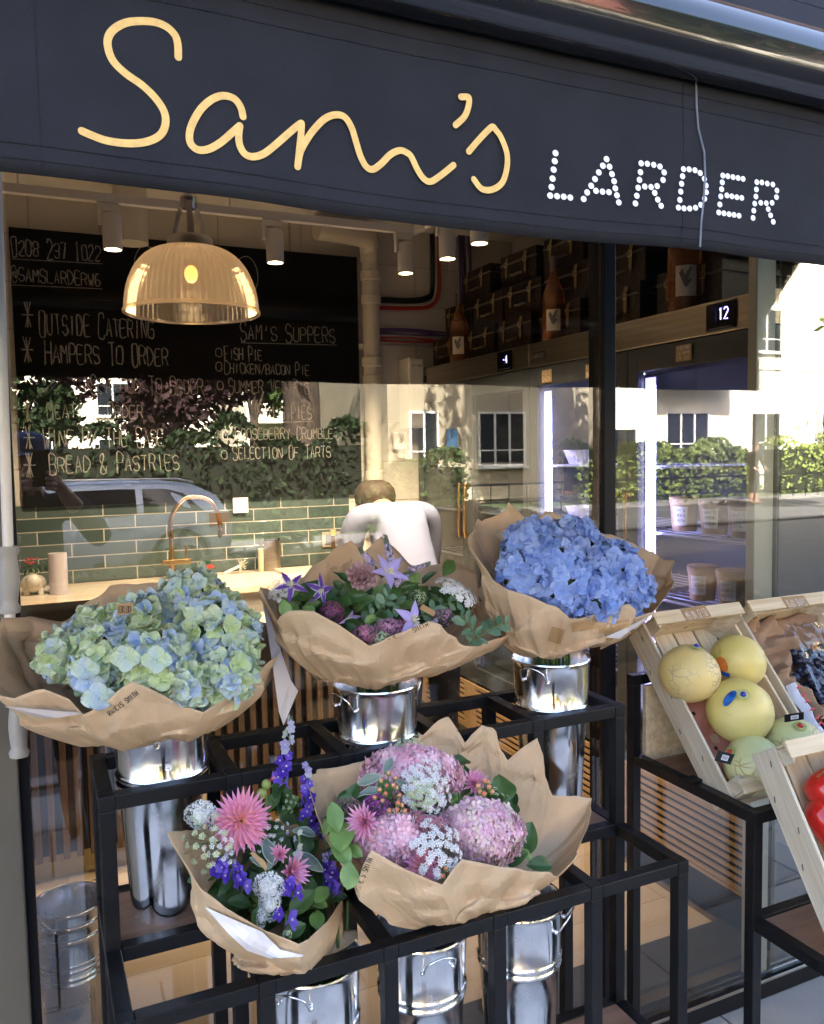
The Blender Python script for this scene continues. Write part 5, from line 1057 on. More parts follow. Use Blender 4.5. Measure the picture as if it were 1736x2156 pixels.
for a in [(588, 1662, 1.40, 46, 1.4), (603, 1692, 1.41, 58, .5), (640, 1772, 1.36, 60, 2.0), (636, 1900, 1.29, 72, .9), (505, 1900, 1.29, 52, .2), (475, 1860, 1.30, 66, 4.0), (678, 1895, 1.31, 60, 1.0), (620, 1960, 1.25, 58, .7), (700, 1890, 1.33, 66, .4), (575, 1690, 1.41, 50, 4.2), (545, 1935, 1.27, 50, 4.4), (655, 1870, 1.31, 44, 1.3), (690, 1840, 1.35, 50, 3.2)]: leafp(bq, LA, *a)
for a in [(678, 1882, 1.29, 46, 1.2), (670, 1905, 1.29, 44, 2.4), (668, 1935, 1.28, 46, 1.5), (555, 1870, 1.28, 36, 3)]: leafp(bq, LB, *a)
for a in [(566, 1790, 1.30, 66, 1.7), (655, 1815, 1.33, 62, 5.6), (643, 1752, 1.34, 52, .2), (545, 1815, 1.30, 40, 2.6), (575, 1815, 1.29, 40, 1.2)]: leafp(bq, LG, *a)
dahlia(bq, 507, 1729, 1.33, 132, V((-.05, -.92, .38)), DP, 92); dahlia(bq, 612, 1836, 1.28, 92, V((.35, -.75, .25)), DP2, 46, .45); dahlia(bq, 590, 1800, 1.285, 62, V((-.2, -.7, .6)), DP2, 26, .75); dahlia(bq, 572, 1642, 1.39, 44, V((.6, -.5, .7)), DP2, 22, .95)
gb = M('green_bud', (.26, .32, .08), .5)
for x, y, r_ in ((551, 1672, 11), (561, 1652, 10)): c = P(x, y, 1.385); MB().ball(c, r_*px_m(c), 12, 8, (1, 1, 1.1)).tube([c, c+V((.0, .02, -.10))], .002, 5).build('flower_bud', gb, bq, smooth=True)
delphinium(bq, (592, 1655), (614, 1508), 1.38, 13, 30, .55); delphinium(bq, (645, 1735), (648, 1608), 1.37, 13, 30, .25); delphinium(bq, (697, 1870), (690, 1795), 1.33, 9, 34, .2); delphinium(bq, (462, 1850), (472, 1800), 1.285, 6, 32, .25); delphinium(bq, (510, 1872), (498, 1815), 1.275, 8, 32, .1); delphinium(bq, (616, 1888), (606, 1850), 1.25, 4, 38, 0); delphinium(bq, (602, 1946), (594, 1922), 1.235, 2, 46, 0); delphinium(bq, (672, 1765), (668, 1735), 1.38, 4, 34, 0); delphinium(bq, (706, 1885), (700, 1850), 1.32, 5, 34, 0); delphinium(bq, (625, 1840), (628, 1745), 1.29, 6, 24, .8)
cluster(bq, 425, 1716, 1.35, 34, 28, white_f, 220, .085); cluster(bq, 470, 1722, 1.34, 18, 16, white_f, 90, .12); cluster(bq, 566, 1868, 1.265, 32, 30, white_f, 240, .085); cluster(bq, 568, 1905, 1.255, 22, 34, white_f, 200, .11); cluster(bq, 550, 1935, 1.25, 10, 20, white_f, 70, .18); cluster(bq, 605, 1968, 1.225, 10, 9, cream_f, 40, .2)
umbel(bq, 432, 1772, 1.29, 112, V((-.45, -.75, .45)), 18, cream_f, 1.05, .25, .13, ns=16); umbel(bq, 462, 1790, 1.285, 70, V((-.1, -.9, .4)), 14, white_f, 1, .2, .17, ns=14); umbel(bq, 580, 1752, 1.34, 66, V((.1, -.8, .55)), 12, white_f, 1, .3, .15, ns=12); umbel(bq, 555, 1765, 1.33, 56, V((-.2, -.8, .5)), 10, white_f, 1, .3, .16, ns=12); umbel(bq, 612, 1694, 1.385, 40, V((.2, -.9, .3)), 9, cream_f, 1, .2, .2, ns=10); umbel(bq, 530, 1775, 1.33, 40, V((0, -.8, .5)), 8, white_f, 1, .3, .2, ns=10)
c = P(545, 1812, 1.265); MB().add([c-CR*.014+CU*.012, c-CR*.008+CU*.014, c+CR*.012-CU*.004, c+CR*.012-CU*.018], [(0, 1, 2, 3)]).build('price_tag', kraft_tag, bq, solid=.0006)

# 5: pink hydrangeas
b5 = V((cx[2]+.13, yf-.01, .745)); bq = empty('bouquet', b5, 'broad bouquet of pink hydrangeas, white lace and coral berries in kraft paper', 'bouquet', GRP); stems(bq, b5, 18, .05, .06)
rim5 = [(664, 1716, 1.33), (634, 1630, 1.38), (690, 1620, 1.43), (757, 1602, 1.435), (829, 1578, 1.441), (880, 1550, 1.443), (949, 1515, 1.446), (974, 1552, 1.445), (1016, 1522, 1.447), (1044, 1546, 1.445), (1069, 1603, 1.441), (1132, 1554, 1.441), (1152, 1620, 1.435), (1164, 1674, 1.429), (1248, 1679, 1.43), (1240, 1735, 1.38), (1222, 1784, 1.33), (1180, 1842, 1.27), (1120, 1836, 1.24), (1040, 1822, 1.22), (974, 1810, 1.205), (930, 1862, 1.185), (862, 1834, 1.185), (780, 1790, 1.20), (744, 1862, 1.21), (708, 1800, 1.26)]
bv = wrap(bq, b5, .062, rim5, .55, 1.6, .0058, seed=21)
print_on(bq, bv, 'RANCIS SMITH', (757, 1878), (786, 1808), 12)
fill(bq, 900, 1730, 1.38, 200, 85, 70, LA, (45, 72), .03); fill(bq, 730, 1740, 1.34, 40, 70, 14, LA, (42, 62), .03)
PK = [M('pink_petal_%s' % n_, c_, .6, transl=.2) for n_, c_ in (('pale', (.86, .60, .68)), ('rose', (.80, .45, .55)), ('lilac', (.80, .54, .64)))]
PK2 = [M('warm_pink_%s' % n_, c_, .6, transl=.2) for n_, c_ in (('a', (.80, .57, .64)), ('b', (.77, .48, .60)), ('c', (.80, .64, .58)))]
pink_head(bq, 866, 1640, 1.39, 108, 68, 470, PK); pink_head(bq, 816, 1770, 1.30, 78, 60, 360, PK); pink_head(bq, 1010, 1756, 1.30, 94, 72, 460, PK2)
for a in [(745, 1668, 1.35, 66, 1.3), (972, 1605, 1.42, 60, 1.1), (1060, 1655, 1.39, 74, 1.4), (1075, 1705, 1.37, 66, 1.2), (1105, 1770, 1.30, 88, 1.1), (1085, 1810, 1.27, 62, .3), (1138, 1822, 1.265, 60, .1), (985, 1628, 1.40, 44, 1.9), (1080, 1730, 1.35, 50, 1.0)]: leafp(bq, LA, *a)
for a in [(705, 1722, 1.29, 66, 1.7), (722, 1758, 1.27, 76, 1.6), (718, 1800, 1.26, 70, 1.9), (735, 1842, 1.22, 62, 1.2), (745, 1795, 1.26, 50, 2.4), (1105, 1800, 1.27, 36, 2.2), (690, 1740, 1.30, 44, 1.2)]: leafp(bq, LB, *a)
for a in [(776, 1642, 1.33, 56, .25), (776, 1668, 1.325, 58, 2.9), (835, 1730, 1.28, 60, .4), (865, 1728, 1.275, 52, 1.55), (907, 1728, 1.28, 58, 5.6), (818, 1612, 1.36, 46, 1.2), (850, 1655, 1.33, 40, 5.4)]: leafp(bq, LG, *a)
dahlia(bq, 1000, 1652, 1.35, 70, V((-.2, -.6, .75)), DP2, 52, .35); dahlia(bq, 768, 1732, 1.27, 84, V((-.7, -.6, .4)), DP2, 60, .25); dahlia(bq, 890, 1824, 1.25, 92, V((0, -.75, .6)), DP, 60, .1)
cluster(bq, 735, 1708, 1.31, 34, 26, M('brown_mauve_buds', (.22, .13, .13), .8, var=.4, scale=400), 260, .075); cluster(bq, 712, 1725, 1.31, 16, 12, MATS['brown_mauve_buds'], 80, .1); cluster(bq, 953, 1646, 1.35, 16, 12, MATS['brown_mauve_buds'], 90, .1); cluster(bq, 793, 1696, 1.29, 26, 22, M('magenta_buds', (.36, .06, .34), .7, var=.3, scale=300), 220, .085); cluster(bq, 905, 1742, 1.265, 36, 24, M('rose_buds', (.50, .20, .27), .7, var=.35, scale=300), 320, .07); cluster(bq, 870, 1722, 1.28, 22, 16, MATS['rose_buds'], 120, .09)
umbel(bq, 898, 1655, 1.315, 112, V((.05, -.85, .5)), 42, white_f, 1, .35, .15, ns=18); umbel(bq, 888, 1672, 1.30, 70, V((-.1, -.9, .4)), 24, cream_f, 1, .3, .17, ns=16); umbel(bq, 922, 1786, 1.235, 118, V((.05, -.8, .55)), 36, white_f, 1.0, .25, .15, ns=18); umbel(bq, 862, 1572, 1.40, 62, V((-.1, -.6, .8)), 22, cream_f, 1, .4, .17, ns=14); umbel(bq, 1060, 1705, 1.33, 84, V((.5, -.7, .4)), 14, cream_f, 1.1, .2, .13, ns=12); umbel(bq, 1075, 1735, 1.32, 50, V((.6, -.7, .2)), 8, white_f, 1.1, .2, .15, ns=10)
berries(bq, [(803, 1645), (818, 1630), (832, 1640), (815, 1656), (800, 1664), (835, 1660), (790, 1680), (806, 1686), (840, 1676), (812, 1672), (828, 1655)], 1.275, 10); berries(bq, [(836, 1706), (846, 1697), (852, 1708), (838, 1692), (820, 1708)], 1.265, 11); berries(bq, [(1008, 1656), (1021, 1646), (1030, 1658), (1020, 1672), (1036, 1668), (1012, 1668), (1028, 1650)], 1.30, 12); berries(bq, [(940, 1830), (934, 1846), (948, 1838)], 1.205, 10)
sprig(bq, [(985, 1700, 0), (968, 1690, 0), (955, 1682, 0)], 1.31, [LA[2]], 22, 8); sprig(bq, [(1010, 1712, 0), (985, 1700, 0), (965, 1698, 0)], 1.31, [LA[2]], 20, 8)
# ------------------------------------------------------------------ fruit stand
XL, XR = 1.390, 2.36
ft = empty('fruit_stand', (1.87, -.5, GZ), 'black square-tube stand that carries the wooden fruit crates', 'fruit stand')
for x in (XL, XR):
    for y, z in ((-.113, 1.012), (-.513, .804), (-.913, .566)):
        bar('upright', (x, y, GZ), (x+T2, y+T2, z-T2-.0006), ft); MB().box((x-.0006, y-.0006, z-T2-.0004), (x+T2+.0006, y+T2+.0006, z+.0006)).build('corner_joint', black_steel, ft, bevel=.0015)
    bar('cross_rail', (x, -.513+T2+.001, .804-T2), (x+T2, -.114, .804), ft); bar('cross_rail', (x, -.913+T2+.001, .566-T2), (x+T2, -.514, .566), ft)
for y, z in ((-.113, 1.012), (-.513, .804), (-.513, .566), (-.913, .566), (-.113, .804)): bar('rail', (XL+T2+.001, y, z-T2), (XR-.001, y+T2, z), ft)
MB().box((XL+T2+.002, -.33, .776), (XR-.002, -.115, .784)).build('shelf_board', shelf_wood, ft)
MB().box((XL+T2+.002, -.885, .552), (XR-.002, -.515, .560)).build('shelf_board', shelf_wood, ft)
MB().box((XL+T2+.004, -.127, .785), (XR-.004, -.1145, .985)).build('back_board', crate_wood, ft)
MB().box((XL-.002, -.80, .567), (XL+T2+.002, -.765, .575)).build('clip', black_steel, ft, bevel=.001); MB().box((XL-.002, -.33, .805), (XL+T2+.002, -.30, .811)).build('clip', black_steel, ft, bevel=.001)

def crate(O, ang, L, W, lab, hs=.08, he=.12, vtilt=0.):
    ca, sa = math.cos(ang), math.sin(ang)
    Mx = Matrix(((1, 0, 0, O[0]), (0, ca, -sa, O[1]), (0, sa, ca, O[2]), (0, 0, 0, 1)))      # local x across, y up the slope, z out of the crate
    rt = empty('wooden_crate', V(O), lab, 'crate', 'wooden fruit crates on the stand')
    def bd(nm, lo, hi, mt):
        k_ = random.uniform(-3, 3); o_ = inst(nm, MB().box(V(lo)-V((0, k_, 0)), V(hi)-V((0, k_, 0))).mesh(nm, mt), rt, Mx @ Matrix.Translation((0, k_, 0)))
        md = o_.modifiers.new('bevel', 'BEVEL'); md.width = .001; md.segments = 1; return o_
    for x in (0, W-.008): bd('side_board', (x, 0, .006), (x+.008, L, hs), crate_wood2 if x == 0 else crate_wood)
    n = 4; sw = (W-.02)/n
    for k in range(n): bd('floor_slat', (.009+k*sw+.003, .0, 0), (.009+(k+1)*sw-.003, L, .0055), crate_wood)
    for y0 in (.0, L-.006):
        bd('end_slat', (.009, y0, .006), (W-.009, y0+.006, .055), crate_wood_x); bd('end_slat', (.009, y0, .068), (W-.009, y0+.006, he), crate_wood_x)
    bd('top_lath', (.0, L-.032, he+.0005), (W, L+.004, he+.008), crate_wood_x); bd('top_lath', (.0, -.004, he+.0005), (W, .03, he+.008), crate_wood_x)
    for x, y, sx_, sy_ in ((.009, .007, 1, 1), (W-.009, .007, -1, 1), (.009, L-.007, 1, -1), (W-.009, L-.007, -1, -1)):
        vs = [(x, y, .007), (x+sx_*.034, y, .007), (x, y+sy_*.034, .007), (x, y, he), (x+sx_*.034, y, he), (x, y+sy_*.034, he)]
        MB().add(vs, [(0, 2, 1), (3, 4, 5), (0, 1, 4, 3), (1, 2, 5, 4), (2, 0, 3, 5)], Mx).build('corner_post', crate_wood2, rt)
    for k in range(6):
        for (x, z) in ((-.0008, .02+.03*(k % 2)),):
            yy = .03+k*(L-.06)/5; MB().tube([Mx @ V((x, yy-.006, z)), Mx @ V((x, yy+.006, z+.004))], .0011, 4).build('staple', staple, rt)
    for k in range(4): MB().tube([Mx @ V((.03+.07*k, L-.007, .03+.012*(k % 2))), Mx @ V((.036+.07*k, L-.0075, .04))], .0010, 4).build('staple', staple, rt)
    return rt, Mx
ANG = R(48.6)
mel, MX = crate((1.422, -.362, .742), ANG, .47, .302, 'open wooden crate of yellow melons leaning on the black fruit stand')
N_ = (MX.to_3x3() @ V((0, 0, 1)))
kc = empty('melon_price_card', P(1455, 1288, 1.63), 'brown card chalked melon on the top lath of the crate', 'price card')
cpos = MX @ V((.06, .448, .1292))
def flat_card(rt, Mx, x0, y0, w_, h_, ls, rot=0., it=white_ink):
    R_ = Mx @ Matrix.Translation((x0, y0, .1295)) @ Matrix.Rotation(rot, 4, 'Z')
    MB().add([R_ @ V((0, 0, 0)), R_ @ V((w_, 0, 0)), R_ @ V((w_, h_, 0)), R_ @ V((0, h_, 0))], [(0, 1, 2, 3)]).build('card', kraft_tag, rt, solid=.0008)
    mb = MB(); n = len(ls)
    for k, l in enumerate(ls): write(mb, l, R_ @ V((w_*.08, h_*(1-(k+.9)/n), .0008)), R_.to_3x3() @ V((1, 0, 0)), R_.to_3x3() @ V((0, 1, 0)), h_/n*.6, .0010, R_.to_3x3() @ V((0, 0, 1)), .05, .0004, width=w_*.84)
    mb.build('writing', it, rt)
flat_card(kc, MX, .095, .435, .085, .036, ['MELON £2.50'], .06)
# coral tray liner
def trayf(u, v):
    x = .012+.278*u; y = .008+.33*v; c = math.sin(x*44)*math.sin(y*44+.6); return MX @ V((x, y, .014+.011*c))
tr_ = MB().grid(trayf, 40, 48).build('tray_liner', M('coral_card', (.60, .26, .18), .75, var=.08, scale=30, bump=.1, bscale=120), None, smooth=True, solid=.0012); tag(tr_, 'coral pink moulded cardboard tray lining the melon crate', 'tray')
mb = MB()
for x, y in ((.062, .23), (.075, .135), (.25, .17), (.16, .30)): mb.lathe([(.0004, .0275), (.0055, .0275)], 12, MX @ Matrix.Translation((x, y, 0)))
mb.build('tray_hole', M('hole_dark', (.02, .012, .01), .9), tr_)
# melons
def melon_mat(name, c1, c2, net, netc, nets, nsc):
    m = M(name, c1, .42, col2=c2, scale=3.5, detail=6, ramp=(.3, .7), bump=.05, bscale=20, coords='Object'); N = m.node_tree.nodes; L = m.node_tree.links; b = N['Principled BSDF']
    src = b.inputs['Base Color'].links[0].from_socket; tc = next(n for n in N if n.type == 'TEX_COORD'); nz = N.new('ShaderNodeTexNoise'); nz.inputs['Scale'].default_value = 9; L.new(tc.outputs['Object'], nz.inputs[0])
    mxv = N.new('ShaderNodeMix'); mxv.data_type = 'VECTOR'; mxv.inputs[0].default_value = .06; L.new(tc.outputs['Object'], mxv.inputs[4]); L.new(nz.outputs['Color'], mxv.inputs[5])
    vo = N.new('ShaderNodeTexVoronoi'); vo.feature = 'DISTANCE_TO_EDGE'; vo.inputs['Scale'].default_value = nsc; L.new(mxv.outputs[1], vo.inputs[0])
    cr = N.new('ShaderNodeValToRGB'); e = cr.color_ramp.elements; e[0].position = net*.35; e[0].color = (1, 1, 1, 1); e[1].position = net; e[1].color = (0, 0, 0, 1); L.new(vo.outputs[0], cr.inputs[0])
    n2 = N.new('ShaderNodeTexNoise'); n2.inputs['Scale'].default_value = 11; L.new(tc.outputs['Object'], n2.inputs[0]); c2_ = N.new('ShaderNodeValToRGB'); c2_.color_ramp.elements[0].position = nets; c2_.color_ramp.elements[1].position = nets+.12; L.new(n2.outputs[0], c2_.inputs[0])
    ml = N.new('ShaderNodeMath'); ml.operation = 'MULTIPLY'; L.new(cr.outputs[0], ml.inputs[0]); L.new(c2_.outputs[0], ml.inputs[1]); m2 = N.new('ShaderNodeMath'); m2.operation = 'MULTIPLY'; L.new(ml.outputs[0], m2.inputs[0]); m2.inputs[1].default_value = .9
    mc = N.new('ShaderNodeMix'); mc.data_type = 'RGBA'; L.new(m2.outputs[0], mc.inputs[0]); L.new(src, mc.inputs[6]); mc.inputs[7].default_value = (*netc, 1); L.new(mc.outputs[2], b.inputs['Base Color']); return m
m_y = melon_mat('galia_yellow', (.64, .47, .15), (.72, .57, .25), .075, (.36, .29, .17), .45, 55)
m_y2 = melon_mat('galia_plain', (.62, .48, .10), (.70, .59, .24), .05, (.42, .36, .20), .56, 40)
m_g = melon_mat('charentais_green', (.54, .52, .18), (.70, .68, .40), .09, (.40, .30, .13), .40, 46)
blue_wax, red_wax = M('blue_wax', (.02, .03, .35), .3), M('red_wax', (.50, .02, .02), .35)
def sticker(rt, c, r, d, w_, h_, mt, nm='sticker', roll=0., ell=True, ax=None):
    F = frame(c, d, None if ax is None else CR*math.cos(ax)+CU*math.sin(ax)).to_3x3(); pts = []
    Rr = Matrix.Rotation(roll, 3, 'Z')
    def on(a, b_): q = Rr @ V((a, b_, 0)); z = math.sqrt(max(0, r*r-q.x*q.x-q.y*q.y)); return c+F @ V((q.x, q.y, z))*1.012
    mb = MB()
    if ell: mb.v = [on(0, 0)]+[on(w_/2*math.cos(2*PI*k/24), h_/2*math.sin(2*PI*k/24)) for k in range(24)]; mb.f = [[0, 1+k, 1+(k+1) % 24] for k in range(24)]; mb.mi = [0]*24
    else: mb.grid(lambda u, v: on((u-.5)*w_, (v-.5)*h_), 6, 4)
    return mb.build(nm, mt, rt)
def dirpx(c, x, y, r): d = ray(x, y).normalized(); oc = CAM-c; b_ = oc.dot(d); h = b_*b_-(oc.dot(oc)-r*r); return ((CAM+d*(-b_-math.sqrt(max(h, 0))))-c).normalized()
def melon(px, py, rpx, mt, lab, stem_dir=None, wax=None, sq=.96, lift=1.0):
    c = PP(px, py, MX @ V((0, 0, .025+.065*lift)), N_); r = rpx*px_m(c)
    c = PP(px, py, MX @ V((0, 0, .022+r)), N_); r = rpx*px_m(c)
    rt = empty('melon', c-N_*r, lab, 'melon', 'melons in the wooden crate'); sd_ = dirpx(c, *stem_dir, r) if len(stem_dir) == 2 else V(stem_dir).normalized()
    F = frame(c, sd_); pr = []
    for i in range(33):
        t = PI*i/32; rr = math.sin(t)*r; z = -math.cos(t)*r*sq
        if t > PI-.35: z -= r*.05*(1-(PI-t)/.35)
        pr.append((max(rr, 1e-4), z))
    bm = MB().lathe(pr, 48, F)
    sd0 = random.uniform(0, 9); bm.v = [c+(v_-c)*(1+.045*noise.noise((v_-c)*13+V((sd0, 0, 0)))+.012*noise.noise((v_-c)*40)) for v_ in bm.v]
    bm = bm.build('fruit', mt, rt, smooth=True, ang=80)
    if wax: sticker(rt, c, r*.992, sd_, .030, .030, M('stem_scar', (.30, .34, .10), .7, col2=(.50, .48, .17), scale=90), 'stem_scar')
    if wax: MB().lathe([(.008, r*sq*.90), (.0085, r*sq*.97), (.006, r*sq*1.03)], 12, F, cap1=True).build('stem', M('melon_stem', (.30, .33, .18), .7), rt, smooth=True); MB().ball(c+sd_*r*sq*1.03, .0072, 10, 7).build('wax_seal', wax, rt, smooth=True)
    return rt, c, r
cam_ = lambda c: (CAM-c).normalized()
r1, c1, ra = melon(1452, 1418, 62, m_y, 'netted yellow melon at the left side of the crate', (.1, -.2, .9), blue_wax)
r2, c2, rb_ = melon(1554, 1392, 57, m_y2, 'plain yellow melon under the upper right crate corner', (.6, .3, .6))
r3, c3, rc = melon(1557, 1497, 68, m_y2, 'yellow melon with blue sticker and blue stem seal', (1566, 1462), blue_wax)
r4, c4, rd = melon(1586, 1612, 62, m_g, 'green netted melon with black tag at the bottom of the crate', (1538, 1584), red_wax)
r5, c5, re_ = melon(1672, 1572, 62, m_g, 'pale green melon with red stem seal beside the pepper crate', (1686, 1528), red_wax)
blk, blu, org, grn = M('black_label', (.012, .012, .013), .3), M('blue_label', (.02, .10, .45), .3), M('orange_label', (.65, .20, .04), .4), M('yellow_label', (.55, .50, .12), .4)
sticker(r3, c3, rc, dirpx(c3, 1537, 1470, rc), .046, .021, M('navy_label', (.015, .05, .22), .25, col2=(.03, .16, .50), scale=60), ax=1.0)
sticker(r2, c2, rb_, dirpx(c2, 1512, 1388, rb_), .078, .028, grn, 'label_picture', ax=-.9); sticker(r2, c2, rb_*1.006, dirpx(c2, 1521, 1399, rb_), .040, .030, org, 'label_picture', ax=-.7); sticker(r2, c2, rb_*1.006, dirpx(c2, 1527, 1419, rb_), .026, .012, blu, 'label_strip', ell=False, ax=.12)
def hang_tag(rt, px, py, q, w_, h_, an):
    c = P(px, py, q); ax, ay = CR*math.cos(an)+CU*math.sin(an), CU*math.cos(an)-CR*math.sin(an); ay = (ay-FW*.3).normalized()
    MB().add([c-ax*w_/2, c+ax*w_/2, c+ax*w_/2+ay*h_, c-ax*w_/2+ay*h_], [(0, 1, 2, 3)]).build('hang_tag', blk, rt, solid=.0008)
    MB().add([c-ax*w_*.18+ay*h_*.25-FW*.0012, c+ax*w_*.22+ay*h_*.25-FW*.0012, c+ax*w_*.22+ay*h_*.75-FW*.0012, c-ax*w_*.18+ay*h_*.75-FW*.0012], [(0, 1, 2, 3)]).build('barcode_patch', paper_white, rt)
    mb = MB()
    for k in range(6): x = -.14+.055*k; mb.add([c+ax*w_*x+ay*h_*.32-FW*.0018, c+ax*w_*(x+.025)+ay*h_*.32-FW*.0018, c+ax*w_*(x+.025)+ay*h_*.68-FW*.0018, c+ax*w_*x+ay*h_*.68-FW*.0018], [(0, 1, 2, 3)])
    mb.build('barcode_line', ink, rt)
qq = lambda c: c.y+CAMD
hang_tag(r4, 1522, 1606, qq(c4)-.085, .036, .026, -.25); hang_tag(r5, 1673, 1518, qq(c5)-.05, .046, .020, .15)
MB().tube(crom([c5+V((-.002, -.06, .045)), c5+V((.012, -.07, .02)), c5+V((.006, -.085, -.02))], 4), .0012, 4).build('cord', blk, r5)

# grape crate
gcr, GX = crate((1.752, -.362, .742), ANG, .47, .31, 'open wooden crate of black grapes and brown paper beside the melons')
kc2 = empty('grape_price_card', GX @ V((.1, .44, .13)), 'brown card with faded chalk writing on the grape crate lath', 'price card'); flat_card(kc2, GX, .125, .434, .085, .036, ['BLACK GRAPES'], -.03)
GN = GX.to_3x3() @ V((0, 0, 1))
pbag = M('crumpled_kraft', (.34, .21, .12), .75, var=.15, scale=10, bump=.35, bscale=22)
lin = MB().grid(lambda u, v: GX @ (V((.012+.286*u, .16+.30*v, .010+.05*abs(noise.noise(V((u*5, v*6, 2))))+.06*max(0, abs(u-.5)-.36)*4))), 30, 30).build('paper_liner', pbag, None, smooth=True, solid=.001); tag(lin, 'crumpled brown paper lining the back of the grape crate', 'paper')
bagp = MB().grid(lambda u, v: GX @ (V((.02+.10*u+.02*math.sin(v*9), .14+.22*v, .03+.05*math.sin(PI*u)*(1-.3*v)+.03*noise.noise(V((u*4, v*7, 9)))))), 18, 26).build('paper_bag', pbag, None, smooth=True, solid=.001, ang=28); tag(bagp, 'crumpled brown paper bag tucked along the left side of the grape crate', 'paper bag')
gm = M('grape_skin', (.012, .014, .035), .3, rand=[(.008, .010, .022), (.016, .02, .05), (.035, .04, .075)], scale=2)
GR = MB().ball((0, 0, 0), 1, 12, 8, (1, 1, 1.12)).mesh('grape', gm, True)
for bi, (x0, x1, y0, y1, lab, nn) in enumerate(((.085, .19, -.0, .33, 'bunch of black grapes lying against the paper bag', 170), (.185, .295, -.0, .34, 'bunch of black grapes lying against the far crate side', 170))):
    rt = empty('grape_bunch', GX @ V(((x0+x1)/2, .1, .02)), lab, 'grapes', 'black grapes in the crate')
    st_ = MB().tube([GX @ V(((x0+x1)/2, y0, .05)), GX @ V(((x0+x1)/2+.01, y1, .06))], .002, 5).build('stalk', M('grape_stalk', (.12, .09, .03), .8), rt)
    for k in range(nn):
        x, y = random.uniform(x0, x1), random.uniform(y0, y1); z = .03+.045*math.sin(PI*(x-x0)/(x1-x0))*random.uniform(.5, 1)
        inst('grape', GR, rt, GX @ Matrix.Translation((x, y, z)) @ Matrix.Rotation(random.uniform(0, 3), 4, V((1, random.random(), 0)).normalized()) @ Matrix.Scale(random.uniform(.0098, .0122), 4))
film = MB().grid(lambda u, v: GX @ (V((.11+.19*u, .10+.30*v, .085+.022*noise.noise(V((u*5, v*5, 4)))+.014*noise.noise(V((u*14, v*4, 1)))-.05*v*v*0))), 34, 40).build('plastic_bag', clear_film, None, smooth=True, ang=25); tag(film, 'clear crinkled plastic film lying over the black grapes', 'plastic bag')
wbag = MB().grid(lambda u, v: GX @ (V((.016+.035*u+.004*math.sin(v*20), .0+.24*v, .074+.016*u*(1-u)*4+.005*noise.noise(V((u*3, v*9, 3)))))), 6, 30).build('carrier_bag', M('white_film', (.62, .62, .68), .35), None, smooth=True); tag(wbag, 'strip of white plastic bag with red printed marks along the grape crate', 'plastic bag')
mb = MB()
for k in range(11): y = .01+.021*k; s_ = (k % 3)-1; mb.ribbon([GX @ V((.024, y, .0985)), GX @ V((.034, y+.006*s_+.004, .0995)), GX @ V((.044, y+.004-.003*s_, .0975))], .0045, GN, False)
mb.build('red_print', M('red_print', (.50, .03, .03), .5), wbag)

# pepper crate
pcr, PXm = crate((1.398, -.70, .585), R(58), .40, .31, 'open wooden crate of red peppers in front of the melons', hs=.075, he=.105)
PN = PXm.to_3x3() @ V((0, 0, 1))
redp = M('red_pepper_skin', (.52, .015, .012), .12, var=.12, scale=3, coat=.4, bump=.02, bscale=6)
def pepper(x, y, z, ln, r, ax, lab):
    c = PXm @ V((x, y, z)); rt = empty('red_pepper', c, lab, 'pepper', 'red peppers in the wooden crate'); F = frame(c, PXm.to_3x3() @ V(ax), PN); mb = MB(); n = 48; prof = [(0.02, -.5), (.45, -.49), (.75, -.44), (.92, -.30), (1.0, -.05), (.98, .2), (.86, .38), (.6, .48), (.3, .47), (.08, .42)]
    o0 = len(mb.v)
    for pr_, pz in prof:
        for k in range(n): a = 2*PI*k/n; rr = r*pr_*(1+.17*abs(math.cos(1.5*a+.6))-.10+.03*math.cos(7*a+4*pz)+.06*noise.noise(V((math.cos(a)*2, math.sin(a)*2, pz*3+x*9)))); mb.v.append(F @ V((rr*math.cos(a), rr*math.sin(a), ln*pz)))
    for i in range(len(prof)-1):
        for k in range(n): a, b_ = i*n+k, i*n+(k+1) % n; mb.f.append([a, b_, b_+n, a+n]); mb.mi.append(0)
    mb.build('fruit', redp, rt, smooth=True, ang=80, sub=1); MB().tube(crom([F @ V((0, 0, ln*.42)), F @ V((.004, 0, ln*.5)), F @ V((.014, .004, ln*.62))], 4), [.008]*5+[.006, .005, .005, .005], 8).build('stalk', stem_m, rt, smooth=True)
pepper(.175, .30, .058, .21, .046, (1, .12, 0), 'glossy red pepper uppermost in the pepper crate'); pepper(.125, .175, .055, .24, .050, (.42, -.9, .06), 'long glossy red pepper below the uppermost one')
pepper(.245, .17, .055, .2, .046, (.25, -1, 0), 'glossy red pepper at the right side of the pepper crate'); pepper(.09, .085, .052, .13, .046, (1, .2, 0), 'glossy red pepper at the foot of the pepper crate')
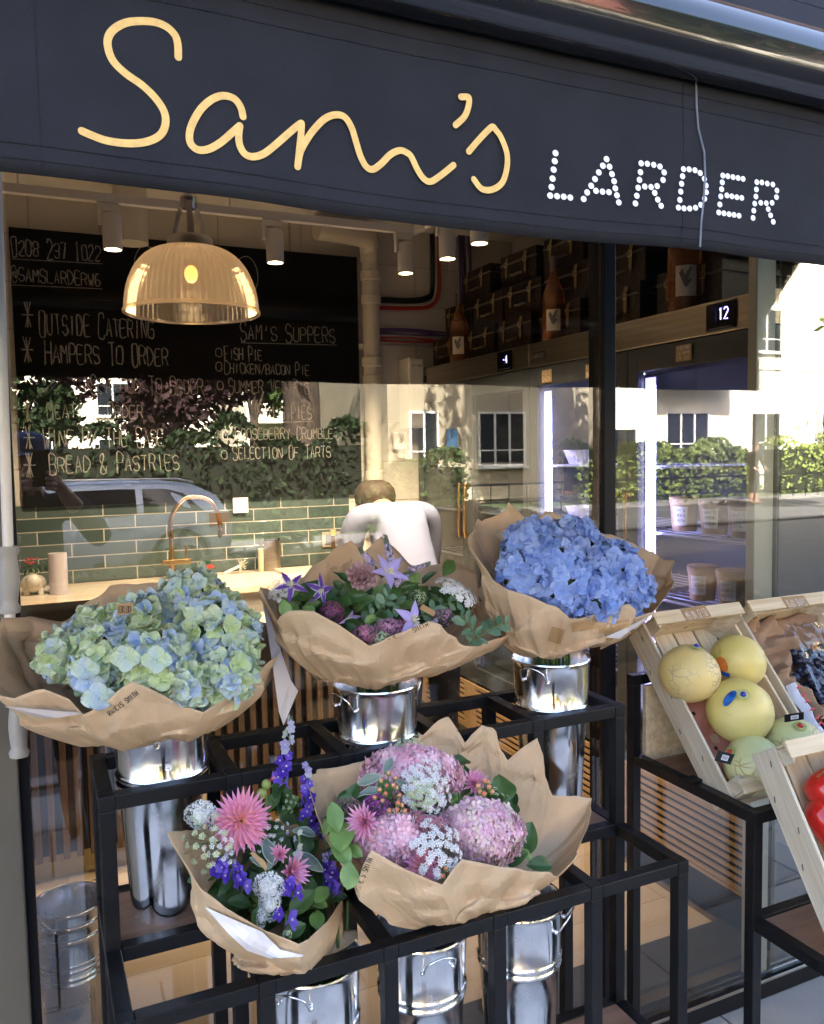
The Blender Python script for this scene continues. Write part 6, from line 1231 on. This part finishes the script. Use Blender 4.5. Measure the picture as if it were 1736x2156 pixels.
# ------------------------------------------------------------------ across the street (seen reflected in the window)
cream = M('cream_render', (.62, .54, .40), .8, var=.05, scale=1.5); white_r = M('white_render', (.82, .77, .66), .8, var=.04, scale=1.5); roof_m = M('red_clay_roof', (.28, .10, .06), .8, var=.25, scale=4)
dglass = M('dark_window_glass', (.02, .025, .03), .08); wframe = M('white_window_frame', (.72, .72, .70), .5); brick_y = M('yellow_brick', (.42, .24, .08), .85, var=.15, scale=8)
def house(x0, x1, yf_, dep, h, mt, lab, wins, roof=True, balc=(), roofh=3.0):
    rt = empty('house', ((x0+x1)/2, yf_-dep/2, GZ), lab, 'house'); 
    MB().box((x0, yf_-dep, GZ), (x1, yf_, h)).build('wall', mt, rt)
    MB().box((x0-.05, yf_, .0), (x1+.05, yf_+.06, .45)).build('plinth_course', cream, rt); MB().box((x0-.05, yf_, h*.5-.1), (x1+.05, yf_+.05, h*.5+.05)).build('string_course', mt, rt)
    if roof: MB().add([(x0-.4, yf_+.4, h), (x1+.4, yf_+.4, h), (x1+.4, yf_-dep-.4, h), (x0-.4, yf_-dep-.4, h), (x0+1.5, yf_-dep/2, h+roofh), (x1-1.5, yf_-dep/2, h+roofh)], [(0, 1, 5, 4), (2, 3, 4, 5), (1, 2, 5), (3, 0, 4), (0, 3, 2, 1)]).build('roof', roof_m, rt)
    for (a, b, z0, z1, nl) in wins:
        w_ = MB().box((a, yf_-.02, z0), (b, yf_+.004, z1)).build('window', dglass, rt); fr = MB(); t = .07
        fr.box((a-t, yf_+.0045, z0-t), (a, yf_+.05, z1+t)).box((b, yf_+.0045, z0-t), (b+t, yf_+.05, z1+t)).box((a, yf_+.0045, z1), (b, yf_+.05, z1+t)).box((a, yf_+.0045, z0-t), (b, yf_+.08, z0))
        for k in range(1, nl): x = a+(b-a)*k/nl; fr.box((x-t/2, yf_+.0045, z0), (x+t/2, yf_+.045, z1))
        for k in range(nl): xa, xb = a+(b-a)*k/nl+t/2, a+(b-a)*(k+1)/nl-t/2; fr.box((xa, yf_+.005, z0+(z1-z0)*.27), (xb, yf_+.04, z0+(z1-z0)*.27+.05))
        fr.build('window_frame', wframe, w_); MB().box((a-.12, yf_+.0045, z0-t-.06), (b+.12, yf_+.14, z0-t-.001)).build('sill', wframe, w_)
    for (a, b, z0, z1) in balc:
        bl = MB().box((a, yf_+.01, z0-.18), (b, yf_+1.4, z0)).build('balcony', white_r, rt); MB().box((a, yf_+1.3, z0), (b, yf_+1.4, z1)).box((a, yf_+.01, z0), (a+.1, yf_+1.3, z1)).box((b-.1, yf_+.01, z0), (b, yf_+1.3, z1)).build('parapet', white_r, bl)
    return rt
YA = -22.2
house(10.2, 17.9, YA, 8, 8.5, M('shaded_cream_render', (.36, .31, .22), .85, var=.06, scale=1.5), 'cream house with a triple white window reflected in dappled shade', [(13.5, 15.2, 1.15, 2.85, 3), (13.5, 15.2, 4.6, 6.3, 3), (11.0, 11.9, 1.15, 2.85, 2)])  # cream render darkened in colour, standing in for deeper tree shade
hb = house(18.4, 36, YA-.3, 9, 9.5, white_r, 'bright sunlit white house reflected at the right of the window', [(21.7, 23.7, 1.3, 2.9, 3), (26.0, 27.5, 1.3, 2.9, 2), (30, 31.5, 1.3, 2.9, 2), (21.7, 23.7, 5.4, 7, 3), (26.0, 27.5, 5.4, 7, 2), (19.0, 20.2, .1, 2.3, 1)], balc=[(20.9, 24.5, 4.4, 5.1)])
house(9.5, 24, -38, 9, 11, white_r, 'white apartment house with long balconies reflected beside the tree trunk', [(10.3, 11.7, .9, 2.5, 3), (12.6, 13.9, .2, 2.5, 3), (14.4, 16, .9, 2.5, 2), (10.3, 11.7, 4.3, 6.1, 3), (12.6, 13.9, 3.5, 6.1, 3), (14.6, 16, 4.3, 6.1, 2)], balc=[(9.6, 16.8, 3.3, 4.2), (9.6, 16.8, 6.7, 7.6)])
house(-1.5, 8.5, -41, 9, 6.4, white_r, 'white house under a red clay roof reflected above the parked estate car', [(.2, 1.6, .9, 2.5, 2), (3.0, 4.4, .9, 2.5, 2), (.2, 1.6, 3.7, 5.2, 2), (3.0, 4.4, 3.7, 5.2, 2), (6.0, 7.4, 3.7, 5.2, 2), (6.0, 7.4, .9, 2.5, 2)])
house(-13, -2.5, -36, 9, 8, brick_y, 'yellow brick house reflected behind the dark hedge', [(-5.5, -4.2, 1, 2.6, 2), (-5.5, -4.2, 4.4, 6, 2), (-9, -7.6, 1, 2.6, 2)])
house(-34, -14, -30, 9, 8.5, cream, 'long cream terrace house at the far end of the street', [(-18, -16.5, 1, 2.6, 2), (-22, -20.5, 1, 2.6, 2), (-18, -16.5, 4.6, 6.2, 2), (-22, -20.5, 4.6, 6.2, 2)])
sg = MB().box((12.2, YA+.07, 1.6), (12.62, YA+.09, 2.35)).build('street_sign', M('sign_blue', (.03, .10, .20), .5)); tag(sg, 'small blue notice board fixed to the cream house wall', 'sign')
# foliage
def foliage(mb, c, rad, n, s, clumps=14, flat=.8):
    cs = []
    for k in range(clumps):
        d = V([random.gauss(0, 1) for _ in range(3)]).normalized()*random.uniform(.35, .92); cs.append((V((c[0]+d.x*rad[0], c[1]+d.y*rad[1], c[2]+d.z*rad[2])), random.uniform(.28, .5)))
    for i in range(n):
        cc, r_ = random.choice(cs); d = V([random.gauss(0, 1) for _ in range(3)]).normalized()*(random.random()**.4)*r_; p_ = cc+V((d.x*rad[0], d.y*rad[1], d.z*rad[2]))
        u = V([random.uniform(-1, 1) for _ in range(3)]).normalized(); v = u.orthogonal().normalized(); ss = s*random.uniform(.6, 1.3)
        o_ = len(mb.v); mb.v += [p_-u*ss, p_+v*ss*.5, p_+u*ss, p_-v*ss*.5]; mb.f.append([o_, o_+1, o_+2, o_+3]); mb.mi.append(0)
fol = [M('foliage_dark', (.022, .042, .014), .7, transl=.2, var=.4, scale=3), M('foliage_mid', (.05, .09, .022), .7, transl=.3, var=.4, scale=2), M('foliage_copper', (.045, .022, .022), .7, transl=.2, var=.4, scale=2), M('foliage_light', (.17, .22, .055), .7, transl=.35, var=.4, scale=2)]
bark = M('bark', (.07, .05, .035), .9, var=.35, scale=6, stretch=(3, 3, .6), bump=.6, bscale=20)
def tree(x, y, tr_, h, crown, rad, n, mt, lab, s=.16, lean=0.):
    rt = empty('tree', (x, y, GZ-.05), lab, 'tree', 'trees across the street'); mb = MB(); zs = GZ-.1
    mb.tube(crom([(x, y, zs), (x+lean*.3, y, h*.4), (x+lean, y, h), (crown[0], crown[1], crown[2])], 4), [tr_*1.25, tr_*1.1, tr_*1.02, tr_, tr_, tr_*.97, tr_*.95, tr_*.9, tr_*.8, tr_*.6, tr_*.45, tr_*.35, tr_*.25], 14)
    for k in range(6): a = k*1.05; e = V((crown[0]+rad[0]*.6*math.cos(a), crown[1]+rad[1]*.6*math.sin(a), crown[2]+rad[2]*random.uniform(-.3, .5))); b_ = V((x+lean, y, h*random.uniform(.75, 1.0))); mb.tube([b_, b_.lerp(e, .5)+V((0, 0, .3)), e], [tr_*.35, tr_*.2, tr_*.06], 7)
    mb.build('trunk', bark, rt, smooth=True); mb = MB(); foliage(mb, crown, rad, n, s); mb.build('crown', mt, rt); return rt
tree(5.6, -16.4, .44, 4.2, (5.4, -16.6, 8.0), (4.2, 3.4, 3.4), 5200, fol[0], 'big tree with a thick dark trunk standing behind the estate car', .2)
tree(3.4, -20, .18, 3.0, (3.3, -20, 4.4), (3.0, 2.2, 2.6), 6200, fol[2], 'copper-leaved tree in front of the red roofed house', .14)
tree(-.4, -18, .15, 2.4, (-.5, -18, 3.3), (1.7, 1.5, 2.3), 4200, fol[0], 'dark evergreen tree beside the photographer reflection', .13)
tree(7.9, -30, .2, 3.0, (8.2, -30, 5.6), (2.0, 2, 2.4), 2200, fol[1], 'mid green tree between the apartment house and the trunk', .16)
tree(13.2, -15.4, .2, 5.0, (13.6, -15.6, 8.4), (4.6, 2.6, 2.8), 5200, fol[1], 'tall tree whose crown dapples the cream house', .26)
tree(20.4, -12.2, .14, 3.6, (20.2, -12.0, 5.2), (2.0, 1.6, 1.2), 2200, fol[3], 'light leaved tree over the far pavement', .16)
tree(-7, -17, .2, 3.4, (-7, -17, 5.6), (3.0, 2.6, 3), 2600, fol[1], 'broad green tree left along the far pavement', .2)
tree(29, -16, .2, 3.6, (29, -16, 6.2), (3.0, 2.6, 3), 2200, fol[3], 'broad light green tree far along the pavement', .2)
def hedge(x0, x1, y, h, dpt, n, mt, lab, s=.09):
    mb = MB(); 
    for i in range(n):
        u = random.random(); x = x0+(x1-x0)*u; sh = h*(.88+.12*math.sin(x*2.1)+.06*math.sin(x*5.3)); f_ = random.random()
        p_ = V((x, y+random.choice((-.5, .5))*dpt+random.uniform(-.08, .08), random.uniform(GZ, sh))) if f_ < .6 else V((x, y+random.uniform(-.5, .5)*dpt, sh+random.uniform(-.12, .10)))
        a = V([random.uniform(-1, 1) for _ in range(3)]).normalized(); v = a.orthogonal().normalized(); ss = s*random.uniform(.6, 1.3); o_ = len(mb.v); mb.v += [p_-a*ss, p_+v*ss*.55, p_+a*ss, p_-v*ss*.55]; mb.f.append([o_, o_+1, o_+2, o_+3]); mb.mi.append(0)
    rt = empty('hedge', ((x0+x1)/2, y, GZ), lab, 'hedge'); mb.build('foliage', mt, rt); MB().box((x0+.1, y-dpt*.38, GZ-.05), (x1-.1, y+dpt*.38, h*.78)).build('twigs', M('hedge_inner', (.012, .016, .008), .9), rt); return rt
hedge(-4.5, 6.8, -15.6, 2.3, .9, 6000, fol[0], 'dark evergreen hedge behind the parked estate car')
hedge(6.9, 10.2, -17.4, 1.55, 1.1, 2400, fol[1], 'leafy green bush to the right of the thick trunk')
hedge(15.6, 23.2, -20.2, 1.75, 1.0, 5200, fol[3], 'sunlit garden hedge in front of the white house')
hedge(24.5, 36, -20.2, 1.9, 1.0, 3600, fol[3], 'long sunlit hedge further along the white house')
rl = empty('garden_railing', (20, -18.6, GZ), 'thin dark railing in front of the sunlit hedge', 'railing')
MB().box((10.5, -18.62, .62), (34, -18.58, .68)).build('top_rail', black_steel, rl); MB().box((10.5, -18.62, .10), (34, -18.58, .14)).build('bottom_rail', black_steel, rl)
for k in range(40): MB().box((10.6+.6*k, -18.61, GZ-.05), (10.62+.6*k, -18.59, .62)).build('baluster', black_steel, rl)

# cars
def car(x_rear, yside, lab, paint, sgn=-1, dz=0., name='estate_car'):
    """x runs forward from the rear bumper (sgn gives world direction), near flank at yside"""
    rt = empty(name, (x_rear+sgn*2.3, yside-.9, GZ-.12), lab, 'car'); G = GZ-.13+dz; hw = .90
    st = [(0.0, .52, .78, .80, .90, .80), (.06, .36, .98, 1.02, .96, .74), (.18, .30, .98, 1.22, .985, .70), (.55, .28, .975, 1.40, 1.0, .72), (1.0, .26, .965, 1.455, 1.0, .74), (1.7, .24, .95, 1.475, 1.0, .75), (2.4, .24, .94, 1.46, 1.0, .75), (2.95, .24, .93, 1.38, 1.0, .73), (3.35, .25, .93, 1.10, .99, .74), (3.6, .26, .92, .98, .985, .78), (4.2, .28, .80, .86, .94, .74), (4.55, .34, .64, .72, .84, .66), (4.65, .45, .58, .62, .72, .60)]
    def ring(s): x, zb, bl, zt, wm, wr = s; return [(x, hw*wm*.93, zb), (x, hw*wm, zb+.22), (x, hw*wm, (zb+bl)/2+.08), (x, hw*wm*.985, bl), (x, hw*wr*.98+.03, max(bl+.01, zt-.07)), (x, hw*wr*.86, zt), (x, 0, zt+.015)]
    W_ = lambda p_: V((x_rear+sgn*p_[0], yside-hw+p_[1], G+p_[2]))
    mb = MB(); n = 13
    for s in st:
        r_ = ring(s); full = r_+[(a, -b, c) for a, b, c in r_[-2::-1]]; mb.v += [W_(p_) for p_ in full]
    for i in range(len(st)-1):
        for k in range(n-1): a = i*n+k; mb.f.append([a, a+1, a+n+1, a+n]); mb.mi.append(0)
    mb.f.append([k for k in range(n)]); mb.f.append([(len(st)-1)*n+k for k in range(n)][::-1]); mb.mi += [0, 0]
    mb.build('body', paint, rt, smooth=True, ang=35)
    def surf(x, t):
        for i in range(len(st)-1):
            if st[i][0] <= x <= st[i+1][0]: f_ = (x-st[i][0])/(st[i+1][0]-st[i][0]); a, b = ring(st[i]), ring(st[i+1]); break
        lo = V(a[3]).lerp(V(b[3]), f_); hi = V(a[4]).lerp(V(b[4]), f_); return lo.lerp(hi, t)+V((0, .008, 0))
    tint = M('tinted_car_glass', (.012, .014, .018), .05)
    for (xa, xb, sl0, sl1) in ((.42, 1.32, .55, .10), (1.42, 2.28, .0, .0), (2.36, 3.16, .0, .0)):
        MB().grid(lambda u, v: W_(surf(xa+(xb-xa)*u+(sl0*(1-u)+0*u)*v*.55 if xa < 1 else xa+(xb-xa)*u, .06+.86*v*(1-.35*max(0, .35-u)*(1 if xa < 1 else 0)))), 10, 4).build('side_window', tint, rt)
    for xx in (.36, 1.37, 2.32): pass
    red = M('tail_lamp', (.40, .02, .02), .2)
    MB().grid(lambda u, v: W_((.035+.34*u, hw*(.965+.03*u)+.012, .80+.16*v-.05*u*(1-v))), 6, 4).build('tail_lamp', red, rt)
    for xx in (1.62, 2.55): MB().tube([W_((xx-.09, hw+.02, .83)), W_((xx, hw+.035, .84)), W_((xx+.09, hw+.02, .83))], .014, 8).build('door_handle', paint, rt, smooth=True)
    MB().tube([W_((.55, hw*.72, 1.44)), W_((.8, hw*.72, 1.50)), W_((2.5, hw*.74, 1.52)), W_((2.75, hw*.73, 1.45))], .016, 8).build('roof_rail', M('alloy_rail', (.5, .5, .52), .3, .9), rt, smooth=True)
    tyre, rimm = M('tyre_rubber', (.015, .015, .016), .8), M('alloy_rim', (.4, .4, .42), .3, .9)
    for xx in (.82, 3.62):
        for side in (1, -1):
            yy = yside-hw+side*(hw-.10); c = V((x_rear+sgn*xx, yy, GZ-.13+.315)); F = frame(c, (0, side, 0))
            w_ = MB().lathe([(.20, -.09), (.31, -.09), (.315, 0), (.31, .09), (.20, .10)], 30, F).build('wheel', tyre, rt, smooth=True, ang=40); MB().lathe([(.0005, .08), (.04, .085), (.05, .05)], 16, F).build('hub', rimm, w_)
            mb = MB(); mb.lathe([(.19, .095), (.205, .105), (.20, .06)], 30, F)
            for k in range(7): a = 2*PI*k/7; mb.tube([F @ V((.03*math.cos(a), .03*math.sin(a), .08)), F @ V((.2*math.cos(a), .2*math.sin(a), .09))], .016, 5)
            mb.build('rim', rimm, w_); MB().lathe([(.0005, .02), (.2, .02)], 24, F).build('brake_disc', gasket, w_)
    MB().tube([W_((.82+.40*math.cos(a), hw+.004, .315+.40*math.sin(a))) for a in [PI*k/14 for k in range(15)]], .035, 6).build('wheel_arch', gasket, rt, smooth=True)
    return rt
silver = M('silver_paint', (.44, .50, .60), .35, .0, coat=.6); navy = M('dark_blue_paint', (.03, .04, .07), .2, .3, coat=.5)
car(2.80, -11.0, 'silver estate car parked across the road, reflected in the window', silver)
car(9.9, -27.0, 'dark blue car parked by the apartment house with balconies', navy, 1, name='parked_car')

# ------------------------------------------------------------------ people
def skin_body(name, J, E, root, mats, region, parent, sub=2):
    ks = list(J); me = bpy.data.meshes.new(name); me.from_pydata([J[k][0] for k in ks], [(ks.index(a), ks.index(b)) for a, b in E], []); ob = bpy.data.objects.new(name, me); COL.objects.link(ob)
    md = ob.modifiers.new('skin', 'SKIN'); md.use_smooth_shade = True; md.branch_smoothing = .3
    for i, k in enumerate(ks):
        r_ = J[k][1]; me.skin_vertices[0].data[i].radius = r_ if isinstance(r_, tuple) else (r_, r_); me.skin_vertices[0].data[i].use_root = (k == root)
    s_ = ob.modifiers.new('sub', 'SUBSURF'); s_.levels = sub; s_.render_levels = sub
    bpy.context.view_layer.update(); dg = bpy.context.evaluated_depsgraph_get(); nm = bpy.data.meshes.new_from_object(ob.evaluated_get(dg)); ob.modifiers.clear(); ob.data = nm
    nm.materials.clear()
    for m in mats: nm.materials.append(m)
    for p_ in nm.polygons: p_.material_index = region(p_.center); p_.use_smooth = True
    ob.parent = parent; ob.matrix_local = Matrix.Translation(-wl(parent)); WL[ob.name] = wl(parent); return ob
skin_m = M('skin', (.48, .27, .19), .55); dark_cl = M('dark_jacket', (.015, .017, .022), .85, var=.2, scale=20); trous = M('navy_trousers', (.008, .009, .014), .85); shoe_m = M('tan_suede', (.30, .17, .08), .85); hair_m = M('brown_hair', (.04, .025, .015), .7)
def person(x, y, lab, arms, facing=1, h=1.0, hat=None, lean=0., top=None, droop=0.):
    z0 = GZ; rt = empty('person', (x, y, z0), lab, 'person'); f = facing; S = lambda dx, dy, dz: V((x+dx*h*f, y+dy*h*f, z0+dz*h))
    J = {'pelvis': (S(0, 0, .95), (.15, .11)), 'waist': (S(0, .0, 1.10), (.145, .105)), 'chest': (S(0, .0, 1.32), (.165, .115)), 'upper': (S(0, .01, 1.47), (.12, .09)), 'neck': (S(0, .03, 1.56), .055), 'chin': (S(0, .055, 1.63), (.06, .07)), 'skull': (S(0, .05, 1.71), (.078, .095)), 'crown': (S(0, .04, 1.78), (.06, .07))}
    E = [('pelvis', 'waist'), ('waist', 'chest'), ('chest', 'upper'), ('upper', 'neck'), ('neck', 'chin'), ('chin', 'skull'), ('skull', 'crown')]
    for s, n_ in ((-1, 'l'), (1, 'r')):
        J[n_+'hip'] = (S(.09*s, 0, .88), .095); J[n_+'knee'] = (S(.10*s, .02*s, .50), .062); J[n_+'calf'] = (S(.10*s, .0, .34), .056); J[n_+'ankle'] = (S(.105*s, -.02, .09), .038); J[n_+'ball'] = (S(.115*s, .10, .045), (.045, .035)); J[n_+'toe'] = (S(.12*s, .17, .035), (.036, .026))
        E += [('pelvis', n_+'hip'), (n_+'hip', n_+'knee'), (n_+'knee', n_+'calf'), (n_+'calf', n_+'ankle'), (n_+'ankle', n_+'ball'), (n_+'ball', n_+'toe')]
        sh, el, wr, palm, fingers = arms[n_](S); J[n_+'sh'] = (sh, .075); J[n_+'el'] = (el, .056); J[n_+'wr'] = (wr, .034); J[n_+'palm'] = (palm, (.036, .018))
        E += [('upper', n_+'sh'), (n_+'sh', n_+'el'), (n_+'el', n_+'wr'), (n_+'wr', n_+'palm')]
        for i, fg in enumerate(fingers):
            pv = n_+'palm'
            for j, p_ in enumerate(fg): k = '%sf%d%d' % (n_, i, j); J[k] = (p_, .0095 if j else .0105); E.append((pv, k)); pv = k
    if lean:
        pv_ = J['pelvis'][0]; Rl = Matrix.Rotation(-lean*f, 4, 'X')
        for k in list(J):
            if k not in ('pelvis',) and not any(k.endswith(e_) for e_ in ('hip', 'knee', 'calf', 'ankle', 'ball', 'toe')) and not k[1:2] in ('s', 'e', 'w', 'p', 'f') or k in ('waist', 'chest', 'upper', 'neck', 'chin', 'skull', 'crown'): J[k] = (pv_+Rl @ (J[k][0]-pv_), J[k][1])
            elif k[1:] == 'sh': J[k] = (pv_+Rl @ (J[k][0]-pv_), J[k][1])
    if droop:
        up_ = J['upper'][0]; Rd = Matrix.Rotation(-droop*f, 4, 'X')
        for k in ('neck', 'chin', 'skull', 'crown'): J[k] = (up_+Rd @ (J[k][0]-up_), J[k][1])
    def region(c):
        dz = (c.z-z0)/h
        for n_ in 'lr':
            if (c-J[n_+'palm'][0]).length < .14*h and (c-J[n_+'el'][0]).length > .12*h: return 0
        if (c-J['skull'][0]).length < .165*h: return 0
        if dz > .97: return 1
        if dz > .33: return 2
        if dz > .105: return 0
        return 3
    skin_body('body', J, E, 'pelvis', [skin_m, top or dark_cl, trous, shoe_m], region, rt)
    hc = J['skull'][0]+V((0, -.005*f, .005)); fr_ = V((0, f, 0))
    MB().lathe([(.095*h, .0), (.100*h, .03*h), (.094*h, .065*h), (.07*h, .095*h), (.03*h, .108*h), (.0005, .11*h)], 22, Matrix.Translation(hc-fr_*.012*h)).build('cap' if hat else 'hair', hat or hair_m, rt, smooth=True)
    if hat: MB().grid(lambda u, v: hc+V(((u-.5)*.16*h, f*(.07+.075*v*math.sin(PI*(.15+.7*u)))*h, (.022-.02*v)*h)), 10, 5).build('cap_brim', hat, rt, smooth=True, solid=.003); MB().lathe([(.092*h, -.03), (.097*h, .0)], 20, Matrix.Translation(hc-fr_*.016*h)).build('hair', hair_m, rt, smooth=True)
    for s in (-1, 1):
        MB().ball(hc+V((s*.031*h, f*.088*h, -.005*h)), .011*h, 10, 6).build('eye', M('eye', (.05, .035, .03), .2), rt, smooth=True); MB().ball(hc+V((s*.085*h, 0, -.015*h)), .026*h, 10, 6, (.4, .7, 1)).build('ear', skin_m, rt, smooth=True)
    MB().ball(hc+V((0, f*.104*h, -.03*h)), .017*h, 10, 6, (.75, .9, 1.3)).build('nose', skin_m, rt, smooth=True); MB().ball(hc+V((0, f*.094*h, -.066*h)), .022*h, 10, 5, (1, .4, .3)).build('mouth', M('lips', (.35, .13, .11), .5), rt, smooth=True)
    return rt
PHX, PHZ = (-.004, .068), (1.492, 1.637)
def ph_arm(n_):
    s = -1 if n_ == 'l' else 1
    def f(S):
        if s > 0:
            fing = [[V((.082, -1.835, 1.535)), V((.070, -1.797, 1.545)), V((.045, -1.783, 1.548))], [V((.084, -1.835, 1.515)), V((.072, -1.795, 1.523)), V((.042, -1.782, 1.526))], [V((.084, -1.838, 1.497)), V((.070, -1.80, 1.503)), V((.044, -1.784, 1.505))], [V((.080, -1.842, 1.480)), V((.062, -1.81, 1.484)), V((.040, -1.795, 1.487))], [V((.072, -1.862, 1.53)), V((.056, -1.845, 1.56)), V((.045, -1.835, 1.585))]]
            return S(.19, .02, 1.50), V((.27, -2.10, 1.235)), V((.125, -1.90, 1.445)), V((.098, -1.862, 1.49)), fing
        fing = [[V((-.030, -1.835, 1.555)), V((-.022, -1.80, 1.572)), V((-.006, -1.785, 1.585))], [V((-.034, -1.835, 1.535)), V((-.024, -1.798, 1.545)), V((-.006, -1.784, 1.555))], [V((-.034, -1.838, 1.512)), V((-.022, -1.80, 1.515)), V((-.002, -1.785, 1.518))], [V((-.030, -1.842, 1.492)), V((-.016, -1.81, 1.486)), V((.004, -1.796, 1.484))], [V((-.022, -1.865, 1.53)), V((-.006, -1.85, 1.555)), V((.006, -1.838, 1.57))]]
        return S(-.19, .02, 1.50), V((-.33, -2.08, 1.215)), V((-.085, -1.905, 1.455)), V((-.050, -1.865, 1.505)), fing
    return f
person(-.02, -2.26, 'photographer in dark jacket, cropped trousers and tan loafers holding up a phone', {'l': ph_arm('l'), 'r': ph_arm('r')}, 1, 1.0, M('blue_cap_cloth', (.08, .12, .22), .8))
ph = empty('phone', (.032, -1.805, PHZ[0]), 'black smartphone held upright by the photographer', 'phone')
MB().box((PHX[0], -1.812, PHZ[0]), (PHX[1], -1.803, PHZ[1])).build('case', M('phone_black', (.01, .01, .012), .25), ph, bevel=.003)
MB().box((PHX[0]+.004, -1.8135, PHZ[0]+.004), (PHX[1]-.004, -1.8125, PHZ[1]-.004)).build('screen', M('phone_screen', (.02, .02, .02), .1), ph)
def walk(n_):
    s = -1 if n_ == 'l' else 1
    def f(S):
        w_ = S(.20*s, .22, 1.02); return S(.19*s, .0, 1.48), S(.27*s, .02, 1.2), w_, S(.17*s, .28, 1.0), [[S(.17*s+.02*(k-1.5), .32, .99), S(.17*s+.02*(k-1.5), .36, .985)] for k in range(4)]+[[S(.13*s, .29, 1.02), S(.12*s, .32, 1.03)]]
    return f
person(19.4, -16.2, 'distant person in dark clothes walking past the sunlit hedge', {'l': walk('l'), 'r': walk('r')}, 1, 1.02)

def bent(n_):
    s = -1 if n_ == 'l' else 1
    def f(S):
        w_ = S(.15*s, .60, 1.0); return S(.18*s, .02, 1.47), S(.215*s, .40, 1.08), w_, S(.14*s, .68, .98), [[S(.14*s+.02*(k-1.5), .73, .98), S(.14*s+.02*(k-1.5), .77, .975)] for k in range(4)]+[[S(.10*s, .69, .99), S(.09*s, .72, .99)]]
    return f
person(1.52, 1.42, 'shop assistant in a pale lilac shirt bending over the back counter', {'l': bent('l'), 'r': bent('r')}, 1, 1.03, None, .60, M('lilac_shirt', (.19, .21, .32), .8, var=.04, bump=.3, bscale=9), .65)

asst = [o for o in bpy.data.objects if o.name.startswith('person') and o.parent is None and o['label'].startswith('shop assistant')][0]
ab = [o for o in asst.children if o.name.startswith('body')][0]
abv = BVHTree.FromPolygons([tuple(v.co+wl(asst)) for v in ab.data.vertices], [list(p.vertices) for p in ab.data.polygons])
st_ = []
for k in range(9):
    d = ray(826+24*k/8, 1050+100*k/8).normalized(); h = abv.ray_cast(CAM, d)
    if h[0] is not None: st_.append(h[0]-d*.004)
if len(st_) > 2: MB().ribbon(st_, .022, -FW, False).build('apron_strap', M('navy_strap', (.02, .03, .10), .7), asst, solid=.002)
